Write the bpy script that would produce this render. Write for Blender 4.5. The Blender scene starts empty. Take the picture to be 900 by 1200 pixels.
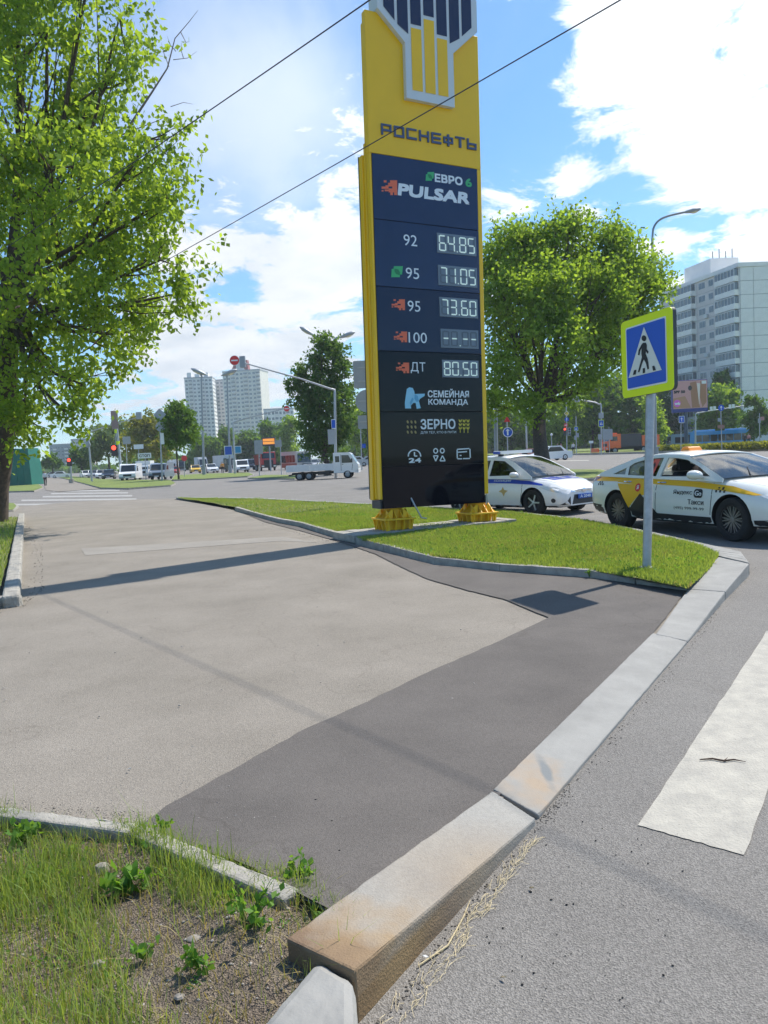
import bpy, math, random
import numpy as np
from mathutils import Vector, Matrix
from mathutils.bvhtree import BVHTree
from mathutils.geometry import tessellate_polygon
R = math.radians
random.seed(7); RNG = np.random.default_rng(7)
sc = bpy.context.scene
COL = sc.collection

# ------------------------------------------------------------------ camera
CAMH = 1.7; ROLL = math.atan(.051); PITCH = math.atan(67.5/900)
F_ = Vector((0, math.cos(PITCH), -math.sin(PITCH))); U0 = Vector((0, math.sin(PITCH), math.cos(PITCH))); X_ = Vector((1, 0, 0))
RT = X_*math.cos(ROLL)-U0*math.sin(ROLL); UP = U0*math.cos(ROLL)+X_*math.sin(ROLL)
cd = bpy.data.cameras.new('camera'); cam = bpy.data.objects.new('camera', cd); COL.objects.link(cam)
cd.sensor_fit = 'VERTICAL'; cd.sensor_height = 36; cd.lens = 27; cd.clip_end = 6000; cd.clip_start = .05
m = Matrix((RT, UP, -F_)).transposed().to_4x4(); m.translation = Vector((0, 0, CAMH)); cam.matrix_world = m
sc.camera = cam
def ray(x, y): return F_*900+RT*(x-450)+UP*(600-y)
def at(x, y, z=0.0):
    d = ray(x, y); return Vector((0, 0, CAMH))+d*((z-CAMH)/d.z)
def aty(x, y, Y):
    d = ray(x, y); return Vector((0, 0, CAMH))+d*(Y/d.y)

# ------------------------------------------------------------------ sky, sun, exposure
sc.view_settings.view_transform = 'Standard'; sc.view_settings.look = 'None'
sc.view_settings.exposure = 0.56; sc.view_settings.gamma = 1
SUN = Vector((.766, .643, 1.35)).normalized()
sl = bpy.data.lights.new('sun', 'SUN'); sl.energy = 4.3; sl.angle = R(.7); sl.color = (1, .94, .85)
so = bpy.data.objects.new('sun', sl); COL.objects.link(so); so.rotation_euler = SUN.to_track_quat('Z', 'Y').to_euler()
w = bpy.data.worlds.new('World'); sc.world = w; w.use_nodes = True
nt = w.node_tree; nt.nodes.clear(); N = nt.nodes.new; L = nt.links.new
def nmath(op, a, b=None, c=None, clamp=False, T=None):
    T = T or nt
    n = T.nodes.new('ShaderNodeMath'); n.operation = op; n.use_clamp = clamp
    for i, v in enumerate((a, b, c)):
        if v is None: continue
        if isinstance(v, (int, float)): n.inputs[i].default_value = v
        else: T.links.new(v, n.inputs[i])
    return n.outputs[0]
sky = N('ShaderNodeTexSky'); sky.sky_type = 'NISHITA'; sky.sun_disc = False
sky.sun_elevation = math.asin(SUN.z); sky.sun_rotation = math.atan2(SUN.x, SUN.y)
sky.air_density = 1.0; sky.dust_density = .35; sky.ozone_density = 2.5; sky.altitude = 150
tc = N('ShaderNodeTexCoord'); sep = N('ShaderNodeSeparateXYZ'); L(tc.outputs['Generated'], sep.inputs[0])
zc = nmath('ADD', nmath('MAXIMUM', sep.outputs[2], 0.0), .16)
comb = N('ShaderNodeCombineXYZ'); L(nmath('DIVIDE', sep.outputs[0], zc), comb.inputs[0]); L(nmath('DIVIDE', sep.outputs[1], zc), comb.inputs[1])
def noise(scale, detail, rough, dist=0.0, off=(0, 0, 0), stretch=(1, 1, 1)):
    mp = N('ShaderNodeMapping'); mp.inputs['Location'].default_value = off; mp.inputs['Scale'].default_value = stretch
    mp.inputs['Rotation'].default_value = (0, 0, R(38))
    L(comb.outputs[0], mp.inputs[0]); n = N('ShaderNodeTexNoise'); n.inputs['Scale'].default_value = scale
    n.inputs['Detail'].default_value = detail; n.inputs['Roughness'].default_value = rough; n.inputs['Distortion'].default_value = dist
    L(mp.outputs[0], n.inputs[0]); return n.outputs[0]
big = noise(1.5, 9, .6, .3, (3.1, 1.7, 0)); mid = noise(4.5, 10, .68, .35, (9.2, 4.4, 0)); fine = noise(2.2, 7, .6, .2, (1.2, 8.8, 0), (1, .45, 1))
dens = nmath('ADD', nmath('MULTIPLY', nmath('SUBTRACT', big, .5), 1.7), nmath('MULTIPLY', nmath('SUBTRACT', mid, .5), 3.3))
def blob(px, py, rad, wt):
    d = ray(px, py).normalized()
    vm = N('ShaderNodeVectorMath'); vm.operation = 'DISTANCE'; L(tc.outputs['Generated'], vm.inputs[0]); vm.inputs[1].default_value = d
    r = rad/900
    e = nmath('POWER', 2.718, nmath('MULTIPLY', nmath('MULTIPLY', vm.outputs['Value'], vm.outputs['Value']), -1/(r*r)))
    return nmath('MULTIPLY', e, wt)
for b in ((790, 90, 130, .62), (880, 190, 70, .25), (720, 20, 80, .28), (930, -60, 200, .6), (620, 235, 52, .6), (590, 215, 35, .3), (800, 265, 22, -.25), (850, 290, 70, .55),
          (360, 300, 62, .7), (410, 260, 45, .5), (300, 400, 100, .6), (400, 390, 70, .5), (210, 300, 60, .3), (200, 430, 90, .6), (270, 235, 18, .3),
          (410, 105, 45, .35), (520, 60, 60, -.3), (330, 45, 60, -.6), (250, 20, 60, -.3), (605, 70, 50, -.8), (600, 150, 55, -.8), (640, 190, 30, -.4), (260, 55, 38, -.1), (340, 225, 45, -.3), (285, 345, 26, -.5),
          (600, 265, 22, -.2), (280, 160, 90, .05), (850, 60, 30, -.35), (700, 170, 28, -.3), (640, 110, 26, .35), (670, 200, 30, .3), (650, 320, 60, .2), (735, 262, 30, -.9), (650, 262, 26, -.6), (830, 255, 25, -.6)):
    dens = nmath('ADD', dens, blob(*b))
mr = N('ShaderNodeMapRange'); mr.interpolation_type = 'SMOOTHSTEP'; L(dens, mr.inputs[0]); mr.inputs[1].default_value = .20; mr.inputs[2].default_value = .70
wis = nmath('ADD', nmath('MULTIPLY', nmath('SUBTRACT', fine, .42), .9), nmath('ADD', blob(270, 110, 150, .55), blob(360, 160, 80, .3)))
wm = N('ShaderNodeMapRange'); wm.interpolation_type = 'SMOOTHSTEP'; L(wis, wm.inputs[0]); wm.inputs[1].default_value = .05; wm.inputs[2].default_value = .8
cov = nmath('MAXIMUM', mr.outputs[0], nmath('MULTIPLY', wm.outputs[0], .6))
hor = N('ShaderNodeMapRange'); L(sep.outputs[2], hor.inputs[0]); hor.inputs[1].default_value = 0; hor.inputs[2].default_value = .17; hor.inputs[3].default_value = .35; hor.inputs[4].default_value = 0
cov = nmath('MAXIMUM', nmath('MAXIMUM', cov, hor.outputs[0]), nmath('ADD', .03, nmath('MULTIPLY', wm.outputs[0], .25)))
# thick cloud middles turn grey underneath, thin rims stay bright
th = N('ShaderNodeMapRange'); L(noise(2.0, 6, .55, 0, (5.5, 2.2, 0)), th.inputs[0]); th.inputs[1].default_value = .42; th.inputs[2].default_value = .66
cr = N('ShaderNodeMix'); cr.data_type = 'RGBA'; L(th.outputs[0], cr.inputs[0]); cr.inputs[6].default_value = (.84, .86, .88, 1); cr.inputs[7].default_value = (.60, .66, .73, 1)
toS = N('ShaderNodeVectorMath'); toS.operation = 'DOT_PRODUCT'; L(tc.outputs['Generated'], toS.inputs[0]); toS.inputs[1].default_value = SUN
gl = nmath('ADD', nmath('MULTIPLY', nmath('POWER', nmath('MAXIMUM', toS.outputs['Value'], 0), 4), 1.2), .80)
cv = N('ShaderNodeVectorMath'); cv.operation = 'SCALE'; L(cr.outputs[2], cv.inputs[0]); L(gl, cv.inputs[3])
sv = N('ShaderNodeVectorMath'); sv.operation = 'MULTIPLY'; L(sky.outputs[0], sv.inputs[0]); sv.inputs[1].default_value = (.066, .108, .132)
mx = N('ShaderNodeMix'); mx.data_type = 'RGBA'; L(cov, mx.inputs[0]); L(sv.outputs[0], mx.inputs[6]); L(cv.outputs[0], mx.inputs[7])
bg = N('ShaderNodeBackground'); bg.inputs[1].default_value = 1; L(mx.outputs[2], bg.inputs[0])
wo = N('ShaderNodeOutputWorld'); L(bg.outputs[0], wo.inputs[0])
sc.cycles.use_denoising = True
sc.cycles.max_bounces = 8; sc.cycles.transparent_max_bounces = 16

# ------------------------------------------------------------------ materials
MATS = {}
def mat(name, col, rough=.6, metal=0, nz=.0, ns=8, bump=0, bs=None, spec=.5, coat=0, col2=None, emit=None, es=1):
    if name in MATS: return MATS[name]
    M = bpy.data.materials.new(name); M.use_nodes = True; T = M.node_tree; b = T.nodes['Principled BSDF']
    b.inputs['Roughness'].default_value = rough; b.inputs['Metallic'].default_value = metal
    b.inputs['Specular IOR Level'].default_value = spec; b.inputs['Coat Weight'].default_value = coat
    b.inputs['Base Color'].default_value = (*col, 1)
    if emit: b.inputs['Emission Color'].default_value = (*emit, 1); b.inputs['Emission Strength'].default_value = es
    co = T.nodes.new('ShaderNodeTexCoord')
    if nz or col2:
        n = T.nodes.new('ShaderNodeTexNoise'); n.inputs['Scale'].default_value = ns; n.inputs['Detail'].default_value = 8; n.inputs['Roughness'].default_value = .65
        T.links.new(co.outputs['Object'], n.inputs[0])
        r = T.nodes.new('ShaderNodeValToRGB'); r.color_ramp.elements[0].position = .32; r.color_ramp.elements[1].position = .68
        c2 = col2 or tuple(c*(1-nz) for c in col); c1 = col if col2 else tuple(min(1, c*(1+nz)) for c in col)
        r.color_ramp.elements[0].color = (*c2, 1); r.color_ramp.elements[1].color = (*c1, 1)
        T.links.new(n.outputs[0], r.inputs[0]); T.links.new(r.outputs[0], b.inputs['Base Color'])
    if bump:
        n2 = T.nodes.new('ShaderNodeTexNoise'); n2.inputs['Scale'].default_value = bs or ns*4; n2.inputs['Detail'].default_value = 5
        T.links.new(co.outputs['Object'], n2.inputs[0]); bp = T.nodes.new('ShaderNodeBump'); bp.inputs['Strength'].default_value = bump; bp.inputs['Distance'].default_value = .01
        T.links.new(n2.outputs[0], bp.inputs['Height']); T.links.new(bp.outputs[0], b.inputs['Normal'])
    MATS[name] = M; return M
def ground_mat(name, base, speck, sscale, patches, pscale, bump, crack=0, rough=.9, stone=None):
    M = bpy.data.materials.new(name); M.use_nodes = True; T = M.node_tree; b = T.nodes['Principled BSDF']; n_ = T.nodes.new; l_ = T.links.new
    b.inputs['Roughness'].default_value = rough; b.inputs['Specular IOR Level'].default_value = .3
    co = n_('ShaderNodeTexCoord')
    def nz(s, d=6, r=.6):
        n = n_('ShaderNodeTexNoise'); n.inputs['Scale'].default_value = s; n.inputs['Detail'].default_value = d; n.inputs['Roughness'].default_value = r; l_(co.outputs['Object'], n.inputs[0]); return n.outputs[0]
    big = n_('ShaderNodeValToRGB'); big.color_ramp.elements[0].position = .3; big.color_ramp.elements[1].position = .7
    big.color_ramp.elements[0].color = (*patches, 1); big.color_ramp.elements[1].color = (*base, 1); l_(nz(pscale, 8, .62), big.inputs[0])
    vo = n_('ShaderNodeTexVoronoi'); vo.inputs['Scale'].default_value = sscale; l_(co.outputs['Object'], vo.inputs['Vector'])
    sp = n_('ShaderNodeValToRGB'); sp.color_ramp.elements[0].position = .05; sp.color_ramp.elements[1].position = .95
    sp.color_ramp.elements[0].color = (1-speck,)*3+(1,); sp.color_ramp.elements[1].color = (1+speck,)*3+(1,)
    sx = n_('ShaderNodeSeparateColor'); l_(vo.outputs['Color'], sx.inputs[0]); l_(sx.outputs[0], sp.inputs[0])
    mu = n_('ShaderNodeMix'); mu.data_type = 'RGBA'; mu.blend_type = 'MULTIPLY'; mu.inputs[0].default_value = 1
    l_(big.outputs[0], mu.inputs[6]); l_(sp.outputs[0], mu.inputs[7]); out = mu.outputs[2]
    # dark spots / stains
    st = n_('ShaderNodeValToRGB'); st.color_ramp.elements[0].position = .60; st.color_ramp.elements[1].position = .78
    st.color_ramp.elements[0].color = (1, 1, 1, 1); st.color_ramp.elements[1].color = (.72, .70, .68, 1); l_(nz(2.3, 10, .75), st.inputs[0])
    m2 = n_('ShaderNodeMix'); m2.data_type = 'RGBA'; m2.blend_type = 'MULTIPLY'; m2.inputs[0].default_value = .8; l_(out, m2.inputs[6]); l_(st.outputs[0], m2.inputs[7]); out = m2.outputs[2]
    if crack:
        wv = n_('ShaderNodeTexVoronoi'); wv.feature = 'DISTANCE_TO_EDGE'; wv.inputs['Scale'].default_value = crack
        mxv = n_('ShaderNodeVectorMath'); mxv.operation = 'ADD'; nn = n_('ShaderNodeTexNoise'); nn.inputs['Scale'].default_value = 1.7; nn.inputs['Detail'].default_value = 6; l_(co.outputs['Object'], nn.inputs[0])
        l_(co.outputs['Object'], mxv.inputs[0]); l_(nn.outputs['Color'], mxv.inputs[1]); l_(mxv.outputs[0], wv.inputs['Vector'])
        cr_ = n_('ShaderNodeValToRGB'); cr_.color_ramp.elements[0].position = 0; cr_.color_ramp.elements[1].position = .006; cr_.color_ramp.elements[0].color = (.72, .7, .68, 1); cr_.color_ramp.elements[1].color = (1, 1, 1, 1)
        l_(wv.outputs[0], cr_.inputs[0]); m3 = n_('ShaderNodeMix'); m3.data_type = 'RGBA'; m3.blend_type = 'MULTIPLY'; m3.inputs[0].default_value = .45; l_(out, m3.inputs[6]); l_(cr_.outputs[0], m3.inputs[7]); out = m3.outputs[2]
    l_(out, b.inputs['Base Color'])
    bp = n_('ShaderNodeBump'); bp.inputs['Strength'].default_value = bump; bp.inputs['Distance'].default_value = .012
    ad = n_('ShaderNodeMath'); ad.operation = 'ADD'; l_(nz(sscale*.7, 3), ad.inputs[0]); l_(vo.outputs['Distance'], ad.inputs[1]); l_(ad.outputs[0], bp.inputs['Height']); l_(bp.outputs[0], b.inputs['Normal'])
    MATS[name] = M; return M
def leaf_mat(name, c1, c2, c3=None, trans=.4):
    M = bpy.data.materials.new(name); M.use_nodes = True; T = M.node_tree; T.nodes.clear(); n_ = T.nodes.new; l_ = T.links.new
    g = n_('ShaderNodeNewGeometry'); co = n_('ShaderNodeTexCoord'); nz = n_('ShaderNodeTexNoise'); nz.inputs['Scale'].default_value = .55; nz.inputs['Detail'].default_value = 4; l_(co.outputs['Object'], nz.inputs[0])
    s = nmath('ADD', nmath('MULTIPLY', g.outputs['Random Per Island'], .45, T=T), nmath('MULTIPLY', nz.outputs[0], .6, T=T), T=T)
    r = n_('ShaderNodeValToRGB'); r.color_ramp.elements[0].position = .25; r.color_ramp.elements[1].position = .8; r.color_ramp.elements[0].color = (*c1, 1); r.color_ramp.elements[1].color = (*c2, 1); l_(s, r.inputs[0])
    if c3: e = r.color_ramp.elements.new(.93); e.color = (*c3, 1)
    d = n_('ShaderNodeBsdfPrincipled'); d.inputs['Roughness'].default_value = .65; d.inputs['Specular IOR Level'].default_value = .14; l_(r.outputs[0], d.inputs['Base Color'])
    t = n_('ShaderNodeBsdfTranslucent'); tint = n_('ShaderNodeMix'); tint.data_type = 'RGBA'; tint.blend_type = 'MULTIPLY'; tint.inputs[0].default_value = 1; l_(r.outputs[0], tint.inputs[6]); tint.inputs[7].default_value = (1.9, 1.7, .6, 1); l_(tint.outputs[2], t.inputs[0])
    mx = n_('ShaderNodeMixShader'); mx.inputs[0].default_value = trans; l_(d.outputs[0], mx.inputs[1]); l_(t.outputs[0], mx.inputs[2])
    o = n_('ShaderNodeOutputMaterial'); l_(mx.outputs[0], o.inputs[0]); MATS[name] = M; return M
def glass_mat(name, tint=(.2, .24, .25), refl=(1, 1, 1)):
    M = bpy.data.materials.new(name); M.use_nodes = True; T = M.node_tree; T.nodes.clear(); n_ = T.nodes.new; l_ = T.links.new
    tr = n_('ShaderNodeBsdfTransparent'); tr.inputs[0].default_value = (*tint, 1); gl = n_('ShaderNodeBsdfGlossy'); gl.inputs['Roughness'].default_value = .04; gl.inputs[0].default_value = (*refl, 1)
    fr = n_('ShaderNodeLayerWeight'); fr.inputs[0].default_value = .35
    mx = n_('ShaderNodeMixShader'); l_(nmath('ADD', nmath('MULTIPLY', fr.outputs['Fresnel'], .8, T=T), .04, clamp=True, T=T), mx.inputs[0]); l_(tr.outputs[0], mx.inputs[1]); l_(gl.outputs[0], mx.inputs[2])
    o = n_('ShaderNodeOutputMaterial'); l_(mx.outputs[0], o.inputs[0]); MATS[name] = M; return M

ASPH = ground_mat('road_asphalt', (.232, .218, .198), .26, 165, (.185, .172, .156), .7, .5, crack=.3)
PAV = ground_mat('pavement_asphalt', (.272, .242, .203), .18, 160, (.205, .182, .150), .8, .35, crack=.45)
PATCH = ground_mat('patch_asphalt', (.142, .127, .114), .16, 190, (.104, .093, .084), 1.3, .3, crack=.25)
STRIP = ground_mat('strip_asphalt', (.295, .270, .235), .14, 150, (.245, .225, .196), 1.5, .3)
DIRT = ground_mat('dirt', (.23, .19, .145), .35, 170, (.13, .10, .075), 3.2, .8)
LAWN = ground_mat('lawn_soil', (.20, .215, .075), .35, 60, (.15, .15, .06), 1.2, 1.0)
FARG = mat('far_grass', (.12, .165, .04), .95, nz=.35, ns=.3)
CONC = mat('kerb_concrete', (.32, .30, .26), .9, nz=.28, ns=5, bump=.6, bs=90)
GRAN = mat('granite', (.33, .33, .32), .8, nz=.10, ns=60, bump=.35, bs=140)
GRAN2 = mat('granite_smooth', (.265, .258, .238), .8, nz=.14, ns=3, bump=.15, bs=120)
PAINT = mat('road_paint', (.47, .44, .37), .85, ns=7, bump=.6, bs=90, col2=(.33, .31, .27)); PAINTW = mat('worn_paint', (.40, .385, .35), .85, ns=3, bump=.3, bs=60, col2=(.26, .25, .235))
YEL = mat('yellow_sheet', (.90, .53, .006), .35, nz=.03, ns=2)
YEL2 = mat('yellow_steel', (.92, .52, .02), .5, nz=.15, ns=6, bump=.1)
PSKY = mat('panel_sky_tint', (.013, .027, .078), .12, nz=.1, ns=1.2)  # sky reflection put into the colour of the upper sign panels
PSKY2 = mat('panel_faint_sky_tint', (.011, .018, .05), .08, spec=.4)
BLK = mat('black_panel', (.004, .005, .010), .05, spec=.28)
EMBW = mat('emblem_white', (.62, .66, .66), .4)
EMBB = mat('emblem_blue', (.012, .02, .06), .25)
LETB = mat('letter_blue', (.06, .09, .19), .4)
LETW = mat('letter_white', (.75, .80, .82), .5)
ORG = mat('motif_orange', (.80, .16, .07), .5)
GRN = mat('leaf_green_print', (.06, .45, .16), .5); GRN2 = mat('leaf_dark_print', (.02, .22, .08), .5)
LCD = mat('display_grey', (.16, .20, .24), .3)
LCDO = mat('segment_off', (.10, .13, .16), .35)
SEG = mat('segment_lit', (.8, .9, .8), .4, emit=(.8, 1, .82), es=.12)
ICE = mat('bear_print', (.30, .62, .78), .5); ICE2 = mat('bear_print_dark', (.12, .40, .60), .5)
GALV = mat('galvanised_steel', (.42, .43, .44), .45, .55, nz=.15, ns=12)
GREY = mat('grey_sign_back', (.34, .36, .38), .5, .3, nz=.06, ns=5)
DPOLE = mat('grey_post', (.30, .32, .34), .5, .3, nz=.08, ns=6)
DARKP = mat('dark_post', (.10, .115, .12), .5, .2)
LIME = mat('lime_retroreflective', (.78, .92, .0), .5, emit=None)
SBLUE = mat('sign_blue', (.006, .09, .52), .4); SWHITE = mat('sign_white', (.78, .80, .78), .5); SBLACK = mat('sign_black', (.012, .012, .014), .5)
SRED = mat('sign_red', (.70, .03, .03), .45); SYEL = mat('sign_yellow', (.8, .6, .04), .5); SDARK = mat('sign_dark_edge', (.06, .065, .07), .6)
CARW = mat('white_paint', (.80, .80, .79), .22, coat=.5, nz=.02, ns=2)
TAXI = mat('taxi_cream_paint', (.78, .78, .72), .22, coat=.5, nz=.02, ns=2)
TYEL = mat('taxi_yellow', (.85, .47, .01), .35); PBLUE = mat('police_blue', (.012, .05, .42), .35)
RUB = mat('tyre_rubber', (.018, .018, .018), .85, nz=.2, ns=20); PLA = mat('black_plastic', (.02, .021, .023), .5)
RIMD = mat('dark_rim', (.10, .10, .105), .3, .8); RIML = mat('silver_rim', (.55, .56, .58), .3, .8); CHR = mat('chrome', (.75, .76, .78), .15, .95)
LAMP = mat('headlamp', (.75, .74, .68), .1, .3, coat=1); LAMPR = mat('red_lamp', (.45, .02, .02), .2, coat=1); LAMPO = mat('orange_lamp', (.9, .3, .04), .3)
SEAT = mat('seat_fabric', (.03, .03, .032), .9); GL = glass_mat('car_glass'); GLD = mat('dark_window', (.02, .026, .03), .06, spec=.8)
GLC = glass_mat('clear_glass', (.45, .52, .52))
BARK = mat('bark', (.075, .055, .04), .95, nz=.4, ns=9, bump=1, bs=30)
BARK2 = mat('pale_bark', (.13, .10, .07), .95, nz=.4, ns=9, bump=1, bs=30)
SKIN = mat('skin', (.55, .32, .23), .55)

# ------------------------------------------------------------------ mesh helpers
class MB:
    def __init__(s): s.v = []; s.f = []; s.fm = []; s.m = 0
    def add(s, vs, fs):
        o = len(s.v); s.v += [tuple(v) for v in vs]; s.f += [tuple(i+o for i in f) for f in fs]; s.fm += [s.m]*len(fs); return s
    def box(s, x0, x1, y0, y1, z0, z1):
        return s.add([(x, y, z) for z in (z0, z1) for y in (y0, y1) for x in (x0, x1)], [(0, 2, 3, 1), (4, 5, 7, 6), (0, 1, 5, 4), (2, 6, 7, 3), (0, 4, 6, 2), (1, 3, 7, 5)])
    def hexa(s, lo, hi):  # two rings of 4 points
        return s.add(list(lo)+list(hi), [(3, 2, 1, 0), (4, 5, 6, 7), (0, 1, 5, 4), (1, 2, 6, 5), (2, 3, 7, 6), (3, 0, 4, 7)])
    def prism(s, poly, fn, a, b):  # poly 2d, fn(p, t)->3d
        n = len(poly); tri = tessellate_polygon([[Vector((p[0], p[1], 0)) for p in poly]])
        vs = [fn(p, a) for p in poly]+[fn(p, b) for p in poly]
        fs = [tuple(t) for t in tri]+[tuple(n+i for i in reversed(t)) for t in tri]+[(i, (i+1) % n, n+(i+1) % n, n+i) for i in range(n)]
        return s.add(vs, fs)
    def prism_ngon(s, poly, fn, a, b):
        n = len(poly); vs = [fn(p, a) for p in poly]+[fn(p, b) for p in poly]
        return s.add(vs, [tuple(range(n)), tuple(reversed(range(n, 2*n)))]+[(i, (i+1) % n, n+(i+1) % n, n+i) for i in range(n)])
    def tube(s, pts, rad, n=8, caps=True):
        pts = [Vector(p) for p in pts]; k = len(pts); rad = rad if hasattr(rad, '__len__') else [rad]*k
        o = []; ref = Vector((0, 0, 1))
        t0 = (pts[1]-pts[0]).normalized(); ref = Vector((0, 0, 1)) if abs(t0.z) < .9 else Vector((1, 0, 0)); a = t0.cross(ref).normalized()
        for i, p in enumerate(pts):
            t = (pts[min(i+1, k-1)]-pts[max(i-1, 0)]).normalized(); a = (a-t*a.dot(t)).normalized(); b = t.cross(a)
            for j in range(n):
                q = 2*math.pi*j/n; o.append(p+(a*math.cos(q)+b*math.sin(q))*rad[i])
        fs = [(i*n+j, i*n+(j+1) % n, (i+1)*n+(j+1) % n, (i+1)*n+j) for i in range(k-1) for j in range(n)]
        if caps: fs += [tuple(reversed(range(n))), tuple((k-1)*n+j for j in range(n))]
        return s.add(o, fs)
    def lathe(s, prof, fn, n=20):  # prof (r, h); fn(cos*r, sin*r, h)
        k = len(prof); vs = [fn(r*math.cos(2*math.pi*j/n), r*math.sin(2*math.pi*j/n), h) for r, h in prof for j in range(n)]
        return s.add(vs, [(i*n+j, i*n+(j+1) % n, (i+1)*n+(j+1) % n, (i+1)*n+j) for i in range(k-1) for j in range(n)])
    def grid(s, P):  # 2d list of points
        a = len(P); b = len(P[0]); return s.add([p for r in P for p in r], [(i*b+j, i*b+j+1, (i+1)*b+j+1, (i+1)*b+j) for i in range(a-1) for j in range(b-1)])
    def mesh(s, name='mesh', smooth=None):
        me = bpy.data.meshes.new(name); me.from_pydata(s.v, [], s.f); me.update()
        if any(s.fm): me.polygons.foreach_set('material_index', s.fm)
        if smooth is not None:
            me.shade_smooth(); me.set_sharp_from_angle(angle=R(smooth))
        return me
def link(name, me, mats, parent=None, bevel=0, solid=0):
    if mats is not None:
        for mm in (mats if isinstance(mats, (list, tuple)) else [mats]): me.materials.append(mm)
    o = bpy.data.objects.new(name, me); COL.objects.link(o); o.parent = parent
    if solid: md = o.modifiers.new('s', 'SOLIDIFY'); md.thickness = solid; md.offset = 0
    if bevel: md = o.modifiers.new('b', 'BEVEL'); md.width = bevel; md.segments = 2; md.limit_method = 'ANGLE'; md.angle_limit = R(35)
    return o
def part(name, mb, mats, parent=None, smooth=None, bevel=0, solid=0): return link(name, mb.mesh(name, smooth), mats, parent, bevel, solid)
def tag(o, label, cat, group=None):
    o['label'] = label; o['category'] = cat
    if group: o['group'] = group
    return o
def thing(name, label, cat, loc=(0, 0, 0), rz=0, group=None, s=1):
    o = bpy.data.objects.new(name, None); COL.objects.link(o); o.location = loc; o.rotation_euler = (0, 0, rz); o.scale = (s, s, s); o.empty_display_size = .2
    return tag(o, label, cat, group)
def kindof(o, k='structure'): o['kind'] = k; return o
def struct(name, mb, mats, **k): return kindof(part(name, mb, mats, **k))
def plain(name):
    o = bpy.data.objects.new(name, None); COL.objects.link(o); o['kind'] = 'structure'; return o
def dup(root, loc, rz=None, label=None, s=None):
    r = root.copy(); COL.objects.link(r); r.location = loc
    if rz is not None: r.rotation_euler = (0, 0, rz)
    if s: r.scale = (s, s, s)
    if label: r['label'] = label
    for ch in list(root.children):
        c = ch.copy(); COL.objects.link(c); c.parent = r
        for g in list(ch.children): d = g.copy(); COL.objects.link(d); d.parent = c
    return r
XZ = lambda p, t: (p[0], t, p[1])
XY = lambda p, t: (p[0], p[1], t)
YZ = lambda p, t: (t, p[0], p[1])
def smooth_poly(pts, n=6, closed=False):
    P = [Vector(p) for p in pts]; out = []; k = len(P)
    for i in range(k if closed else k-1):
        p0, p1, p2, p3 = (P[(i-1) % k], P[i], P[(i+1) % k], P[(i+2) % k]) if closed else (P[max(i-1, 0)], P[i], P[i+1], P[min(i+2, k-1)])
        for j in range(n):
            t = j/n; out.append(.5*((2*p1)+(p2-p0)*t+(2*p0-5*p1+4*p2-p3)*t*t+(3*p1-p0-3*p2+p3)*t**3))
    if not closed: out.append(P[-1])
    return out
def homog(src, dst):
    A = []; b = []
    for (x, y), (u, v) in zip(src, dst):
        A += [[x, y, 1, 0, 0, 0, -u*x, -u*y], [0, 0, 0, x, y, 1, -v*x, -v*y]]; b += [u, v]
    h = np.append(np.linalg.solve(np.array(A, float), np.array(b, float)), 1).reshape(3, 3)
    def f(x, y): q = h @ np.array([x, y, 1.]); return (q[0]/q[2], q[1]/q[2])
    return f
_TC = {}
def glyphs(s, bold=0.0):
    k = (s, bold)
    if k not in _TC:
        c = bpy.data.curves.new('lettering', 'FONT'); c.body = s; c.size = 1; c.resolution_u = 3; c.offset = bold; c.fill_mode = 'FRONT'
        o = bpy.data.objects.new('lettering', c); COL.objects.link(o); bpy.context.view_layer.update()
        me = bpy.data.meshes.new_from_object(o.evaluated_get(bpy.context.evaluated_depsgraph_get()))
        vs = np.array([v.co[:2] for v in me.vertices]); fs = [tuple(p.vertices) for p in me.polygons]
        bpy.data.objects.remove(o); bpy.data.curves.remove(c); bpy.data.meshes.remove(me)
        lo = vs.min(0); hi = vs.max(0); _TC[k] = ((vs-lo)/(hi-lo), fs, (hi-lo)[0]/(hi-lo)[1])
    return _TC[k]
def put_text(mb, s, fn, u0, u1, v0, v1, bold=.02, slant=0, nd=(0, -.0004, 0)):  # fn(u,v)->3d; heavy type is set from overlapping strikes
    vs, fs, _ = glyphs(s, 0); h = v1-v0; e = bold*1.2*h if bold > .012 else 0; e = min(e, h*.075)
    for k, (dx, dy) in enumerate(((-1, -1), (1, -1), (-1, 1), (1, 1), (0, 0)) if e else ((0, 0),)):
        mb.add([tuple(q+n_*k for q, n_ in zip(fn(u0+e+(u1-u0-2*e)*a+slant*h*b+dx*e, v0+e+(h-2*e)*b+dy*e), nd)) for a, b in vs], fs)
    return mb
def circ(cx, cy, r, n=20, a0=0, a1=360): return [(cx+r*math.cos(R(a0+(a1-a0)*i/n)), cy+r*math.sin(R(a0+(a1-a0)*i/n))) for i in range(n if a1-a0 >= 360 else n+1)]
def rrect(x0, x1, y0, y1, r, n=4):
    o = []
    for cx, cy, a in ((x1-r, y1-r, 0), (x0+r, y1-r, 90), (x0+r, y0+r, 180), (x1-r, y0+r, 270)):
        o += [(cx+r*math.cos(R(a+90*i/n)), cy+r*math.sin(R(a+90*i/n))) for i in range(n+1)]
    return o
def ring2(mb, outer, inner, fn):
    n = len(outer); return mb.add([fn(*p) for p in outer]+[fn(*p) for p in inner], [(i, (i+1) % n, n+(i+1) % n, n+i) for i in range(n)])
def inpoly(x, y, P):
    c = np.zeros(len(x), bool); n = len(P)
    for i in range(n):
        x0, y0 = P[i]; x1, y1 = P[i-1]
        if y0 == y1: continue
        c ^= ((y0 > y) != (y1 > y)) & (x < (x1-x0)*(y-y0)/(y1-y0)+x0)
    return c

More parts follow.
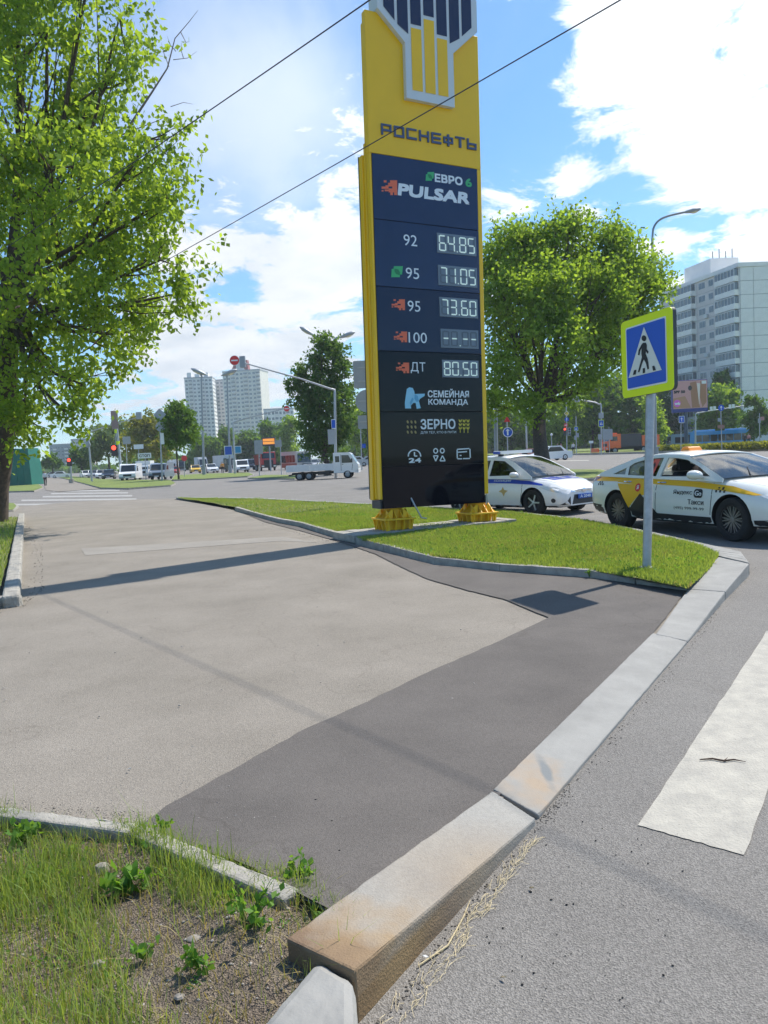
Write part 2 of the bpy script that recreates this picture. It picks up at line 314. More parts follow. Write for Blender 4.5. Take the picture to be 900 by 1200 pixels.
# ------------------------------------------------------------------ ground
struct('ground', MB().add([(-1400, -200, -.06), (1400, -200, -.06), (1400, 1600, -.06), (-1400, 1600, -.06)], [(0, 1, 2, 3)]), FARG)
road = struct('road', MB().add([(-170, -60, 0), (230, -60, 0), (230, 200, 0), (60, 200, 0), (10, 420, 0), (-100, 420, 0), (-170, 420, 0)], [tuple(range(7))]), ASPH)
def pz(x, y):
    d = math.hypot(x+.35, y-2.35); t = max(0, min(1, (1.6-d)/1.6)); return .045+.075*t*t*(3-2*t)
def atp(x, y, dz=0):
    z = .045
    for _ in range(12): p = at(x, y, z+dz); z = pz(p.x, p.y)
    return at(x, y, z+dz)
def px_poly(pts, z): return [at(x, y, z) if z is not None else atp(x, y) for x, y in pts]
def sheet(name, pts, z, m, cell=None, hf=None, kind='structure', parent=None, jit=0):
    """flat or gently domed sheet over a polygon of world points: a grid clipped to the polygon is not needed, an n-gon tessellation is refined by bmesh"""
    import bmesh
    tri = tessellate_polygon([[Vector((p[0], p[1], 0)) for p in pts]])
    bm = bmesh.new(); vv = [bm.verts.new((p[0], p[1], 0)) for p in pts]
    for t in tri:
        try: bm.faces.new([vv[i] for i in t])
        except ValueError: pass
    if cell:
        for _ in range(5):
            es = [e for e in bm.edges if e.calc_length() > cell]
            if not es: break
            bmesh.ops.subdivide_edges(bm, edges=es, cuts=1, use_grid_fill=False)
            bmesh.ops.triangulate(bm, faces=[f for f in bm.faces if len(f.verts) > 3])
    if jit:
        rj = random.Random(3)
        for v in bm.verts:
            if v.is_boundary: v.co.x += rj.uniform(-jit, jit); v.co.y += rj.uniform(-jit, jit)
    for v in bm.verts: v.co.z = (hf(v.co.x, v.co.y) if hf else z)
    for f in bm.faces:
        f.normal_update()
        if f.normal.z < 0: f.normal_flip()
    me = bpy.data.meshes.new(name); bm.to_mesh(me); bm.free(); me.shade_smooth(); o = link(name, me, m, parent); o['kind'] = kind; return o

PAVPTS = [(-60, 935), (0, 945), (165, 985), (300, 1020), (348, 1050), (398, 1076), (463, 1030), (586, 939), (663, 849), (768, 747), (808, 693), (690, 677), (585, 671), (509, 664), (425, 643), (400, 635), (350, 618), (310, 609), (275, 598), (206, 584), (100, 587), (40, 592), (-90, 600)]
pw = [atp(x, y) for x, y in PAVPTS]+[Vector((-26, 25, 0)), Vector((-9, 4.5, 0))]
sheet('pavement', pw, 0, PAV, .4, lambda x, y: pz(x, y))
sheet('pavement_patch', [atp(*p) for p in [(168, 968), (195, 947), (240, 922), (300, 889), (350, 860), (430, 824), (500, 790), (575, 757), (643, 725), (590, 703), (545, 692), (500, 679), (470, 665), (440, 650), (400, 636), (350, 622), (310, 612), (282, 600), (310, 608.5), (350, 617), (400, 634), (425, 642), (509, 663), (585, 670), (690, 676), (806, 691), (765, 745), (660, 848), (583, 937), (462, 1028), (398, 1074), (348, 1050), (300, 1020), (200, 990)]], 0, PATCH, .16, lambda x, y: pz(x, y)+.012, jit=.007)
sheet('pavement_strip', [atp(*p) for p in [(95, 643), (330, 629), (372, 636), (330, 634), (100, 651)]], 0, STRIP, 1, lambda x, y: pz(x, y)+.004)

# road markings (parts of the road)
def marking(pts, z=.004, cell=.4, jit=0):
    o = sheet('crosswalk_stripe', pts, z, PAINT, cell, parent=road, jit=jit); del o['kind']; return o
cw = [at(748, 968), at(872, 1003), at(925, 905), at(985, 750), at(900, 738)]
d1 = (at(900, 738)-at(748, 968)).normalized(); a0 = at(748, 968); b0 = at(872, 1003)
L1 = 3.95
marking([a0, b0, b0+d1*L1, a0+d1*L1], .004, .05, .004)
side = (b0-a0); gap = side*2.4
for k in (1, 2): marking([a0+gap*k, b0+gap*k, b0+gap*k+d1*L1, a0+gap*k+d1*L1])
for (x0, x1, y0, y1) in ((8, 165, 591.5, 590), (25, 160, 586.5, 585), (50, 155, 582.2, 581), (60, 150, 578.6, 577.5), (62, 140, 575.6, 574.7)):
    h = .9 if y0 > 580 else .7
    o = marking([at(x0, y0+h), at(x1, y1+h), at(x1, y1-h), at(x0, y0-h)]); o.data.materials[0] = PAINTW
for (x0, y0, x1, y1) in ((600, 541, 690, 539.5), (760, 538.5, 840, 537.5), (862, 537, 960, 536)):
    marking([at(x0, y0+.35), at(x1, y1+.35), at(x1, y1-.35), at(x0, y0-.35)])

T = PAINT.node_tree; b = T.nodes['Principled BSDF']; old = b.inputs['Base Color'].links[0].from_socket; co = T.nodes.new('ShaderNodeTexCoord')
for (sc_, lo_, hi_, k_) in ((70, .60, .66, .75), (5, .60, .80, .45)):
    n_ = T.nodes.new('ShaderNodeTexNoise'); n_.inputs['Scale'].default_value = sc_; n_.inputs['Detail'].default_value = 6; n_.inputs['Roughness'].default_value = .7; T.links.new(co.outputs['Object'], n_.inputs[0])
    mr_ = T.nodes.new('ShaderNodeMapRange'); T.links.new(n_.outputs[0], mr_.inputs[0]); mr_.inputs[1].default_value = lo_; mr_.inputs[2].default_value = hi_; mr_.inputs[3].default_value = 0; mr_.inputs[4].default_value = k_
    mxn = T.nodes.new('ShaderNodeMix'); mxn.data_type = 'RGBA'; T.links.new(mr_.outputs[0], mxn.inputs[0]); T.links.new(old, mxn.inputs[6]); mxn.inputs[7].default_value = (.20, .185, .165, 1); old = mxn.outputs[2]
T.links.new(old, b.inputs['Base Color'])
# islands and verges
ISL = [(206, 583), (300, 584), (380, 588), (454, 592), (520, 596), (590, 600), (650, 606), (700, 613), (740, 620), (780, 630), (820, 641), (842, 650), (835, 662), (815, 682), (806, 690), (690, 668), (585, 661), (509, 653), (425, 633), (400, 626), (350, 612), (310, 604), (275, 594), (240, 588)]
isl = [at(x, y, .14) for x, y in ISL]
sheet('verge', isl, .14, LAWN, 1.0, lambda x, y: .135+.02*math.sin(x*1.7)*math.sin(y*1.3))
NEAR = [at(x, y, .09) for x, y in ((-120, 930), (0, 952), (165, 975), (215, 993), (352, 1030), (425, 1085), (400, 1130), (330, 1195), (280, 1270))]
nearp = NEAR+[Vector((-1.2, 1.0, 0)), Vector((-3, 1.2, 0)), Vector((-5, 4.6, 0))]
def nz_(x, y): return .075+.02*math.sin(x*5.1+1)*math.sin(y*4.3)+.012*math.sin(x*13)*math.cos(y*11)
sheet('dirt_ground', nearp, 0, DIRT, .12, nz_)
LV = [at(x, y, .13) for x, y in ((22, 606), (12, 640), (0, 690), (-6, 712))]
lverge = [Vector((-9, 4.5, .13))]+[Vector((-60, 24, .13)), Vector((-60, 33, .13)), at(-20, 605, .13)]+LV
sheet('verge', lverge, .13, LAWN, 1.5)
def flat_isl(pts, z=.12, kname=None):
    w_ = [at(x, y, z) for x, y in pts]; n = len(w_); c = sum(w_, Vector())/n
    mb = MB(); mb.prism([(p.x, p.y) for p in w_], XY, 0, z-.012); struct('kerb', mb, CONC)
    inner = [c+(p-c)*(1-.22/max((p-c).length, .5)) for p in w_]
    sheet('verge', inner, z+.01, MATS['far_lawn'], 2)
ground_mat('far_lawn', (.19, .235, .055), .3, 12, (.13, .17, .04), .35, .6)
flat_isl([(-40, 599), (0, 599), (16, 597.5), (22, 593), (18, 589.5), (0, 588.5), (-40, 588.5)])
flat_isl([(-60, 576), (0, 576), (40, 575), (51, 571), (45, 566.5), (0, 567), (-60, 568)])
flat_isl([(118, 571.5), (150, 572), (200, 568.5), (206, 566), (200, 562.5), (150, 562), (120, 561.5), (85, 558), (64, 555.5), (70, 559.5), (85, 563)])
flat_isl([(200, 562.3), (240, 561), (290, 558), (298, 556), (292, 553.8), (240, 555), (205, 557)])
flat_isl([(290, 560), (330, 560.5), (345, 560.6), (356, 559.5), (345, 556.5), (310, 556.5)])
flat_isl([(562, 564), (620, 563), (680, 561), (712, 559), (722, 554), (706, 550), (670, 550), (600, 553.5), (560, 555)], .13)
# far pavement
sheet('pavement', [at(x, y) for x, y in ((54, 575), (70, 576.5), (118, 573), (100, 566), (75, 560), (63, 556.5), (60, 556.5), (52, 560), (52, 570))], .03, PAV)
# far verge across the right road with its kerb, hedge
fv = [at(x, y) for x, y in ((520, 537.5), (600, 534.5), (700, 533), (780, 531), (900, 528), (1010, 526), (1200, 520))]
fn_ = [Vector((p.x+.5, p.y+1.0, 0)) for p in fv]
mb = MB(); mb.prism([(p.x, p.y) for p in fv]+[(p.x, p.y) for p in reversed(fn_)], XY, 0, .25); struct('kerb', mb, CONC)
sheet('verge', fn_+[Vector((230, 60, 0)), Vector((230, 330, 0)), Vector((20, 330, 0))], .28, MATS['far_lawn'])

# ------------------------------------------------------------------ kerbs
def stone(parent, P, w, ztop, m, name='kerb_stone', zb=-.05, bev=.012, gap=.004, side=1, lab=None):
    """one kerb stone from P[0] to P[1] (world xy), width w to the side, top heights ztop=(z0,z1)"""
    a, b = Vector((P[0].x, P[0].y, 0)), Vector((P[1].x, P[1].y, 0)); d = (b-a).normalized(); a = a+d*gap; b = b-d*gap
    n = Vector((-d.y, d.x, 0))*w*side; q = [a, b, b+n, a+n]
    if side < 0: q = [a, a+n, b+n, b]; zt = [ztop[0], ztop[0], ztop[1], ztop[1]]
    else: zt = [ztop[0], ztop[1], ztop[1], ztop[0]]
    lo = [(p.x, p.y, zb) for p in q]; hi = [(p.x, p.y, z+random.uniform(-.004, .004)) for p, z in zip(q, zt)]
    o = part(name, MB().hexa(lo, hi), m, parent, bevel=bev, smooth=30)
    if lab: o['label'] = lab
    return o
K1 = plain('kerb')       # concrete kerb of the verge with the price sign
px = [(275, 594), (308, 603.5), (327, 608), (351, 612), (400, 626), (425, 632), (509, 653), (585, 661), (690, 668), (806, 690.5)]
zz = [.17, .15, .16, .16, .16, .155, .15, .15, .15, .075]
for i in range(len(px)-1):
    a = at(*px[i], zz[i]); b = at(*px[i+1], zz[i+1]); L_ = (b-a).length; n = max(1, round(L_/1.0)) if i < 8 else 2
    for k in range(n):
        z0 = zz[i]+(zz[i+1]-zz[i])*k/n; z1 = zz[i]+(zz[i+1]-zz[i])*(k+1)/n
        stone(K1, (a.lerp(b, k/n), a.lerp(b, (k+1)/n)), .12, (z0, z1), CONC, side=-1 if False else 1)
K2 = plain('kerb')       # granite kerb along the side road
def quad_stone(parent, q, zt, m, bev=.015, name='kerb_stone', zb=-.05):
    return part(name, MB().hexa([(p.x, p.y, zb) for p in q], [(p.x, p.y, z) for p, z in zip(q, zt)]), m, parent, bevel=bev, smooth=30)
def at2(p, z): return at(p[0], p[1], z)
# brown stone, flush stones, rising stones: quads (near outer, far outer, far inner, near inner)
bm_ = mat('rust_stained_granite', (.30, .285, .255), .8, nz=.1, ns=50, bump=.4, bs=130)
T = bm_.node_tree; b = T.nodes['Principled BSDF']; co = T.nodes.new('ShaderNodeTexCoord'); sx = T.nodes.new('ShaderNodeSeparateXYZ'); T.links.new(co.outputs['Object'], sx.inputs[0])
n1 = T.nodes.new('ShaderNodeTexNoise'); n1.inputs['Scale'].default_value = 6; n1.inputs['Detail'].default_value = 8; T.links.new(co.outputs['Object'], n1.inputs[0])
n2 = T.nodes.new('ShaderNodeTexNoise'); n2.inputs['Scale'].default_value = 2; n2.inputs['Detail'].default_value = 5; T.links.new(co.outputs['Object'], n2.inputs[0])
g = nmath('ADD', nmath('MULTIPLY', nmath('SUBTRACT', 2.66, sx.outputs[1], T=T), 3.2, T=T), nmath('MULTIPLY', nmath('SUBTRACT', n1.outputs[0], .5, T=T), 1.9, T=T), clamp=True, T=T)
g2 = nmath('MULTIPLY', nmath('MULTIPLY', nmath('SUBTRACT', .150, sx.outputs[2], T=T), 14, clamp=True, T=T), nmath('MULTIPLY', nmath('SUBTRACT', 3.3, sx.outputs[1], T=T), 1.2, clamp=True, T=T), T=T)
g = nmath('MAXIMUM', nmath('MULTIPLY', g, .9, T=T), nmath('MULTIPLY', g2, 1.0, clamp=True, T=T), T=T)
rc = T.nodes.new('ShaderNodeValToRGB'); rc.color_ramp.elements[0].color = (.15, .085, .04, 1); rc.color_ramp.elements[1].color = (.30, .195, .09, 1); rc.color_ramp.elements[0].position = .35; rc.color_ramp.elements[1].position = .6; T.links.new(n2.outputs[0], rc.inputs[0])
old = b.inputs['Base Color'].links[0].from_socket; mxn = T.nodes.new('ShaderNodeMix'); mxn.data_type = 'RGBA'; T.links.new(g, mxn.inputs[0]); T.links.new(old, mxn.inputs[6]); T.links.new(rc.outputs[0], mxn.inputs[7]); T.links.new(mxn.outputs[2], b.inputs['Base Color'])
q = [at(415, 1138, .17), at(628, 960, .025), at(577, 931, .045), at(335, 1100, .165)]
o = quad_stone(K2, q, (.172, .03, .065, .168), bm_, .010); o['label'] = 'rust-stained tapering kerb stone'
q = [at(631, 957, .012)]+[at(805, 753, .012), at(765, 744, .047), at(578, 929, .047)]
mid_ = [q[0], q[1], q[2], q[3].lerp(q[2], .0)]
G3 = mat('stained_granite', (.265, .258, .238), .8, nz=.14, ns=3, bump=.15, bs=120)
T = G3.node_tree; b = T.nodes['Principled BSDF']; co = T.nodes.new('ShaderNodeTexCoord'); old = b.inputs['Base Color'].links[0].from_socket
def spot(cx, cy, sxx, syy, k):
    vm = T.nodes.new('ShaderNodeMapping'); vm.inputs['Location'].default_value = (-cx/sxx, -cy/syy, 0); vm.inputs['Scale'].default_value = (1/sxx, 1/syy, 0); T.links.new(co.outputs['Object'], vm.inputs[0])
    ln = T.nodes.new('ShaderNodeVectorMath'); ln.operation = 'LENGTH'; T.links.new(vm.outputs[0], ln.inputs[0]); n_ = T.nodes.new('ShaderNodeTexNoise'); n_.inputs['Scale'].default_value = 9; n_.inputs['Detail'].default_value = 7; T.links.new(co.outputs['Object'], n_.inputs[0])
    return nmath('MULTIPLY', nmath('SUBTRACT', nmath('ADD', 1.0, nmath('MULTIPLY', nmath('SUBTRACT', n_.outputs[0], .5, T=T), 1.8, T=T), T=T), ln.outputs['Value'], clamp=True, T=T), k, clamp=True, T=T)
pS = at(628, 915, .04); pD = at(640, 905, .04)
for (pp, sxx, syy, col_, k) in ((pS, .24, .34, (.33, .255, .18, 1), 1.1), (pD, .035, .22, (.17, .18, .18, 1), 1.6)):
    mxn = T.nodes.new('ShaderNodeMix'); mxn.data_type = 'RGBA'; T.links.new(spot(pp.x, pp.y, sxx, syy, k), mxn.inputs[0]); T.links.new(old, mxn.inputs[6]); mxn.inputs[7].default_value = col_; old = mxn.outputs[2]
T.links.new(old, b.inputs['Base Color'])
quad_stone(K2, mid_, (.02, .02, .066, .066), G3, .006)
st2 = [((806, 751), (768, 743), .02, .066), ((850, 693), (806, 690), .09, .09), ((878, 660), (842, 652), .15, .15)]
for (o0, i0, z0, zi0), (o1, i1, z1, zi1) in zip(st2, st2[1:]):
    quad_stone(K2, [at(*o0, z0), at(*o1, z1).lerp(at(*o0, z0), .01), at(*i1, zi1).lerp(at(*i0, zi0), .01), at(*i0, zi0)], (z0, z1, zi1, zi0), GRAN2, .012)
cv_ = [((878, 659.5), (842, 651)), ((868, 646), (818, 640.5)), ((815, 634.5), (778, 630)), ((762, 622.5), (738, 619.5)), ((712, 613), (698, 612)), ((660, 605), (648, 605.5)), ((600, 599), (590, 599.5)), ((520, 594.5), (520, 595.5)), ((454, 590.8), (454, 591.8)), ((380, 587), (380, 588)), ((300, 583), (300, 584)), ((206, 582.2), (206, 583))]
for (o0, i0), (o1, i1) in zip(cv_, cv_[1:]):
    A, B, C, D = at(*o0, .15), at(*o1, .15), at(*i1, .15), at(*i0, .15)
    for k in range(4 if o0[0] > 600 else 3):
        n = 4 if o0[0] > 600 else 3
        quad_stone(K2, [A.lerp(B, k/n), A.lerp(B, (k+.985)/n), D.lerp(C, (k+.985)/n), D.lerp(C, k/n)], (.15,)*4, GRAN2, .01)
# pale stone at the bottom edge of the photograph, rounded top edge
q = [at(417, 1150, .15), at(420, 1290, .15), at(230, 1290, .14), at(372, 1122, .145)]
o = quad_stone(K2, [q[1], q[0], q[3], q[2]], (.155, .155, .15, .15), GRAN2, .035, zb=-.05)
K3 = plain('kerb')       # low garden kerb of the near verge
A = [at(-140, 915, .13), at(0, 943, .13), at(167, 964, .135), at(352, 1038, .14)]
for i in range(3):
    p0, p1 = A[i], A[i+1]
    stone(K3, (p0, p1), .085, (.125, .13), CONC, side=-1, bev=.012, gap=.006)
K4 = plain('kerb')       # kerb of the left verge
pts = [at(24, 711, .045), at(29, 606, .045)]
lks = [pts[0].lerp(pts[1], t) for t in (0, .07, .17, .28, .40, .53, .67, .83, 1)]
for i in range(len(lks)-1): stone(K4, (lks[i], lks[i+1]), .20, (.20, .20), CONC, side=1, bev=.03, gap=.01)
stone(K4, (lks[0]+Vector((-.9, -.05, 0)), lks[0]+Vector((-.02, -.02, 0))), .18, (.17, .19), CONC, side=1, bev=.04)

tx = bpy.data.textures.new('stone_relief', 'CLOUDS'); tx.noise_scale = .035; tx.noise_depth = 4
tx2 = bpy.data.textures.new('stone_chips', 'CLOUDS'); tx2.noise_scale = .11; tx2.noise_depth = 2
def rough(o, lv, st=.007):
    md = o.modifiers.new('d', 'SUBSURF'); md.subdivision_type = 'SIMPLE'; md.levels = md.render_levels = lv
    for t_, k_ in ((tx, st), (tx2, st*1.6)): md = o.modifiers.new('r', 'DISPLACE'); md.texture = t_; md.strength = k_; md.mid_level = .5; md.texture_coords = 'GLOBAL'
for o in K2.children:
    if o.matrix_world.translation is not None:
        ys = [v.co.y for v in o.data.vertices]
        if min(ys) < 6: rough(o, 5 if max(ys)-min(ys) < 2 else 6, .005)
        elif min(ys) < 10: rough(o, 4, .006)
for o in K3.children: rough(o, 5, .010)
for o in K4.children: rough(o, 4, .012)
for o in K1.children:
    if min(v.co.y for v in o.data.vertices) < 15: rough(o, 3, .012)
# ------------------------------------------------------------------ price sign
th_ = math.atan2(1.0, 2.12); SW = 2.35; SH = 6.92
stele = thing('fuel_price_sign', 'tall yellow fuel price pylon with blue and black panels on two yellow steel feet', 'price sign', (-.02, 15.0, .20))
Z0 = .43
ex = Vector((math.cos(th_), math.sin(th_), 0)); ey = Vector((-math.sin(th_), math.cos(th_), 0))
lean = R(-1.15); ez = (Vector((0, 0, 1))*math.cos(lean)-ex*math.sin(lean)); ex2 = ex*math.cos(lean)+Vector((0, 0, 1))*math.sin(lean)
stele.rotation_euler = Matrix((ex2, ey, ez)).transposed().to_euler()
H_ = homog([(439, 181), (558, 198.4), (569.5, 585.6), (444.4, 594.4)], [(0, Z0+SH-.13), (SW, Z0+SH-.13), (SW, Z0), (0, Z0)])
SH = SH-.13
def SF(d=-.012): return lambda u, v: (u, d, v)
def z1(x, y): return (400+x/4.5, y/4.5)
def z2(x, y): return (420+x/5, 240+y/5)
def z3(x, y): return (420+x/4.5, 430+y/4.5)
PT = Z0+SH
# yellow slabs
sx0, sx1 = -.05, SW+.10
top = H_(*z1(160, 165))[1]
E_pts = [z1(*p) for p in ((210, 150), (345, 320), (345, 565), (585, 610), (580, 355), (683, 275))]
Ep = [H_(*p) for p in E_pts]; ecx = (Ep[2][0]+Ep[3][0])/2
eb = (Ep[2][1]+Ep[3][1])/2; wx = (Ep[3][0]-Ep[2][0])/2; sh0 = (Ep[1][1]+Ep[4][1])/2; ox = 1.10; sh1 = sh0+.52
SLT = sh0+.50
mb = MB(); mb.box(sx0, sx1, 0, .15, PT+.004, SLT); part('upper_board', mb, YEL, stele, bevel=.012)
mb = MB(); mb.box(sx0, -.004, 0, .15, .62, PT+.002); part('side_trim', mb, YEL, stele, bevel=.01)
mb = MB(); mb.box(SW+.004, sx1, 0, .15, .62, PT+.002); part('side_trim', mb, YEL, stele, bevel=.01)
mb = MB(); mb.box(sx0+.02, sx1-.02, .152, .18, .66, SLT-.1); part('inner_core', mb, SDARK, stele)
mb = MB(); mb.box(sx0, sx1, .182, .27, .62, PT+.25); mb.box(sx0+.02, sx1-.02, .182, .25, PT+.25, SLT-.15); part('rear_board', mb, YEL, stele, bevel=.01)
mb = MB(); mb.box(sx0-.035, sx0+.1, .272, .42, .60, PT+.05); mb.box(sx0+.1, sx1-.1, .272, .41, .60, PT); mb.box(sx1-.1, sx1+.0, .272, .42, .6, PT+.05); part('rear_board', mb, YEL, stele, bevel=.01)
mb = MB(); mb.box(sx0-.04, sx0+.3, .422, .445, .62, PT+.06); part('rear_edge', mb, SDARK, stele)
# panels with recessed joints
seams = [PT]+[(H_(*z2(120, 65))[1]+H_(*z2(700, 125))[1])/2, (H_(*z2(130, 443))[1]+H_(*z2(708, 473))[1])/2, (H_(*z2(148, 815))[1]+H_(*z2(720, 822))[1])/2, (H_(*z3(150, 205))[1]+H_(*z3(660, 190))[1])/2, (H_(*z3(158, 490))[1]+H_(*z3(668, 487))[1])/2, Z0]
mb = MB(); mb.box(.0, SW, .05, .145, Z0+.01, PT-.01); part('panel_backing', mb, SDARK, stele)
for i, mm in enumerate((PSKY, PSKY, PSKY2, BLK, BLK, BLK)):  # colour steps darker downward, painting the fading sky reflection
    mb = MB(); mb.box(.002, SW-.002, -.01, .045, seams[i+1]+.006, seams[i]-.006); part('display_panel', mb, mm, stele, bevel=.004)
# emblem: white tower of bars rising above the board
def mir(pts): return pts+[(2*ecx-x, y) for x, y in reversed(pts)]
ET = SLT+2.35
outl = [(ecx-wx, eb), (ecx-wx, sh0), (ecx-ox, sh1), (ecx-ox, SLT+.62), (ecx-ox+.22, SLT+.62), (ecx-ox+.22, SLT+1.1), (ecx-ox+.46, SLT+1.1), (ecx-ox+.46, SLT+1.55), (ecx-ox+.7, SLT+1.55), (ecx-ox+.7, SLT+2.0), (ecx-.18, SLT+2.0), (ecx-.18, ET)]
# right shoulder is stepped lower, as in the photograph
mb = MB(); mb.prism(mir(outl), lambda p, t: (p[0], t, p[1]), -.10, .26); part('emblem', mb, EMBW, stele, bevel=.006)
bw = (2*ox-.22)/7*.80; pit = (2*ox-.20)/7
slope = (sh1-sh0)/(ox-wx)
for k in range(-3, 4):
    cx = ecx+k*pit; x0, x1 = cx-bw/2, cx+bw/2
    def zlow(x): return sh0+max(0, (abs(x-ecx)-wx))*slope+.17
    tops = {0: SLT+2.2, 1: SLT+1.85, 2: SLT+1.4, 3: SLT+.95}[abs(k)]
    if abs(k) <= 1:
        yt = sh0+{-1: .30, 0: .52, 1: .22}[k]
        mb = MB(); mb.prism([(x0, eb+.17), (x1, eb+.17), (x1, yt), (x0, yt)], XZ, -.104, -.108); part('emblem_bar', mb, YEL, stele)['label'] = 'yellow bar of the emblem'
        lo0 = lo1 = yt+.07
    else: lo0, lo1 = zlow(x0), zlow(x1)
    mb = MB(); mb.prism([(x0, lo0), (x1, lo1), (x1, tops), (x0, tops)], XZ, -.104, -.108); part('emblem_bar', mb, EMBB, stele)
# raised name
def line_text(parent, s, pl, pr, hpx, fn, m, bold=.02, name='lettering', d=-.014, Hm=None, slant=0, thick=0):
    Hm = Hm or H_
    (x0, y0), (x1, y1) = pl, pr
    u0, va = Hm(x0, y0); u1, vb = Hm(x1, y1); v = (va+vb)/2
    h = abs(Hm((x0+x1)/2, (y0+y1)/2-hpx/2)[1]-Hm((x0+x1)/2, (y0+y1)/2+hpx/2)[1])
    mb = MB(); put_text(mb, s, fn, u0, u1, v-h/2, v+h/2, bold, slant)
    return part(name, mb, m, parent, solid=thick)
# the name in wide square letters, each raised letter a piece of its own
LET = {'Р': [(0, 0, .17, 1), (.17, .84, 1, 1), (.83, .35, 1, .8), (.17, .35, .83, .53)], 'О': [(0, 0, .17, 1), (.17, .84, .83, 1), (.83, 0, 1, 1), (.17, 0, .83, .2)],
       'С': [(0, 0, .17, 1), (.17, .84, 1, 1), (.17, 0, 1, .2)], 'Н': [(0, 0, .17, 1), (.83, 0, 1, 1), (.17, .41, .83, .6)], 'Е': [(0, 0, .17, 1), (.17, .84, 1, 1), (.17, .41, .95, .6), (.17, 0, 1, .2)],
       'Ф': [(.4, -.05, .6, 1.05), (0, .2, .16, .8), (.84, .2, 1, .8), (.16, .64, .4, .8), (.6, .64, .84, .8), (.16, .2, .4, .36), (.6, .2, .84, .36)], 'Т': [(0, .84, 1, 1), (.39, 0, .61, .8)],
       'Ь': [(0, 0, .17, 1), (.17, 0, 1, .18), (.83, .18, 1, .6), (.17, .43, .83, .6)]}
pA, pB = H_(*z1(225, 703)), H_(*z1(706, 779)); vm = (pA[1]+pB[1])/2; hl = .205; wl = (pB[0]-pA[0])/(8+7*.26)
for i, ch in enumerate('РОСНЕФТЬ'):
    mb = MB(); u = pA[0]+i*wl*1.26
    for a, b_, c_, d_ in LET[ch]: mb.box(u+a*wl, u+c_*wl, -.03, .002, vm-hl/2+b_*hl, vm-hl/2+d_*hl)
    part('raised_letter', mb, LETB, stele)
line_text(stele, 'ЕВРО', z1(495, 935), z1(637, 953), 9.2, SF(), LETW, .04)
line_text(stele, '6', z1(652, 957), z1(684, 961), 9.2, SF(), GRN, .04)
line_text(stele, 'PULSAR', z1(304, 991), z1(672, 1037), 13.2, SF(), LETW, .055, slant=.12)
line_text(stele, '92', z2(268, 179), z2(346, 183), 12.3, SF(), LETW, .01)
line_text(stele, '95', z2(278, 363), z2(356, 367), 12.3, SF(), LETW, .01)
line_text(stele, '95', z2(287, 550), z2(361, 552), 12.3, SF(), LETW, .01)
line_text(stele, '100', z2(290, 731), z2(398, 734), 12.3, SF(), LETW, .01)
line_text(stele, 'ДТ', z2(300, 908), z2(388, 908), 13, SF(), LETW, .01)
line_text(stele, 'СЕМЕЙНАЯ', z3(360, 96), z3(582, 97), 10.4, SF(), LETW, .02)
line_text(stele, 'КОМАНДА', z3(363, 146), z3(577, 147), 8.2, SF(), LETW, .02)
line_text(stele, 'ЗЕРНО', z3(320, 266), z3(509, 262), 12.3, SF(), LETW, .02)
line_text(stele, 'ДЛЯ ТЕХ, КТО В ПУТИ', z3(320, 313), z3(513, 307), 3.4, SF(), LETW, .0)
line_text(stele, '24', z3(253, 465), z3(321, 463), 6, SF(), LETW, .05)
def icon(polys, m, name='icon', Hm=None, fn=None, d=-.013, parent=None):
    mb = MB()
    for P in polys:
        q = [(Hm or H_)(*p) for p in P]; tri = tessellate_polygon([[Vector((a, b, 0)) for a, b in q]])
        mb.add([(fn or SF(d))(a, b) for a, b in q], [tuple(t) for t in tri])
    return part(name, mb, m, parent or stele)
def rects(z, L_): return [[z(x0, y0), z(x1, y0), z(x1, y1), z(x0, y1)] for x0, y0, x1, y1 in L_]
def motif(z, x, y, sx, sy):  # pixelated flame strip, unit box; the pieces do not overlap
    R_ = [(.55, 0, 1, .17), (.42, .17, 1, .34), (.68, .34, 1, .55), (.25, .34, .68, .42), (0, .42, .45, .58), (.45, .55, 1, .66), (.2, .62, .45, .74), (.45, .66, 1, .82), (.55, .82, .72, 1), (.8, .82, 1, 1), (.15, .0, .32, .15), (.0, .66, .12, .76)]
    return rects(z, [(x+a*sx, y+b*sy, x+c*sx, y+d*sy) for a, b, c, d in R_])
icon(motif(z1, 222, 948, 80, 72), ORG, 'motif')
for (x, y) in ((193, 512), (203, 697), (213, 878)): icon(motif(z2, x, y, 78, 62), ORG, 'motif')
def leafic(z, x, y, sx, sy):
    icon([[z(x+a*sx, y+b*sy) for a, b in ((.25, 0), (1, 0), (.92, .75), (.75, .75), (.73, 1), (0, 1), (.05, .25), (.2, .25))]], GRN, 'leaf_badge')
    icon([[z(x+a*sx, y+b*sy) for a, b in ((.28, .22), (.6, .3), (.75, .55), (.72, .82), (.4, .7), (.28, .45))]], GRN2, 'leaf_badge', d=-.016)
leafic(z1, 448, 908, 44, 42); leafic(z2, 193, 325, 69, 62)
SEGS = {'0': 'abcdef', '1': 'bc', '2': 'abged', '3': 'abgcd', '4': 'fgbc', '5': 'afgcd', '6': 'afgecd', '7': 'abc', '8': 'abcdefg', '-': 'g'}
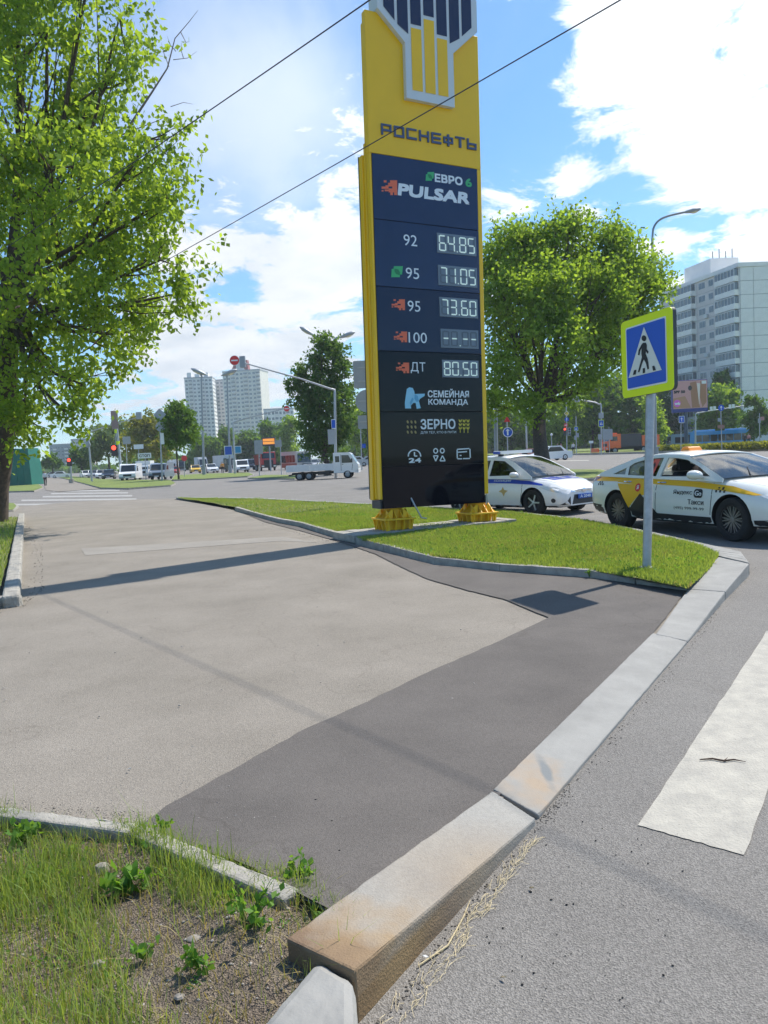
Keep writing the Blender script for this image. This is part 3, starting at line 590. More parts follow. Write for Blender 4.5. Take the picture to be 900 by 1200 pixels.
def display(z, x0, y0, x1, y1, dy, txt):   # dy: how far the right end is lower
    P = lambda a, b: H_(*z(x0+(x1-x0)*a, y0+(y1-y0)*b+dy*a))
    u0, v1_ = P(0, 0); u1 = P(1, 0)[0]; vm = P(.5, .5)[1]; hh = (P(.5, 0)[1]-P(.5, 1)[1])/2
    mb = MB(); mb.box(u0, u1, -.024, -.0105, vm-hh, vm+hh); disp = part('price_display', mb, LCD, stele, bevel=.003)
    W = u1-u0; dw = W/4.5; cx = u0+dw*.10
    for i, c in enumerate(txt):
        mb = MB()
        if c == '.':
            mb.prism_ngon(circ(cx+dw*.15, vm-hh*.74, dw*.07, 8), XZ, -.027, -.030); cx += dw*.30; part('decimal_point', mb, SEG, disp); continue
        xa, xb = cx+dw*.10, cx+dw*.90; t = dw*.13; ya, yb, ym = vm-hh*.80, vm+hh*.80, vm
        S = {'a': (xa+t, xb-t, yb-t, yb), 'd': (xa+t, xb-t, ya, ya+t), 'g': (xa+t, xb-t, ym-t/2, ym+t/2), 'f': (xa, xa+t, ym+t*.6, yb-t*.5), 'b': (xb-t, xb, ym+t*.6, yb-t*.5), 'e': (xa, xa+t, ya+t*.5, ym-t*.6), 'c': (xb-t, xb, ya+t*.5, ym-t*.6)}
        for k, (a, b_, c_, d_) in S.items(): mb.m = 0 if k in SEGS[c] else 1; mb.box(a, b_, -.030, -.0245, c_, d_)
        cx += dw; part('digit', mb, [SEG, LCDO], disp)
display(z2, 458, 140, 684, 249, 20, '64.85'); display(z2, 464, 320, 690, 432, 12, '71.05'); display(z2, 471, 500, 694, 610, 10, '73.60')
display(z2, 477, 682, 699, 790, 6, '--.--'); display(z2, 485, 862, 701, 964, 2, '80.50')
# bears, grains, wheat, pictograms
icon([[z3(*p) for p in ((248, 75), (262, 66), (280, 70), (288, 88), (290, 102), (345, 100), (343, 112), (318, 128), (312, 140), (322, 178), (300, 182), (294, 150), (282, 150), (268, 165), (270, 180), (237, 180), (236, 150), (242, 110))]], ICE, 'bear_picture')
icon([[z3(*p) for p in ((290, 104), (306, 112), (312, 140), (300, 145), (288, 128))], [z3(*p) for p in ((262, 150), (276, 120), (284, 130), (268, 165))]], ICE2, 'bear_picture', d=-.016)
for i in range(3):
    for j in range(3):
        icon([[z3(250+i*21+5*math.cos(a)*1.1+2*math.sin(a), 253+j*28+9*math.sin(a)) for a in [k*math.pi/4 for k in range(8)]]], mat('grain_print', (.35, .27, .10), .5), 'grain')
for i in range(3):
    pl = []
    for j in range(3):
        y = 246+j*20; x = 535+i*21
        pl += [[z3(x-8, y-10), z3(x-1, y-2), z3(x-1, y+10), z3(x-7, y+2)], [z3(x+8, y-10), z3(x+7, y+2), z3(x+1, y+10), z3(x+1, y-2)]]
    pl.append([z3(535+i*21-1.5, 296), z3(535+i*21+1.5, 296), z3(535+i*21+1.5, 311), z3(535+i*21-1.5, 311)])
    icon(pl, mat('wheat_print', (.75, .6, .06), .5), 'wheat_ear')
def strokes(z, segs, t=5):
    out = []
    for (x0, y0, x1, y1) in segs:
        dx, dy = x1-x0, y1-y0; l = math.hypot(dx, dy); nx, ny = -dy/l*t/2, dx/l*t/2
        out.append([z(x0+nx, y0+ny), z(x1+nx, y1+ny), z(x1-nx, y1-ny), z(x0-nx, y0-ny)])
    return out
def arc_s(cx, cy, r, a0, a1, n=10, ry=None): 
    P = [(cx+r*math.cos(R(a0+(a1-a0)*i/n)), cy-(ry or r)*math.sin(R(a0+(a1-a0)*i/n))) for i in range(n+1)]; return [(*P[i], *P[i+1]) for i in range(n)]
icon(strokes(z3, arc_s(285, 440, 34, -5, 185)+[(285, 418, 285, 440), (285, 440, 300, 440)], 7), LETW, 'clock_icon')
icon(strokes(z3, arc_s(401, 411, 11, 0, 360, 10, 13)+arc_s(437, 410, 11, 0, 360, 10, 13)+[(389, 438, 414, 438), (389, 438, 401, 468), (414, 438, 401, 468), (424, 466, 453, 466), (424, 466, 438, 437), (453, 466, 438, 437)], 6), LETW, 'restroom_icon')
icon(strokes(z3, [(518, 402, 585, 397), (588, 399, 590, 448), (588, 452, 550, 453), (518, 404, 519, 452), (520, 454, 545, 454), (522, 418, 572, 414), (532, 436, 542, 436)], 6), LETW, 'card_icon')
# two yellow steel feet
def foot(u):
    f = MB(); cy = .24
    f.box(u-.37, u+.37, cy-.37, cy+.37, -.10, -.02)
    f.hexa([(u-.24, cy-.24, -.018), (u+.24, cy-.24, -.018), (u+.24, cy+.24, -.018), (u-.24, cy+.24, -.018)], [(u-.26, cy-.26, .2), (u+.26, cy-.26, .2), (u+.26, cy+.26, .2), (u-.26, cy+.26, .2)])
    r = part('sign_foot', f, YEL2, stele, bevel=.008)
    g_ = MB()
    g_.hexa([(u-.42, cy-.42, .2), (u+.42, cy-.42, .2), (u+.42, cy+.42, .2), (u-.42, cy+.42, .2)], [(u-.42, cy-.42, .235), (u+.42, cy-.42, .235), (u+.42, cy+.42, .235), (u-.42, cy+.42, .235)])
    part('flange', g_, YEL2, r, bevel=.006)
    for sgn in (-1, 1):
        for k in range(4):
            t = -.33+.22*k
            h = MB(); h.prism([(.262, -.018), (.35, -.018), (.41, .198), (.262, .198)], lambda p, tt: (u+tt, cy+sgn*p[0], p[1]), t-.012+(.0), t+.012); part('rib', h, YEL2, r)
            h = MB(); h.prism([(.262, -.018), (.35, -.018), (.41, .198), (.262, .198)], lambda p, tt: (u+sgn*p[0], cy+tt, p[1]), t-.012, t+.012); part('rib', h, YEL2, r)
            h = MB(); h.prism([(.14, .237), (.40, .237), (.16, .42), (.14, .42)], lambda p, tt: (u+tt*.8, cy+sgn*p[0], p[1]), t-.012, t+.012); part('rib', h, YEL2, r)
            h = MB(); h.prism([(.14, .237), (.40, .237), (.16, .42), (.14, .42)], lambda p, tt: (u+sgn*p[0], cy+tt*.8, p[1]), t-.012, t+.012); part('rib', h, YEL2, r)
    c = MB(); c.box(u-.17, u+.17, cy-.17, cy+.17, .236, .60); part('column', c, YEL2, r)
foot(.33); foot(2.30)
for o in [c for c in stele.children if c.name.startswith('sign_foot')]:
    u = .33 if o.name == 'sign_foot' else 2.30
    o.scale = (.80, .80, 1); o.location = (u*.20, .24*.20, 0)
mb = MB(); mb.box(-.04, SW+.05, .03, .43, Z0+.004, Z0+.16); part('bottom_beam', mb, mat('dark_steel', (.03, .034, .04), .5), stele)
# concrete footing under the sign
fb = thing('concrete_footing', 'long low concrete slab under the yellow feet of the price sign', 'footing', (stele.location.x, stele.location.y, 0), th_)
mb = MB(); n = 14
for k in range(n):
    x0 = -.75+3.75*k/n; x1 = -.75+3.75*(k+1)/n-.012; j = random.uniform(-.03, .03)
    mb.box(x0, x1, -.22+j, .85, .05, .20+random.uniform(-.008, .004))
part('slab', mb, CONC, fb, bevel=.012)
mb = MB(); mb.tube([(.62, .0, .62), (.66, -.1, .45), (.78, -.12, .22), (.9, -.1, .2)], .015, 6); part('cable', mb, GALV, stele)

# ------------------------------------------------------------------ pedestrian crossing sign
def flat_sign(name, label, cat, centre, dirx, w, h, r, layers, thick=.03, group=None, back=GREY, parent=None, dz=Vector((0, 0, 1))):
    pass
ps = thing('pedestrian_crossing_sign', 'large pedestrian crossing sign with lime border on a leaning grey post at the kerb corner', 'road sign', at(757, 667, .14))
base = Vector(ps.location); topc = aty(764, 375, 9.45)
mb = MB(); mb.tube([(0, 0, -.2), tuple(topc-base)], .052, 14); mb.tube([(0, 0, -.01), (0, 0, .03)], .09, 12); part('post', mb, GALV, ps, smooth=40)
# board plane: left edge farther than right edge
cR = aty(789.4, 407.5, 8.86); cL = aty(729.4, 423, 9.72)
du = (cR-cL); BW = du.length; du.normalize(); BH = .94; nrm = du.cross(Vector((0, 0, 1))).normalized(); dv = nrm.cross(du) if nrm.y < 0 else du.cross(nrm)
if nrm.y > 0: nrm = -nrm
dv = Vector((0, 0, 1))
cen = (cL+cR)/2-base
def BF(d): return lambda u, v: tuple(cen+du*(u)+dv*(v)+nrm*d)
H2 = homog([(729.9, 379.7), (789.2, 360.4), (789.2, 454.8), (728.8, 466.2)], [(-BW/2, BH/2), (BW/2, BH/2), (BW/2, -BH/2), (-BW/2, -BH/2)])
mb = MB(); mb.prism_ngon(rrect(-BW/2, BW/2, -BH/2, BH/2, .06), lambda p, t: BF(t)(*p), 0, -.05); part('sign_case', mb, SDARK, ps)
mb = MB(); mb.prism_ngon(rrect(-BW/2, BW/2, -BH/2, BH/2, .06), lambda p, t: BF(t)(*p), .012, .002); part('lime_board', mb, LIME, ps)
# (the post passes behind the case)
z8 = lambda x, y: (680+x/3.527, 340+y/3.527)
def bpoly(pts, m, name, d): 
    q = [H2(*z8(*p)) for p in pts]; tri = tessellate_polygon([[Vector((a, b_, 0)) for a, b_ in q]]); mb = MB(); mb.add([BF(d)(*p) for p in q], [tuple(t) for t in tri]); return part(name, mb, m, ps)
hw = BW*.375; hh = BH*.385
def brect(a, m, name, d, w_=1): mb = MB(); mb.prism_ngon(rrect(-hw*a, hw*a, -hh*a, hh*a, .02), lambda p, t: BF(t)(*p), d, d-.002); return part(name, mb, m, ps)
brect(1.05, SWHITE, 'white_edge', .016); brect(1.0, SBLUE, 'blue_field', .020)
bpoly([(273, 155), (341, 326), (203, 360)], mat('sign_cream', (.72, .74, .66), .5), 'white_triangle', .024)
man = [[(262, 225), (268, 218), (280, 217), (284, 226), (283, 243), (290, 253), (287, 262), (279, 252), (278, 262), (285, 280), (288, 300), (290, 322), (283, 325), (278, 300), (270, 284), (262, 300), (250, 335), (243, 337), (254, 300), (262, 275), (260, 262), (262, 240), (255, 252), (252, 268), (246, 266), (250, 246)]]
for p in man: bpoly(p, SBLACK, 'walking_figure', .028)
bpoly([(273+10*math.cos(k*.524), 200+12*math.sin(k*.524)) for k in range(12)], SBLACK, 'walking_figure', .028)
for p in ([(228, 328), (238, 326), (234, 345), (222, 348)], [(264, 320), (273, 318), (273, 338), (263, 341)], [(303, 311), (312, 309), (318, 327), (306, 330)]): bpoly(p, SBLACK, 'crossing_bar', .028)

# ------------------------------------------------------------------ vehicles
def bvh_of(o, M=None):
    me = o.data; vs = [v.co.copy() for v in me.vertices]; return BVHTree.FromPolygons(vs, [tuple(p.vertices) for p in me.polygons])
def refine(pts2, fs, cell):
    import bmesh
    bm = bmesh.new(); vv = [bm.verts.new((a, b, 0)) for a, b in pts2]
    for f in fs:
        try: bm.faces.new([vv[i] for i in f])
        except ValueError: pass
    for _ in range(6):
        es = [e for e in bm.edges if e.calc_length() > cell]
        if not es: break
        bmesh.ops.subdivide_edges(bm, edges=es, cuts=1); bmesh.ops.triangulate(bm, faces=[f for f in bm.faces if len(f.verts) > 3])
    bm.verts.index_update(); out = [(v.co.x, v.co.y) for v in bm.verts], [tuple(v.index for v in f.verts) for f in bm.faces]; bm.free(); return out
def wrap(name, tree, pts2, fs, m, parent, how, off=.004, cell=.12):
    """lay a flat print over a body: how='r' right side (y<0), 'l' left side, 't' top, 'f' front; pts2 are (x,z) or (x,y) or (y,z)"""
    pts2, fs = refine(pts2, fs, cell); V = []; 
    for a, b in pts2:
        o, d = {'r': ((a, -3, b), (0, 1, 0)), 'l': ((a, 3, b), (0, -1, 0)), 't': ((a, b, 4), (0, 0, -1)), 'f': ((4, a, b), (-1, 0, 0)), 'b': ((-4, a, b), (1, 0, 0))}[how]
        h = tree.ray_cast(Vector(o), Vector(d))
        if h[0] is None: V.append(None); continue
        nn = h[1] if h[1].dot(Vector(d)) < 0 else -h[1]
        V.append(tuple(h[0]+nn*off))
    fs = [f for f in fs if all(V[i] is not None for i in f)]; V = [v or (0, 0, 0) for v in V]
    mb = MB(); mb.add(V, fs); return part(name, mb, m, parent, smooth=60)
def poly_tri(P): return P, [tuple(t) for t in tessellate_polygon([[Vector((a, b, 0)) for a, b in P]])]
def wrap_poly(name, tree, P, m, parent, how, **k): return wrap(name, tree, *poly_tri(P), m, parent, how, **k)
def wrap_text(name, tree, s, a0, a1, b0, b1, m, parent, how, bold=0, slant=0, flip=False, rot=False, off=.006):
    vs, fs, _ = glyphs(s, 0); e = bold*(b1-b0); allv = []; allf = []
    o = None
    mbs = []
    for dx in ((-e, e) if e else (0,)):
        P = []
        for u, v in vs:
            if flip: u = 1-u
            x = a0+(a1-a0)*u+(slant*(b1-b0)*v)+dx; y = b0+(b1-b0)*v
            if rot: x = a0+(a1-a0)*v; y = b0+(b1-b0)*u+dx
            P.append((x, y))
        allf += [tuple(i+len(allv) for i in f) for f in fs]; allv += P
    return wrap(name, tree, allv, allf, m, parent, how, off=off, cell=.25)
def interp_st(st, n):
    P = [Vector(s[:3]) for s in st]; A = np.array(st, float); x = A[:, 0]; out = []
    k = len(st)
    for i in range(k-1):
        p0, p1, p2, p3 = A[max(i-1, 0)], A[i], A[i+1], A[min(i+2, k-1)]
        for j in range(n):
            t = j/n; out.append(.5*((2*p1)+(p2-p0)*t+(2*p0-5*p1+4*p2-p3)*t*t+(3*p1-p0-3*p2+p3)*t**3))
    out.append(A[-1]); return out
def fixn(me):
    import bmesh
    bm = bmesh.new(); bm.from_mesh(me); bmesh.ops.remove_doubles(bm, verts=bm.verts, dist=1e-5); bmesh.ops.recalc_face_normals(bm, faces=bm.faces); bm.to_mesh(me); bm.free()
def car_body(parent, st, m, wheels, wr, n=5, name='body'):
    S = interp_st(st, n); P = []
    for x, zb, zt, wb, wm, wt in S:
        h = zt-zb
        half = [(0, zb), (wb*.85, zb), (wb, zb+.05), (wm*.99, zb+.22*h), (wm, zb+.45*h), (wm*.992, zb+.68*h), (wm*.965, zb+.80*h), (wt*1.02, zt-.035), (wt*.93, zt-.004), (wt*.5, zt+.018), (0, zt+.025)]
        P.append([(x, -a, b) for a, b in half]+[(x, a, b) for a, b in reversed(half[1:-1])])
    k = len(P[0]); mb = MB(); vs = [p for r in P for p in r]
    fs = [(i*k+j, i*k+(j+1) % k, (i+1)*k+(j+1) % k, (i+1)*k+j) for i in range(len(P)-1) for j in range(k)]
    fs += [tuple(reversed(range(k))), tuple((len(P)-1)*k+j for j in range(k))]
    mb.add(vs, fs); o = part(name, mb, [m, PLA], parent)
    tree = bvh_of(o)
    cut = MB()
    for wx in wheels:
        for sg in (-1, 1):
            cut.prism_ngon(circ(wx, wr, wr*1.17, 28), lambda p, t: (p[0], t, p[1]), sg*.58, sg*1.3) if sg < 0 else cut.prism_ngon(circ(wx, wr, wr*1.17, 28)[::-1], lambda p, t: (p[0], t, p[1]), sg*.58, sg*1.3)
    c = part('cutter', cut, PLA, parent); fixn(o.data); fixn(c.data); md = o.modifiers.new('x', 'BOOLEAN'); md.operation = 'DIFFERENCE'; md.object = c; md.solver = 'EXACT'
    bpy.context.view_layer.update(); me = bpy.data.meshes.new_from_object(o.evaluated_get(bpy.context.evaluated_depsgraph_get()))
    o.modifiers.clear(); o.data = me; bpy.data.objects.remove(c)
    me.shade_smooth(); me.set_sharp_from_angle(angle=R(38)); me.name = name
    # wheel wells and underside in black
    for p in me.polygons:
        ce = p.center; nn = p.normal
        near = any(abs((ce-Vector((wx, ce.y, wr))).length) < wr*1.2 for wx in wheels)
        if (near and (abs(nn.y) > .9 and abs(ce.y) < .62 or abs(nn.y) < .3 and abs((ce-Vector((wheels[0] if abs(ce.x-wheels[0]) < abs(ce.x-wheels[-1]) else wheels[-1], ce.y, wr))).length-wr*1.17) < .04)) or nn.z < -.9: p.material_index = min(1, len(me.materials)-1)
    return o, tree
def wheel(parent, x, y, r, w, rimm, spokes=10, style=0):
    wroot = bpy.data.objects.new('wheel', None); COL.objects.link(wroot); wroot.parent = parent; wroot.location = (x, y, r)
    s = 1 if y > 0 else -1; fn = lambda a, b, h: (a, h*s, b)
    t = MB(); t.lathe([(r*.66, -w*.45), (r*.80, -w*.5), (r*.94, -w*.48), (r, -w*.36), (r, w*.36), (r*.94, w*.48), (r*.8, w*.5), (r*.68, w*.45), (r*.66, w*.3)], fn, 32); part('tyre', t, RUB, wroot, smooth=40)
    q = MB(); q.lathe([(r*.66, -w*.4), (r*.66, w*.43), (r*.62, w*.43), (r*.60, w*.2), (r*.45, w*.10), (0, w*.10)], fn, 28)
    q2 = MB(); q2.lathe([(r*.14, w*.2), (r*.13, w*.38), (0, w*.4)], fn, 12)
    for k in range(spokes):
        a = 2*math.pi*k/spokes; dirs = ((a-.10, a), (a+.16, a+.04)) if style else ((a, a),)
        for a1, a0 in dirs:
            c0 = Vector((math.cos(a0), math.sin(a0))); c1 = Vector((math.cos(a1), math.sin(a1))); n0 = Vector((-c0.y, c0.x)); th = r*(.028 if style else .055)
            p = [c0*r*.1-n0*th, c0*r*.1+n0*th, c1*r*.64+n0*th*.9, c1*r*.64-n0*th*.9]
            q2.hexa([(v.x, s*w*.26, v.y) for v in (p if s < 0 else p[::-1])], [(v.x, s*w*.37, v.y) for v in (p if s < 0 else p[::-1])])
    part('rim', q, PLA if style or True else rimm, wroot, smooth=40); part('hub_and_spokes', q2, rimm, wroot)
    return wroot
def greenhouse(parent, rail, iw, ir, yfn, wins, m, openw=(), glassm=None, bulge=.06):
    """rail: (x,z) from the foot of the windscreen over the roof to the foot of the rear window; iw: rail points of the windscreen, ir: first of the rear window"""
    glassm = glassm or GL
    R_ = rail
    for sg in (-1, 1):
        outer = R_+[(R_[-1][0], R_[-1][1]-.06), (R_[0][0], R_[0][1]-.06)]
        tri = tessellate_polygon([[Vector((a, b, 0)) for a, b in outer]]+[[Vector((a, b, 0)) for a, b in wn] for wn in wins])
        allp = outer+[p for wn in wins for p in wn]
        mb = MB(); mb.add([(a, sg*yfn(b), b) for a, b in allp], [tuple(t) for t in tri]); part('window_frame', mb, m, parent, solid=.03)
        for i, wn in enumerate(wins):
            if (sg, i) in openw: continue
            P, F = poly_tri(wn); mb = MB(); mb.add([(a, sg*(yfn(b)-.012), b) for a, b in P], F); part('side_window', mb, glassm, parent)
            # rubber seal round the pane
            c = Vector((sum(a for a, b in wn)/len(wn), sum(b for a, b in wn)/len(wn))); inn = [tuple(Vector(p)+(c-Vector(p)).normalized()*.022) for p in wn]
            mb = MB(); ring2(mb, wn, inn, lambda a, b: (a, sg*(yfn(b)+.004), b)); part('window_seal', mb, PLA, parent)
    def strip(i0, i1, name, mm, solid=0, inset=0, rz=0):
        P = []
        pts = R_[i0:i1+1]
        if len(pts) == 2: pts = [tuple(Vector(pts[0]).lerp(Vector(pts[1]), t/4)) for t in range(5)]
        for k, (x, z) in enumerate(pts):
            y = yfn(z)-inset; row = []
            for j in range(13):
                t = -1+j/6; c = (1-t*t); dirx = bulge*c if name == 'windscreen' else (-bulge*c if name == 'rear_window' else 0)
                row.append((x+dirx, t*y, z+(.045*c if name == 'roof' else .02*c)+rz))
            P.append(row)
        mb = MB(); mb.grid(P); return part(name, mb, mm, parent, smooth=60, solid=solid)
    strip(0, iw, 'windscreen', glassm, inset=.01); strip(iw, ir, 'roof', m, solid=.02); strip(ir, len(R_)-1, 'rear_window', glassm, inset=.01)
def seats(parent, xs, ys, zb, h=.5):
    for x in xs:
        for y in ys:
            mb = MB(); mb.prism(rrect(-.23, .23, 0, h, .09), lambda p, t: (x+t-.15*(p[1]), y+p[0], zb+p[1]), -.06, .06); mb.prism(rrect(-.12, .12, h+.03, h+.2, .05), lambda p, t: (x+t-.15*p[1], y+p[0], zb+p[1]), -.04, .04)
            part('seat', mb, SEAT, parent, bevel=.02)
def mirror(parent, x, y, z, m, s=1):
    sg = 1 if y > 0 else -1
    mb = MB(); mb.tube([(x, y-sg*.12, z-.03), (x, y, z)], .025, 6)
    q = circ(0, 0, 1, 12)
    for k, (f, xx) in enumerate(((.8, .10), (1, .03), (1, -.05))): pass
    P = [[(x+xx*s, y+.06*sg+c*.105*f*s, z+.02+d*.07*f*s) for c, d in q+[q[0]]] for f, xx in ((.01, .12), (.55, .11), (.85, .07), (1, .02), (1, -.05), (.9, -.06))]
    mb.grid(P); part('wing_mirror', mb, m, parent, smooth=50)
    g = MB(); g.add([(x-.055*s, y+.06*sg+c*.09*s, z+.02+d*.06*s) for c, d in q], [tuple(range(12))]); part('mirror_glass', g, CHR, parent)

# --- taxi saloon
rf, ff = at(722, 619), at(860, 635); hd = (ff-rf).normalized()
taxi = thing('taxi_car', 'cream taxi saloon with a yellow side band and an open front window', 'car', (0, 0, 0), math.atan2(hd.y, hd.x), s=1.035)
WB = 2.84; TW = .93
ctr = (rf+ff)/2; left = Vector((-hd.y, hd.x, 0)); taxi.location = ctr+left*(TW-.02)*1.035+hd*.0
XR, XF, WR = -1.42, 1.42, .345
st = [(-2.44, .42, .90, .55, .62, .56), (-2.36, .30, 1.0, .72, .80, .70), (-2.1, .24, 1.045, .84, .90, .74), (-1.5, .22, 1.05, .88, .93, .78), (-.7, .2, 1.01, .88, .93, .82), (.3, .2, .985, .88, .93, .84), (.95, .2, .975, .88, .93, .82), (1.45, .21, .93, .88, .93, .78), (1.95, .22, .85, .84, .90, .72), (2.28, .24, .74, .74, .81, .62), (2.43, .30, .62, .58, .64, .5)]
body, tr = car_body(taxi, st, TAXI, (XR, XF), WR)
for x in (XR, XF):
    for y in (-.80, .80): wheel(taxi, x, y, WR, .235, RIMD if False else mat('graphite_rim', (.22, .22, .23), .35, .7), 10, 1)
yfn = lambda z: .845-(z-1.0)*.50
rail = [(1.22, .985), (.95, 1.12), (.6, 1.29), (.30, 1.41), (.05, 1.455), (-.4, 1.475), (-.85, 1.44), (-1.15, 1.385), (-1.6, 1.22), (-2.02, 1.06)]
W1 = [(.93, 1.015), (.62, 1.20), (.28, 1.35), (.0, 1.395), (-.22, 1.405), (-.26, 1.0)]
W2 = [(-.36, 1.0), (-.33, 1.405), (-.75, 1.385), (-1.08, 1.30), (-1.20, 1.22), (-1.16, 1.02)]
W3 = [(-1.24, 1.03), (-1.27, 1.19), (-1.52, 1.08), (-1.60, 1.04)]
low = lambda P: [(a, 1+(b-1)*.80 if b > 1 else b) for a, b in P]
greenhouse(taxi, low(rail), 3, 7, yfn, [low(W1), low(W2), low(W3)], TAXI, openw=((-1, 0),))
mb = MB(); mb.grid([[(x, y, 1.012) for y in (-.80, .8)] for x in (-1.75, 1.1)]); part('cabin_floor', mb, SEAT, taxi)
seats(taxi, (-.12,), (-.38, .38), .62, .45); seats(taxi, (-1.0,), (-.38, .38), .62, .55)
mb = MB(); mb.tube([(.62+.02*math.sin(a), .38+.19*math.cos(a), 1.0+.17*math.sin(a)) for a in [k*math.pi/8 for k in range(17)]], .014, 6); part('steering_wheel', mb, PLA, taxi)
mirror(taxi, .78, -.97, 1.03, TAXI, 1.1); mirror(taxi, .78, .97, 1.03, TAXI, 1.1)
# doors: dark joint lines, handles, sill, band, prints
def joint(tree, P, m, parent, how='r', t=.007):
    pts = []; fs = []
    for (x0, z0), (x1, z1_) in zip(P, P[1:]):
        dx, dz = x1-x0, z1_-z0; l = math.hypot(dx, dz); nx, nz_2 = -dz/l*t, dx/l*t; k = len(pts); pts += [(x0+nx, z0+nz_2), (x1+nx, z1_+nz_2), (x1-nx, z1_-nz_2), (x0-nx, z0-nz_2)]; fs.append((k, k+1, k+2, k+3))
    return wrap('door_joint', tree, pts, fs, m, parent, how, off=.003)
for how in 'rl':
    joint(tr, [(1.02, .96), (1.03, .7), (.98, .32)], PLA, taxi, how, .007); joint(tr, [(-.30, .98), (-.31, .6), (-.33, .32)], PLA, taxi, how, .007)
    joint(tr, [(-1.22, .99), (-1.12, .8), (-1.02, .62), (-.95, .32)], PLA, taxi, how, .007)
    wrap_poly('side_sill', tr, [(1.0, .36), (-1.0, .36), (-1.0, .205), (1.0, .205)], PLA, taxi, how)
    wrap_poly('yellow_band', tr, [(-2.33, .93), (-2.28, .985), (-1.5, 1.0), (-.3, .965), (.7, .925), (1.4, .865), (1.98, .74), (1.86, .735), (1.3, .79), (.6, .84), (-.4, .87), (-1.4, .90), (-2.1, .90)], TYEL, taxi, how, off=.005)
    wrap_poly('yellow_wedge', tr, [(-1.42, .905), (-.55, .875), (-.55, .68), (-.78, .65), (-1.06, .42)], TYEL, taxi, how, off=.0045)
    wrap_poly('black_wedge', tr, [(-.72, .70), (-1.04, .40), (-.96, .30), (-.2, .30), (-.35, .42)], SBLACK, taxi, how, off=.006)
    wrap_poly('bumper_guard', tr, [(-2.42, .42), (-2.3, .46), (-1.9, .44), (-1.85, .34), (-1.9, .23), (-2.4, .31)], PLA, taxi, how)
    wrap_poly('bumper_guard', tr, [(2.42, .40), (2.3, .38), (1.86, .36), (1.84, .24), (2.3, .255), (2.42, .31)], PLA, taxi, how)
    wrap_poly('headlight', tr, [(2.42, .60), (2.3, .645), (2.05, .70), (1.88, .755), (2.12, .72), (2.36, .68), (2.42, .65)], LAMP, taxi, how)
    wrap_poly('rear_light', tr, [(-2.42, .90), (-2.34, .98), (-2.0, .97), (-2.1, .92), (-2.3, .86)], mat('smoked_red', (.12, .01, .01), .15), taxi, how, off=.007)
for y in (-.925,):
    for x in (-.15, -1.08):
        mb = MB(); mb.tube([(x-.10, y+.02, .905), (x-.05, y-.02, .905), (x+.06, y-.02, .905), (x+.1, y+.02, .905)], .014, 6); part('door_handle', mb, CHR, taxi, smooth=50)
sq = MB()
def checks(x0, z0, s_, how):
    pl = []; fs = []
    for i in range(5):
        for j in range(2):
            if (i+j) % 2 == 0: k = len(pl); pl += [(x0+i*s_, z0+j*s_), (x0+i*s_+s_*.96, z0+j*s_), (x0+i*s_+s_*.96, z0+j*s_+s_*.96), (x0+i*s_, z0+j*s_+s_*.96)]; fs.append((k, k+1, k+2, k+3))
    wrap('checker_print', tr, pl, fs, SBLACK, taxi, how, off=.006)
checks(1.10, .765, .042, 'r'); checks(-2.02, .82, .038, 'r')
wrap_text('taxi_lettering', tr, 'Яндекс', .15, .60, .70, .785, SBLACK, taxi, 'r', .03)
wrap_poly('logo_disc', tr, rrect(.635, .835, .665, .81, .05), SBLACK, taxi, 'r', off=.0055, cell=.1)
wrap_text('logo_lettering', tr, 'Go', .665, .81, .70, .78, LETW, taxi, 'r', .06, off=.008)
wrap_text('taxi_lettering', tr, 'Такси', .50, .86, .55, .635, SBLACK, taxi, 'r', .03)
wrap_text('phone_lettering', tr, '(495) 999-99-99', .16, .86, .445, .505, SBLACK, taxi, 'r', .0)
wrap_text('number_lettering', tr, '512', -.55, -.38, .76, .84, SBLACK, taxi, 'r', .0)
wrap_poly('badge', tr, circ(-.79, .80, .075, 20), SRED, taxi, 'r', off=.007, cell=.1)
wrap_text('badge_lettering', tr, 'Я', -.815, -.765, .765, .84, LETW, taxi, 'r', .06, off=.009)
P, F = poly_tri(low([(-.66, 1.02), (-.47, 1.02), (-.42, 1.39), (-.58, 1.385)])); mb = MB(); mb.add([(a, -(yfn(b_)+.004), b_) for a, b_ in P], F); part('window_poster', mb, mat('poster_red', (.75, .10, .06), .5), taxi)
P, F = poly_tri(low([(-.61, 1.05), (-.53, 1.05), (-.49, 1.25), (-.53, 1.32), (-.59, 1.24)])); mb = MB(); mb.add([(a, -(yfn(b_)+.007), b_) for a, b_ in P], F); part('window_poster', mb, mat('poster_dark', (.07, .03, .03), .5), taxi)
mb = MB(); mb.hexa([(-.55, -.16, 1.415), (-.30, -.16, 1.415), (-.30, .16, 1.415), (-.55, .16, 1.415)], [(-.50, -.14, 1.50), (-.36, -.14, 1.50), (-.36, .14, 1.5), (-.5, .14, 1.5)]); part('roof_light', mb, LAMPO, taxi, bevel=.02)
mb = MB(); mb.tube([(1.28, -.35, 1.015), (.98, -.12, 1.13)], .008, 5); mb.tube([(1.28, .35, 1.02), (.98, .58, 1.13)], .008, 5); part('wiper', mb, PLA, taxi)
wrap_poly('grille', tr, [(-.45, .33), (.45, .33), (.5, .55), (-.5, .55)], PLA, taxi, 'f')

for sg in (-1, 1): joint(tr, [(2.30, .50*sg), (1.95, .62*sg), (1.30, .74*sg)], PLA, taxi, 't', .005)
joint(tr, [(-.45, .60), (.45, .60)], PLA, taxi, 'f', .005)
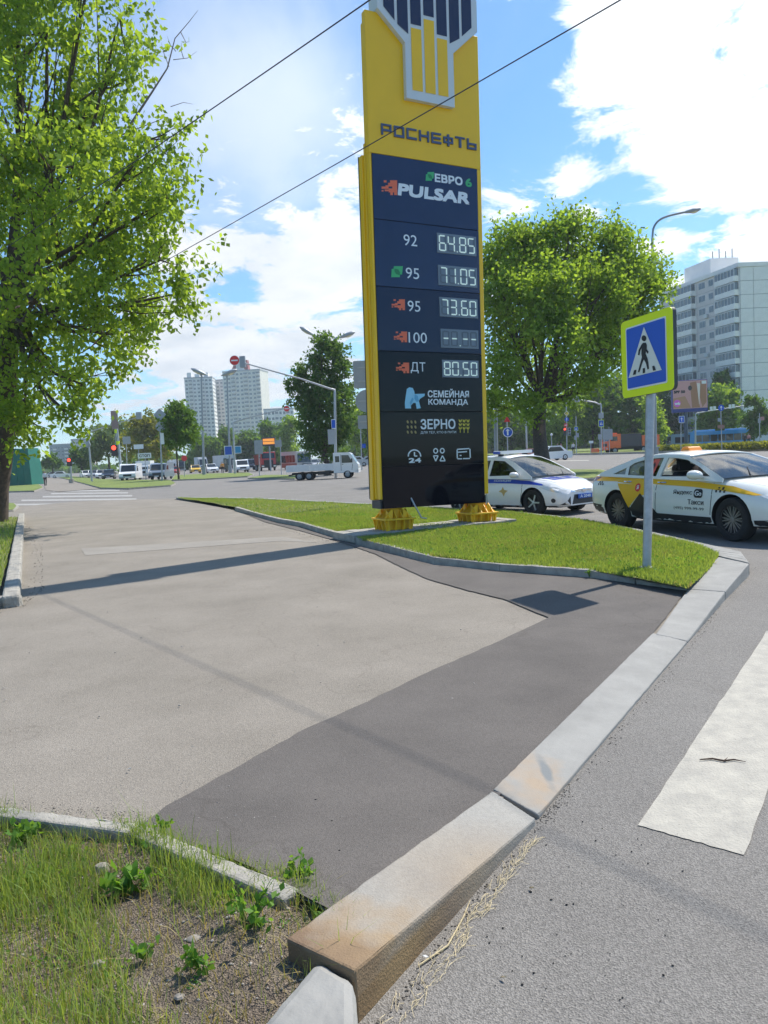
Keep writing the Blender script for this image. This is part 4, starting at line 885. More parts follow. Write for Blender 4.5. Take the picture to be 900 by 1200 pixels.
# --- taxi driver (seen from the chest up through the open window)
def skin_fig(name, joints, edges, radii, m, parent=None, sub=2, matv=None):
    me = bpy.data.meshes.new(name); me.from_pydata(joints, edges, []); o = bpy.data.objects.new(name, me); COL.objects.link(o); o.parent = parent
    md = o.modifiers.new('k', 'SKIN'); md.use_smooth_shade = True; sk = me.skin_vertices[0].data
    for i, r_ in enumerate(radii): sk[i].radius = (r_ if isinstance(r_, tuple) else (r_, r_)); 
    sk[0].use_root = True
    s2 = o.modifiers.new('s', 'SUBSURF'); s2.levels = sub; s2.render_levels = sub
    me.materials.append(m); return o
dmat = Matrix.Translation(taxi.location) @ Matrix.Rotation(taxi.rotation_euler.z, 4, 'Z')
drv = thing('person', 'person in a dark jacket sitting behind the open front window of the taxi', 'person', dmat @ Vector((.18, -.42, .50)), taxi.rotation_euler.z)
shirt = mat('dark_jacket', (.03, .035, .06), .9, nz=.3, ns=14)
skin_fig('torso', [(0, 0, 0), (-.02, 0, .22), (-.03, 0, .44), (-.01, 0, .55), (-.01, .19, .46), (.05, .27, .24), (.27, .2, .2), (.45, .14, .34), (-.01, -.19, .46), (.05, -.28, .24), (.25, -.22, .2), (.42, -.1, .34)], [(0, 1), (1, 2), (2, 3), (2, 4), (4, 5), (5, 6), (6, 7), (2, 8), (8, 9), (9, 10), (10, 11)], [(.15, .13), (.16, .12), (.15, .10), .06, .07, .055, .045, .035, .07, .055, .045, .035], shirt, drv)
def head(parent, c, s=1, hairc=(.06, .04, .03), hair=True, yaw=0):
    hm = MB(); P = []
    for i in range(17):
        ph = math.pi*i/16; row = []
        for j in range(25):
            t = 2*math.pi*j/24; x = math.sin(ph)*math.cos(t); y = math.sin(ph)*math.sin(t); z = math.cos(ph)
            rx, ry, rz = .098, .078, .12
            if z < 0: rx *= 1-.18*abs(z); ry *= 1-.30*abs(z)
            px_, py_, pz_ = x*rx, y*ry, z*rz
            if x > .55: # brow, nose, mouth, chin
                k = (x-.55)/.45; nose = math.exp(-((z+.12)/.17)**2-(y/.16)**2); eye = math.exp(-((z-.10)/.10)**2)*math.exp(-((abs(y)-.38)/.17)**2); chin = math.exp(-((z+.82)/.15)**2-(y/.3)**2)
                px_ += .026*nose*k-.012*eye*k+.012*chin
            row.append((px_, py_, pz_))
        P.append(row)
    hm.grid(P)
    hm.tube([(0, 0, -.2), (0, 0, -.07)], [.055, .05], 10)
    for sg in (-1, 1): hm.tube([(-.005, sg*.074, .0), (-.012, sg*.088, .012), (-.008, sg*.084, .03)], [.012, .018, .012], 6)
    o = part('head', hm, SKIN, parent, smooth=70); o.location = c; o.rotation_euler = (0, 0, yaw); o.scale = (s, s, s)
    f = MB()
    for sg in (-1, 1): f.lathe([(.001, .012), (.010, .008), (.013, 0)], lambda a, b_, h_: (.082+h_, sg*.03+a, .012+b_*.6), 8)
    e = part('eye', f, SBLACK, o)
    f = MB(); f.tube([(.088, -.022, -.058), (.096, 0, -.06), (.088, .022, -.058)], .005, 6); part('mouth', f, mat('lips', (.4, .15, .12), .5), o)
    if hair:
        q = MB(); P = []
        for i in range(10):
            ph = math.pi*.58*i/9; row = []
            for j in range(25):
                t = 2*math.pi*j/24; lim = 1.0 if math.cos(t) < .2 else max(.0, 1-(math.cos(t)-.2)*.75); p2 = ph*lim; x = math.sin(p2)*math.cos(t); y = math.sin(p2)*math.sin(t); z = math.cos(p2); row.append((x*.108-.004, y*.089, z*.132))
            P.append(row)
        q.grid(P); part('hair', q, mat('hair_%d' % int(hairc[0]*1000), hairc, .8, nz=.4, ns=60), o, smooth=70)
    return o
head(drv, (.02, 0, .66), 1.0, yaw=-.9)

# --- police hatchback
pf = at(625, 604.5); hp = Vector((.62, -.785, 0)).normalized()
pol = thing('police_car', 'white police hatchback with blue side stripe and a roof light bar behind the taxi', 'car', (0, 0, 0), math.atan2(hp.y, hp.x))
leftp = Vector((-hp.y, hp.x, 0)); pol.location = pf-hp*1.33+leftp*.88
st = [(-2.14, .42, .92, .60, .68, .60), (-2.05, .30, .98, .76, .84, .72), (-1.75, .22, 1.0, .85, .90, .78), (-1.3, .2, 1.0, .87, .91, .80), (-.5, .18, .98, .87, .91, .82), (.4, .18, .965, .87, .91, .82), (1.0, .18, .95, .87, .91, .79), (1.35, .19, .90, .87, .91, .76), (1.75, .2, .83, .83, .88, .70), (2.02, .2, .72, .74, .80, .60), (2.2, .24, .60, .58, .64, .46)]
pb, tp = car_body(pol, st, CARW, (-1.32, 1.33), .325)
for x in (-1.32, 1.33):
    for y in (-.785, .785): wheel(pol, x, y, .325, .215, RIML, 5, 0)
yp = lambda z: .84-(z-.97)*.42
rail = [(1.30, .955), (1.0, 1.13), (.62, 1.32), (.36, 1.42), (.1, 1.46), (-.5, 1.475), (-1.1, 1.44), (-1.55, 1.37), (-1.85, 1.18), (-1.98, 1.0)]
greenhouse(pol, rail, 3, 7, yp, [[(.92, 1.0), (.6, 1.2), (.28, 1.36), (-.12, 1.39), (-.14, .985)], [(-.24, .985), (-.22, 1.39), (-.8, 1.375), (-1.05, 1.33), (-1.12, 1.02)], [(-1.2, 1.03), (-1.13, 1.31), (-1.5, 1.24), (-1.62, 1.10)]], CARW)
mb = MB(); mb.grid([[(x, y, .985) for y in (-.80, .8)] for x in (-1.8, 1.15)]); part('cabin_floor', mb, SEAT, pol)
seats(pol, (.0,), (-.37, .37), .62, .48); seats(pol, (-.95,), (-.37, .37), .62, .55)
mirror(pol, .86, -.95, 1.0, CARW, 1.05); mirror(pol, .86, .95, 1.0, CARW, 1.05)
for how in 'rl':
    wrap_poly('blue_stripe', tp, [(-2.0, .93), (-2.0, .83), (-.5, .815), (.6, .80), (1.2, .775), (1.66, .74), (1.58, .78), (1.2, .855), (.6, .90), (-.5, .925)], PBLUE, pol, how, off=.005)
    joint(tp, [(1.02, .93), (1.0, .6), (.92, .26)], PLA, pol, how, .007); joint(tp, [(-.19, .95), (-.2, .26)], PLA, pol, how, .007); joint(tp, [(-1.15, .96), (-1.02, .7), (-.9, .26)], PLA, pol, how, .007)
    wrap_poly('side_sill', tp, [(.95, .25), (-.93, .25), (-.93, .185), (.95, .185)], PLA, pol, how)
    wrap_poly('headlight', tp, [(1.56, .70), (1.62, .75), (1.95, .69), (2.14, .60), (2.1, .55), (1.8, .62)], LAMP, pol, how, off=.008)
wrap_text('police_lettering', tp, 'ПОЛИЦИЯ', .05, .62, .835, .89, LETW, pol, 'r', .03, off=.008)
for x in (.03, -.95): mb = MB(); mb.tube([(x-.09, -.90, .80), (x-.05, -.935, .80), (x+.05, -.935, .80), (x+.09, -.90, .80)], .014, 6); part('door_handle', mb, CARW, pol)
gold = mat('emblem_gold', (.55, .38, .12), .5)
wrap_poly('door_emblem', tp, [(.38, .72), (.42, .64), (.55, .62), (.45, .56), (.40, .47), (.35, .56), (.23, .60), (.33, .64)], gold, pol, 'r', off=.006)
for sg in (-1, 1): joint(tp, [(2.05, .52*sg), (1.75, .64*sg), (1.30, .74*sg)], PLA, pol, 't', .005)
wrap_text('hood_lettering', tp, 'ДПС', 1.35, 1.70, -.52, .52, PBLUE, pol, 't', .04, rot=True)
wrap_poly('lower_grille', tp, [(-.46, .27), (.46, .27), (.38, .50), (-.38, .50)], PLA, pol, 'f', off=.006)
wrap_poly('side_vent', tp, [(-.52, .27), (-.74, .27), (-.52, .47)], PLA, pol, 'f', off=.006); wrap_poly('side_vent', tp, [(.52, .27), (.74, .27), (.52, .47)], PLA, pol, 'f', off=.006)
wrap_poly('upper_grille', tp, [(-.50, .565), (.50, .565), (.46, .60), (-.46, .60)], CHR, pol, 'f', off=.008)
for how, sg in (('r', -1), ('l', 1)): wrap_poly('fog_lamp', tp, circ(1.93, .38, .055, 14), PLA, pol, how, off=.006)
wrap_poly('maker_badge', tp, [(.09*math.cos(a), .585+.045*math.sin(a)) for a in [k*.3927 for k in range(16)]], CHR, pol, 'f', off=.016)
mb = MB(); mb.box(2.225, 2.245, -.27, .27, .395, .505); pl_ = part('number_plate', mb, mat('plate_blue', (.01, .09, .42), .4), pol, bevel=.006)
mb = MB(); put_text(mb, 'А 2048', lambda u, v: (2.247, u, v), -.20, .20, .415, .485, .02, nd=(.0004, 0, 0)); part('plate_lettering', mb, LETW, pl_)
mb = MB(); mb.prism(rrect(-.62, .62, 0, .085, .035), lambda p, t: (-.05+t, p[0], 1.545+p[1]), -.13, .13); lb = part('light_bar', mb, mat('light_bar_white', (.75, .76, .76), .2, coat=1), pol, bevel=.02)
mb = MB(); mb.box(-.12, .02, -.5, -.44, 1.48, 1.55); mb.box(-.12, .02, .44, .5, 1.48, 1.55); part('bracket', mb, PLA, lb)
mb = MB(); mb.box(-.15, .055, -.66, -.6, 1.555, 1.62); mb.box(-.15, .055, .6, .66, 1.555, 1.62); part('end_cap', mb, mat('bar_blue', (.02, .08, .5), .2), lb)
for y in (-.3, .3): mb = MB(); mb.tube([(1.35, y, .985), (1.02, y+.3, 1.13)], .008, 5); part('wiper', mb, PLA, pol)

# ------------------------------------------------------------------ trees
def leaf_mesh(name, C, L_, W_, droop, m, parent, rng, fold=.15):
    n = len(C); d = rng.normal(size=(n, 3)); d[:, 2] -= droop; d /= np.linalg.norm(d, axis=1)[:, None]
    s = np.cross(d, rng.normal(size=(n, 3))); s /= np.linalg.norm(s, axis=1)[:, None]; nn = np.cross(d, s)
    l = (L_*rng.uniform(.6, 1.3, n))[:, None]; w = (W_*rng.uniform(.7, 1.25, n))[:, None]
    V = np.stack([C, C+d*l*.45+s*w+nn*w*fold, C+d*l, C+d*l*.45-s*w+nn*w*fold], 1).reshape(-1, 3)
    me = bpy.data.meshes.new(name); me.vertices.add(4*n); me.vertices.foreach_set('co', V.astype(np.float32).ravel())
    me.loops.add(4*n); me.loops.foreach_set('vertex_index', np.arange(4*n, dtype=np.int32)); me.polygons.add(n)
    me.polygons.foreach_set('loop_start', np.arange(0, 4*n, 4, dtype=np.int32)); me.update(calc_edges=True); return link(name, me, m, parent)
def crown_points(blobs, n, rng, spray, per, gap=.35):
    """leaf positions: sprays of leaves round twig tips near the blobs' outer shells, thinned by a coarse noise so that gaps show"""
    vol = np.array([(b[1][0]*b[1][1]*b[1][2])**.67 for b in blobs]); cnt = np.maximum(1, (vol/vol.sum()*n/per)).astype(int); tips = []; own = []
    for i, (b, k) in enumerate(zip(blobs, cnt)):
        u = rng.normal(size=(k, 3)); u /= np.linalg.norm(u, axis=1)[:, None]; r = rng.uniform(.15, 1, k)**.45*rng.uniform(.85, 1.12, k)
        ph = rng.uniform(0, 6.28, 3); lump = 1+.34*np.sin(u[:, 0]*5+ph[0])*np.sin(u[:, 1]*5+ph[1])+.20*np.sin(u[:, 2]*8+ph[2])*np.sin(u[:, 0]*7+ph[1])
        tips.append(np.array(b[0])+u*(r*lump)[:, None]*np.array(b[1])); own += [i]*k
    T = np.concatenate(tips); own = np.array(own)
    f = 2.2/spray*.25; g = np.sin(T[:, 0]*f+1)*np.sin(T[:, 1]*f*1.1)*np.sin(T[:, 2]*f*.9+2)
    keep = g < (1-gap*1.6); T = T[keep]; own = own[keep]
    ax = rng.normal(size=(len(T), 3))*.8+(T-np.array([blobs[i][0] for i in own]))/np.array([max(blobs[i][1]) for i in own])[:, None]; ax[:, 2] -= .15; ax /= np.linalg.norm(ax, axis=1)[:, None]
    ln = rng.uniform(-1.1, 1.3, (len(T), per, 1))*rng.uniform(.8, 1.9, (len(T), 1, 1))*spray
    C = (T[:, None, :]+ax[:, None, :]*ln+rng.normal(size=(len(T), per, 3))*spray*np.array([.42, .42, .3])).reshape(-1, 3); return T, own, C
def tree(name, label, base, blobs, n, leaf, m, bark, trunk_r, split=.4, rng=None, group=None, droop=.35, spray=.35, per=14, limbs=True, trunk_top=None, twigs=5, cat='tree', gap=.35, stems=None):
    rng = rng or np.random.default_rng(len(name)+int(abs(base[0])*10)); base = Vector(base)
    t = thing(name, label, cat, base, 0, group)
    B = [((Vector(b[0])-base), b[1]) for b in blobs]; top = max(b[0].z for b in B); cx = sum((b[0] for b in B), Vector())/len(B)
    tt = Vector(trunk_top)-base if trunk_top else Vector((cx.x*.45, cx.y*.45, top*split))
    mb = MB(); P = []; K = 7
    for i in range(K+1):
        u = i/K; P.append(Vector((tt.x*u+math.sin(u*4+base.x)*trunk_r*.35, tt.y*u+math.cos(u*3)*trunk_r*.3, tt.z*u-.15*(i == 0))))
    mb.tube(P, [trunk_r*(1.35 if i == 0 else 1.05-.3*i/K) for i in range(K+1)], 10); part('trunk', mb, bark, t, smooth=60)
    T, own, C = crown_points([(tuple(b[0]), b[1]) for b in B], n, rng, spray, per, gap)
    if limbs:
        for i, (c, r) in enumerate(B):
            fork = P[-1] if c.z > tt.z or i % 2 == 0 else P[-2]; mid_p = fork.lerp(c, .5)+Vector((rng.normal()*.3, rng.normal()*.3, -.12*(c-fork).length))
            lr = trunk_r*.5*min(1, .35+max(r)/4); mb = MB()
            pts = [fork, fork.lerp(mid_p, .5)+Vector((0, 0, -.03)), mid_p, mid_p.lerp(c, .55), c]; mb.tube(pts, [lr, lr*.8, lr*.6, lr*.4, lr*.22], 7)
            mine = T[own == i]
            if len(mine):
                for q in mine[rng.integers(0, len(mine), twigs)]:
                    q = Vector(q); s0 = pts[rng.integers(2, 5)]; mb.tube([s0, s0.lerp(q, .5)+Vector((0, 0, -.05*(q-s0).length)), q], [lr*.28, lr*.18, lr*.05], 5, caps=False)
            part('limb', mb, bark, t, smooth=60)
    leaf_mesh('crown', C, leaf, leaf*.32, droop, m, t, rng); return t
LG1 = leaf_mat('leaves_maple', (.12, .20, .04), (.26, .38, .07), (.38, .46, .11), .58)
LG2 = leaf_mat('leaves_lime_tree', (.11, .19, .035), (.24, .37, .07), (.33, .43, .10), .58)
LG3 = leaf_mat('leaves_dark', (.05, .11, .03), (.11, .20, .05), None, .45)
LG4 = leaf_mat('leaves_yellowish', (.12, .15, .025), (.26, .27, .045), None, .45)
LG5 = leaf_mat('leaves_mid', (.06, .13, .02), (.14, .25, .04), None, .45)
LG6 = leaf_mat('leaves_grey_green', (.09, .15, .06), (.17, .24, .09), None, .45)
def pb(px, py, r, Y, sq=(1, 1, 1)):
    c = aty(px, py, Y); rr = r/900*Y; return (tuple(c), (rr*sq[0], rr*sq[1], rr*sq[2]))
rngT = np.random.default_rng(11)
bl = [pb(55, 35, 85, 24), pb(140, 20, 42, 22.5), pb(112, 105, 72, 24), pb(25, 140, 90, 25), pb(172, 165, 42, 22), pb(196, 232, 46, 22), pb(150, 245, 72, 24), pb(60, 250, 90, 26), pb(188, 305, 46, 22), pb(128, 325, 66, 23.5), pb(205, 345, 30, 22.5),
      pb(40, 360, 85, 25), pb(122, 392, 48, 22), pb(150, 372, 34, 24), pb(55, 440, 62, 24), pb(100, 452, 36, 22), pb(30, 492, 42, 23.5), pb(88, 492, 24, 21.5), pb(-80, 60, 110, 26), pb(-90, 220, 110, 24), pb(-80, 380, 100, 25), pb(20, -60, 100, 25), pb(110, -60, 60, 23), pb(-160, 140, 100, 27), pb(60, 200, 80, 20.5), pb(50, 330, 70, 20.5), pb(-10, 470, 60, 27)]
tl = tree('maple_tree', 'big leafy tree with a dark leaning trunk at the edge of the pavement', at(-9, 612, .13), bl, 150000, .19, LG1, BARK, .34, rng=rngT, spray=.34, per=22, trunk_top=tuple(aty(16, 330, 24.2)), twigs=7, gap=.65, droop=1.0)
mb = MB()  # dead branch standing out of the crown
bpx = [(178, 108, 22), (196, 80, 21.8), (205, 45, 21.6), (222, 25, 21.5), (232, 12, 21.4)]
tb = [aty(*p)-Vector(tl.location) for p in bpx]; mb.tube([aty(150, 150, 22.5)-Vector(tl.location)]+tb, [.04, .028, .02, .014, .009, .004], 5)
for (a, b_, c_) in (((203, 70, 21.7), (220, 68, 21.6), (231, 60, 21.5)), ((198, 78, 21.8), (192, 62, 21.9), (189, 50, 22)), ((212, 38, 21.5), (218, 50, 21.5), (222, 48, 21.4)), ((206, 60, 21.6), (199, 52, 21.7), (196, 42, 21.7)), ((215, 68, 21.7), (212, 58, 21.6), (213, 50, 21.6)), ((200, 125, 22), (215, 120, 21.8), (226, 122, 21.7))):
    mb.tube([aty(*a)-Vector(tl.location), aty(*b_)-Vector(tl.location), aty(*c_)-Vector(tl.location)], [.012, .008, .003], 4)
part('dead_branch', mb, mat('dead_wood', (.20, .17, .17), .9), tl)
# tree behind the price sign
bl = [pb(600, 300, 34, 46), pb(650, 290, 36, 45), pb(700, 300, 40, 46), pb(668, 268, 20, 45), pb(735, 320, 38, 45), pb(768, 330, 20, 46), pb(590, 345, 34, 44), pb(640, 345, 44, 42), pb(700, 350, 42, 43), pb(745, 365, 32, 46), pb(600, 395, 36, 46), pb(655, 395, 34, 41),
      pb(705, 400, 34, 46), pb(590, 435, 28, 43), pb(640, 440, 28, 48), pb(690, 440, 22, 43), pb(720, 425, 20, 46), pb(615, 470, 20, 42), pb(575, 475, 20, 46), pb(625, 320, 36, 49), pb(715, 335, 34, 49), pb(576, 310, 16, 46), pb(610, 278, 16, 45), pb(718, 278, 14, 45), pb(665, 455, 16, 42)]
tree('roadside_tree', 'broad green tree with a forked dark trunk in the grass median behind the price sign', at(636, 558, .13), bl, 84000, .25, LG2, BARK, .42, rng=np.random.default_rng(5), spray=.50, per=16, trunk_top=tuple(aty(634, 470, 45)), twigs=10, gap=.61)
BGT = [  # name, label, base px, py(base), Y, [(px,py,r)...], leaves, material
 ('young_tree', 'small round tree on a thin dark trunk in front of the pale towers', 208, 84, [(198, 495, 13), (213, 490, 14), (206, 478, 9), (203, 512, 13), (217, 510, 14), (221, 500, 11)], 5200, LG5, .10),
 ('yellowish_tree', 'yellow-green tree behind the white vans at the crossing', 172, 150, [(162, 500, 15), (175, 495, 13), (186, 505, 13), (158, 520, 16), (178, 522, 17), (192, 525, 12)], 4800, LG4, .25),
 ('willow_tree', 'loose grey-green tree behind the first traffic light', 128, 170, [(118, 512, 14), (130, 520, 15), (112, 530, 13), (140, 505, 14)], 3600, LG6, .25),
 ('dark_tree', 'dark bushy tree between the man walking and the street light', 95, 175, [(92, 534, 9), (104, 530, 9), (97, 540, 9)], 1800, LG3, .2),
 ('dark_tree', 'small dark tree above the far parked cars near the green tent', 61, 200, [(60, 540, 6.5), (67, 543, 5), (55, 543, 5)], 1200, LG3, .2),
 ('round_tree', 'round green tree at the foot of the left tower', 243, 230, [(237, 520, 12), (250, 522, 12), (243, 532, 12), (231, 533, 9)], 2600, LG5, .3),
 ('round_tree', 'dark green tree in the gap between the two towers', 266, 235, [(265, 508, 8), (270, 520, 12), (262, 530, 12), (277, 530, 10)], 2600, LG3, .3),
 ('round_tree', 'green tree behind the red tipper truck', 297, 240, [(292, 515, 11), (304, 520, 11), (298, 532, 12), (285, 530, 8)], 2600, LG5, .3),
 ('round_tree', 'tall green tree in front of the low white block', 318, 225, [(312, 502, 9), (320, 512, 12), (329, 506, 10), (324, 526, 14)], 3200, LG5, .3),
 ('round_tree', 'bright green tree left of the tall roadside poplar', 338, 215, [(335, 512, 11), (342, 498, 10), (338, 528, 12)], 2600, LG2, .3),
 ('poplar_tree', 'tall slender tree standing between the street lamp and the white dropside truck', 382, 72, [(378, 400, 11), (390, 412, 16), (370, 425, 13), (352, 438, 12), (400, 432, 13), (380, 448, 22), (362, 470, 20), (395, 470, 20), (372, 495, 22), (400, 500, 17), (385, 520, 20), (365, 520, 14), (345, 452, 9), (408, 458, 8)], 15000, LG3, .30),
 ('bushy_tree', 'bright green tree just left of the price sign', 425, 150, [(410, 490, 15), (425, 482, 16), (440, 492, 15), (418, 508, 17), (436, 515, 18), (450, 505, 16)], 5600, LG2, .3),
 ('dark_tree', 'dark tree half hidden by the price sign near the blue lane sign', 460, 160, [(440, 525, 14), (460, 515, 18), (455, 530, 14), (480, 500, 22), (500, 520, 20)], 4000, LG3, .3),
 ('wood_tree', 'dark tree behind the forked trunk at the wide road', 600, 175, [(590, 490, 24), (610, 500, 22), (595, 515, 16), (575, 500, 20), (620, 515, 14)], 5200, LG3, .3),
 ('wood_tree', 'bright leafy tree between the traffic lights over the wide road', 658, 150, [(650, 485, 22), (668, 475, 20), (660, 505, 18), (678, 495, 16), (645, 512, 12)], 6400, LG2, .3),
 ('wood_tree', 'sunlit tree behind the small hanging pedestrian sign', 695, 155, [(690, 470, 22), (708, 462, 22), (700, 492, 20), (685, 505, 14), (715, 500, 18)], 6800, LG5, .3),
 ('wood_tree', 'large mid-green tree behind the orange truck', 735, 158, [(730, 465, 24), (748, 455, 22), (738, 490, 22), (722, 505, 16), (752, 500, 18), (728, 448, 14)], 7000, LG5, .3),
 ('wood_tree', 'dark tree behind the billboard post', 785, 170, [(770, 480, 20), (790, 490, 20), (782, 508, 16), (765, 505, 16), (800, 505, 14), (772, 455, 16)], 5000, LG3, .3),
 ('wood_tree', 'pale green tree end poking out below the pedestrian sign', 768, 130, [(765, 490, 12), (768, 505, 13), (763, 472, 10)], 2400, LG2, .25),
 ('wood_tree', 'round bright tree between the billboard and the apartment block', 842, 140, [(838, 468, 15), (852, 466, 14), (845, 485, 18), (832, 492, 16), (858, 488, 13), (846, 505, 14), (830, 506, 10)], 7200, LG2, .3),
 ('wood_tree', 'dark tree top against the apartment block behind the bright tree', 858, 152, [(845, 448, 10), (860, 455, 11), (870, 465, 8), (850, 440, 6)], 2200, LG3, .3),
 ('birch_tree', 'thin airy tree with a narrow crown beside the apartment block', 884, 120, [(882, 470, 8), (888, 482, 10), (878, 492, 9), (892, 498, 10), (884, 504, 9), (897, 488, 7)], 2400, LG3, .12),
]
for i, (nm, lab, bx, Y, bs, n, mm, tr_) in enumerate(BGT):
    b0 = aty(bx, 540, Y); b0.z = .1
    blobs = [pb(x, y, r, Y+((k*37) % 7-3)*.9*(r/900*Y)/4, (1, 1.1, 1)) for k, (x, y, r) in enumerate(bs)]
    mr_ = sum(b[1][0] for b in blobs)/len(blobs); tz = min(b[0][2]-b[1][2]*.3 for b in blobs)
    tree(nm, lab, tuple(b0), blobs, int(n*1.25), max(.30, Y*.0045), mm, BARK, tr_, rng=np.random.default_rng(i+40), spray=mr_*.20, per=9, twigs=1, gap=.3, trunk_top=(b0.x, b0.y, max(1.2, tz)), droop=.3, group=None)
# single low branch of the roadside tree beside the billboard
# far wooded hills closing the view, seen at the left
def far_wood(name, pts, Y, h, m, n):
    rng = np.random.default_rng(int(Y)); C = []
    for (x0, x1, yt) in pts:
        a = aty(x0, 540, Y); b_ = aty(x1, 540, Y); k = int(n*(x1-x0)/900); ht = aty((x0+x1)/2, yt, Y).z
        u = rng.uniform(0, 1, k); X = a.x+(b_.x-a.x)*u; zt = ht*(.75+.25*np.sin(X*.35+Y)*np.sin(X*.13)); C.append(np.stack([X, Y+rng.normal(size=k)*5, rng.uniform(0, 1, k)**.7*zt], 1))
    o = leaf_mesh(name, np.concatenate(C), 1.1*Y/200, .6*Y/200, .2, m, None, rng); o['kind'] = 'stuff'; return o
far_wood('woods', [(560, 900, 478), (900, 1100, 470), (395, 560, 505), (150, 240, 528), (225, 345, 522)], 250, 10, LG3, 60000)
far_wood('woods', [(-100, 60, 543), (60, 130, 545)], 420, 10, LG3, 16000)

# ------------------------------------------------------------------ buildings
WALLT = mat('tower_wall', (.72, .71, .69), .9, nz=.06, ns=.4); WALLB = mat('tower_wall_beige', (.70, .67, .61), .9, nz=.06, ns=.4); WALLP = mat('panel_wall', (.84, .81, .77), .85, nz=.07, ns=.5); WALLR = mat('pinkish_wall', (.66, .61, .59), .85, nz=.07, ns=.5)
JOINT = mat('panel_joint', (.40, .41, .42), .9); WFR = mat('window_frame_white', (.62, .63, .63), .6); PANE = mat('far_pane', (.14, .17, .19), .12, spec=.8); PANE2 = mat('loggia_pane', (.16, .18, .19), .25); PARA = mat('parapet', (.74, .72, .69), .85); REDW = mat('red_roof_metal', (.30, .06, .05), .6)
def win_mesh(name, w, h, n=2, fr=.07, dep=.12):
    mb = MB(); mb.m = 0; mb.box(-w/2, w/2, -dep*.2, 0, 0, h); mb.m = 1
    pw_ = (w-fr*(n+1))/n
    for k in range(n): x = -w/2+fr+k*(pw_+fr); mb.box(x, x+pw_, -dep*.2-.03, -dep*.2-.004, fr, h-fr)
    return mb.mesh(name)
def loggia_mesh(name, w, h):
    mb = MB(); mb.m = 0; mb.box(-w/2, w/2, -.9, -.02, -.95, .0); mb.m = 1; mb.box(-w/2+.05, w/2-.05, -.82, -.02, .002, h); mb.m = 2
    for k in range(6): x = -w/2+(w-.08)*k/5; mb.box(x, x+.08, -.88, -.822, .0, h)
    mb.box(-w/2, w/2, -.89, -.823, h-.07, h+.03); return mb.mesh(name)
def place(parent, name, me, loc, rz=0):
    o = bpy.data.objects.new(name, me); COL.objects.link(o); o.parent = parent; o.location = loc; o.rotation_euler = (0, 0, rz); return o
def block(name, label, px0, px1, pytop, Y, depth, rz, wall, floors, cols, kind=0, base_py=545):
    a = aty(px0, 500, Y); b_ = aty(px1, 500, Y); top_ = aty((px0+px1)/2, pytop, Y).z; w_ = (b_.x-a.x)
    t = thing(name, label, 'building', ((a.x+b_.x)/2, Y, 0), rz); W_ = w_/max(.5, math.cos(rz)+abs(math.sin(rz))*.0)
    mb = MB(); mb.box(-W_/2, W_/2, 0, depth, 0, top_); part('wall', mb, wall, t)
    mb = MB(); mb.box(-W_/2-.2, W_/2+.2, -.25, depth+.2, top_+.01, top_+.9); part('roof', mb, JOINT, t)
    fh = (top_-2)/floors; wm_ = win_mesh('window', W_/cols*.62, fh*.52, 2, .1); lm = loggia_mesh('loggia', W_/cols*.86, fh*.42)
    for mm in (WFR, PANE): wm_.materials.append(mm)
    for mm in (PARA, PANE2, WFR): lm.materials.append(mm)
    for f in range(floors):
        for c in range(cols):
            x = -W_/2+W_*(c+.5)/cols; z = 1.5+fh*(f+.28)
            if (c+kind) % 3 == 1: place(t, 'loggia', lm, (x, 0, z+fh*.10))
            else: place(t, 'window', wm_, (x, -.002, z))
    # end wall toward the right
    sc_ = max(2, int(depth/W_*cols)); wm2 = win_mesh('window', 1.6, fh*.5, 2, .1)
    for mm in (WFR, PANE): wm2.materials.append(mm)
    if floors*(cols+sc_) < 290:
        for f in range(floors):
            for c in range(sc_): place(t, 'window', wm2, (W_/2+.002, depth*(c+.5)/sc_, 1.5+fh*(f+.28)), math.pi/2)
    return t, W_, top_
t1, W_, tp1 = block('tower_block', 'pale high-rise block on the far left of the pair, with stepped roof', 220, 252, 443, 560, 16, R(4), WALLT, 22, 7)
for x0, x1, h_ in ((-8, -5, 3.4), (-2.5, 1, 2.2), (4, 7, 3.0)): mb = MB(); mb.box(x0, x1, 1, 8, tp1+.9, tp1+.9+h_); part('roof_turret', mb, WALLT, t1)
t2, _, _ = block('tower_block', 'narrow beige high-rise section between the two towers', 251.5, 265, 446, 580, 14, R(-3), WALLR, 22, 3, 1)
t3, W3_, tp3 = block('tower_block', 'broad cream high-rise with a red tank on the roof under the no-entry sign', 264, 309, 435, 540, 18, R(-10), WALLB, 22, 9, 2)
mb = MB(); mb.hexa([(-8, 2, tp3+.9), (1, 2, tp3+.9), (1, 10, tp3+.9), (-8, 10, tp3+.9)], [(-5, 4, tp3+8), (-1.5, 4, tp3+8), (-1.5, 8, tp3+8), (-5, 8, tp3+8)]); part('roof_turret', mb, REDW, t3)
mb = MB(); mb.hexa([(-4, 1, tp3+.9), (2, 1, tp3+.9), (2, 8, tp3+.9), (-4, 8, tp3+.9)], [(-4, 3, tp3+10), (-2.4, 3, tp3+10), (-2.4, 5, tp3+10), (-4, 5, tp3+10)]); part('roof_turret', mb, WALLB, t3)
mb = MB(); mb.hexa([(.5, 3, tp3+.9), (4.2, 3, tp3+.9), (4.2, 8, tp3+.9), (.5, 8, tp3+.9)], [(.8, 3.4, tp3+8.5), (3.6, 3.4, tp3+8), (3.6, 7, tp3+8), (.8, 7, tp3+8.5)]); part('roof_turret', mb, REDW, t3)
block('apartment_block', 'low white apartment block right of the towers behind the trees', 310, 345, 480, 480, 14, R(3), WALLP, 9, 8, 1)
block('apartment_block', 'distant grey apartment block above the walking man', 56, 82, 522, 470, 14, R(2), mat('hazy_wall', (.30, .34, .38), .9), 7, 6, 0)
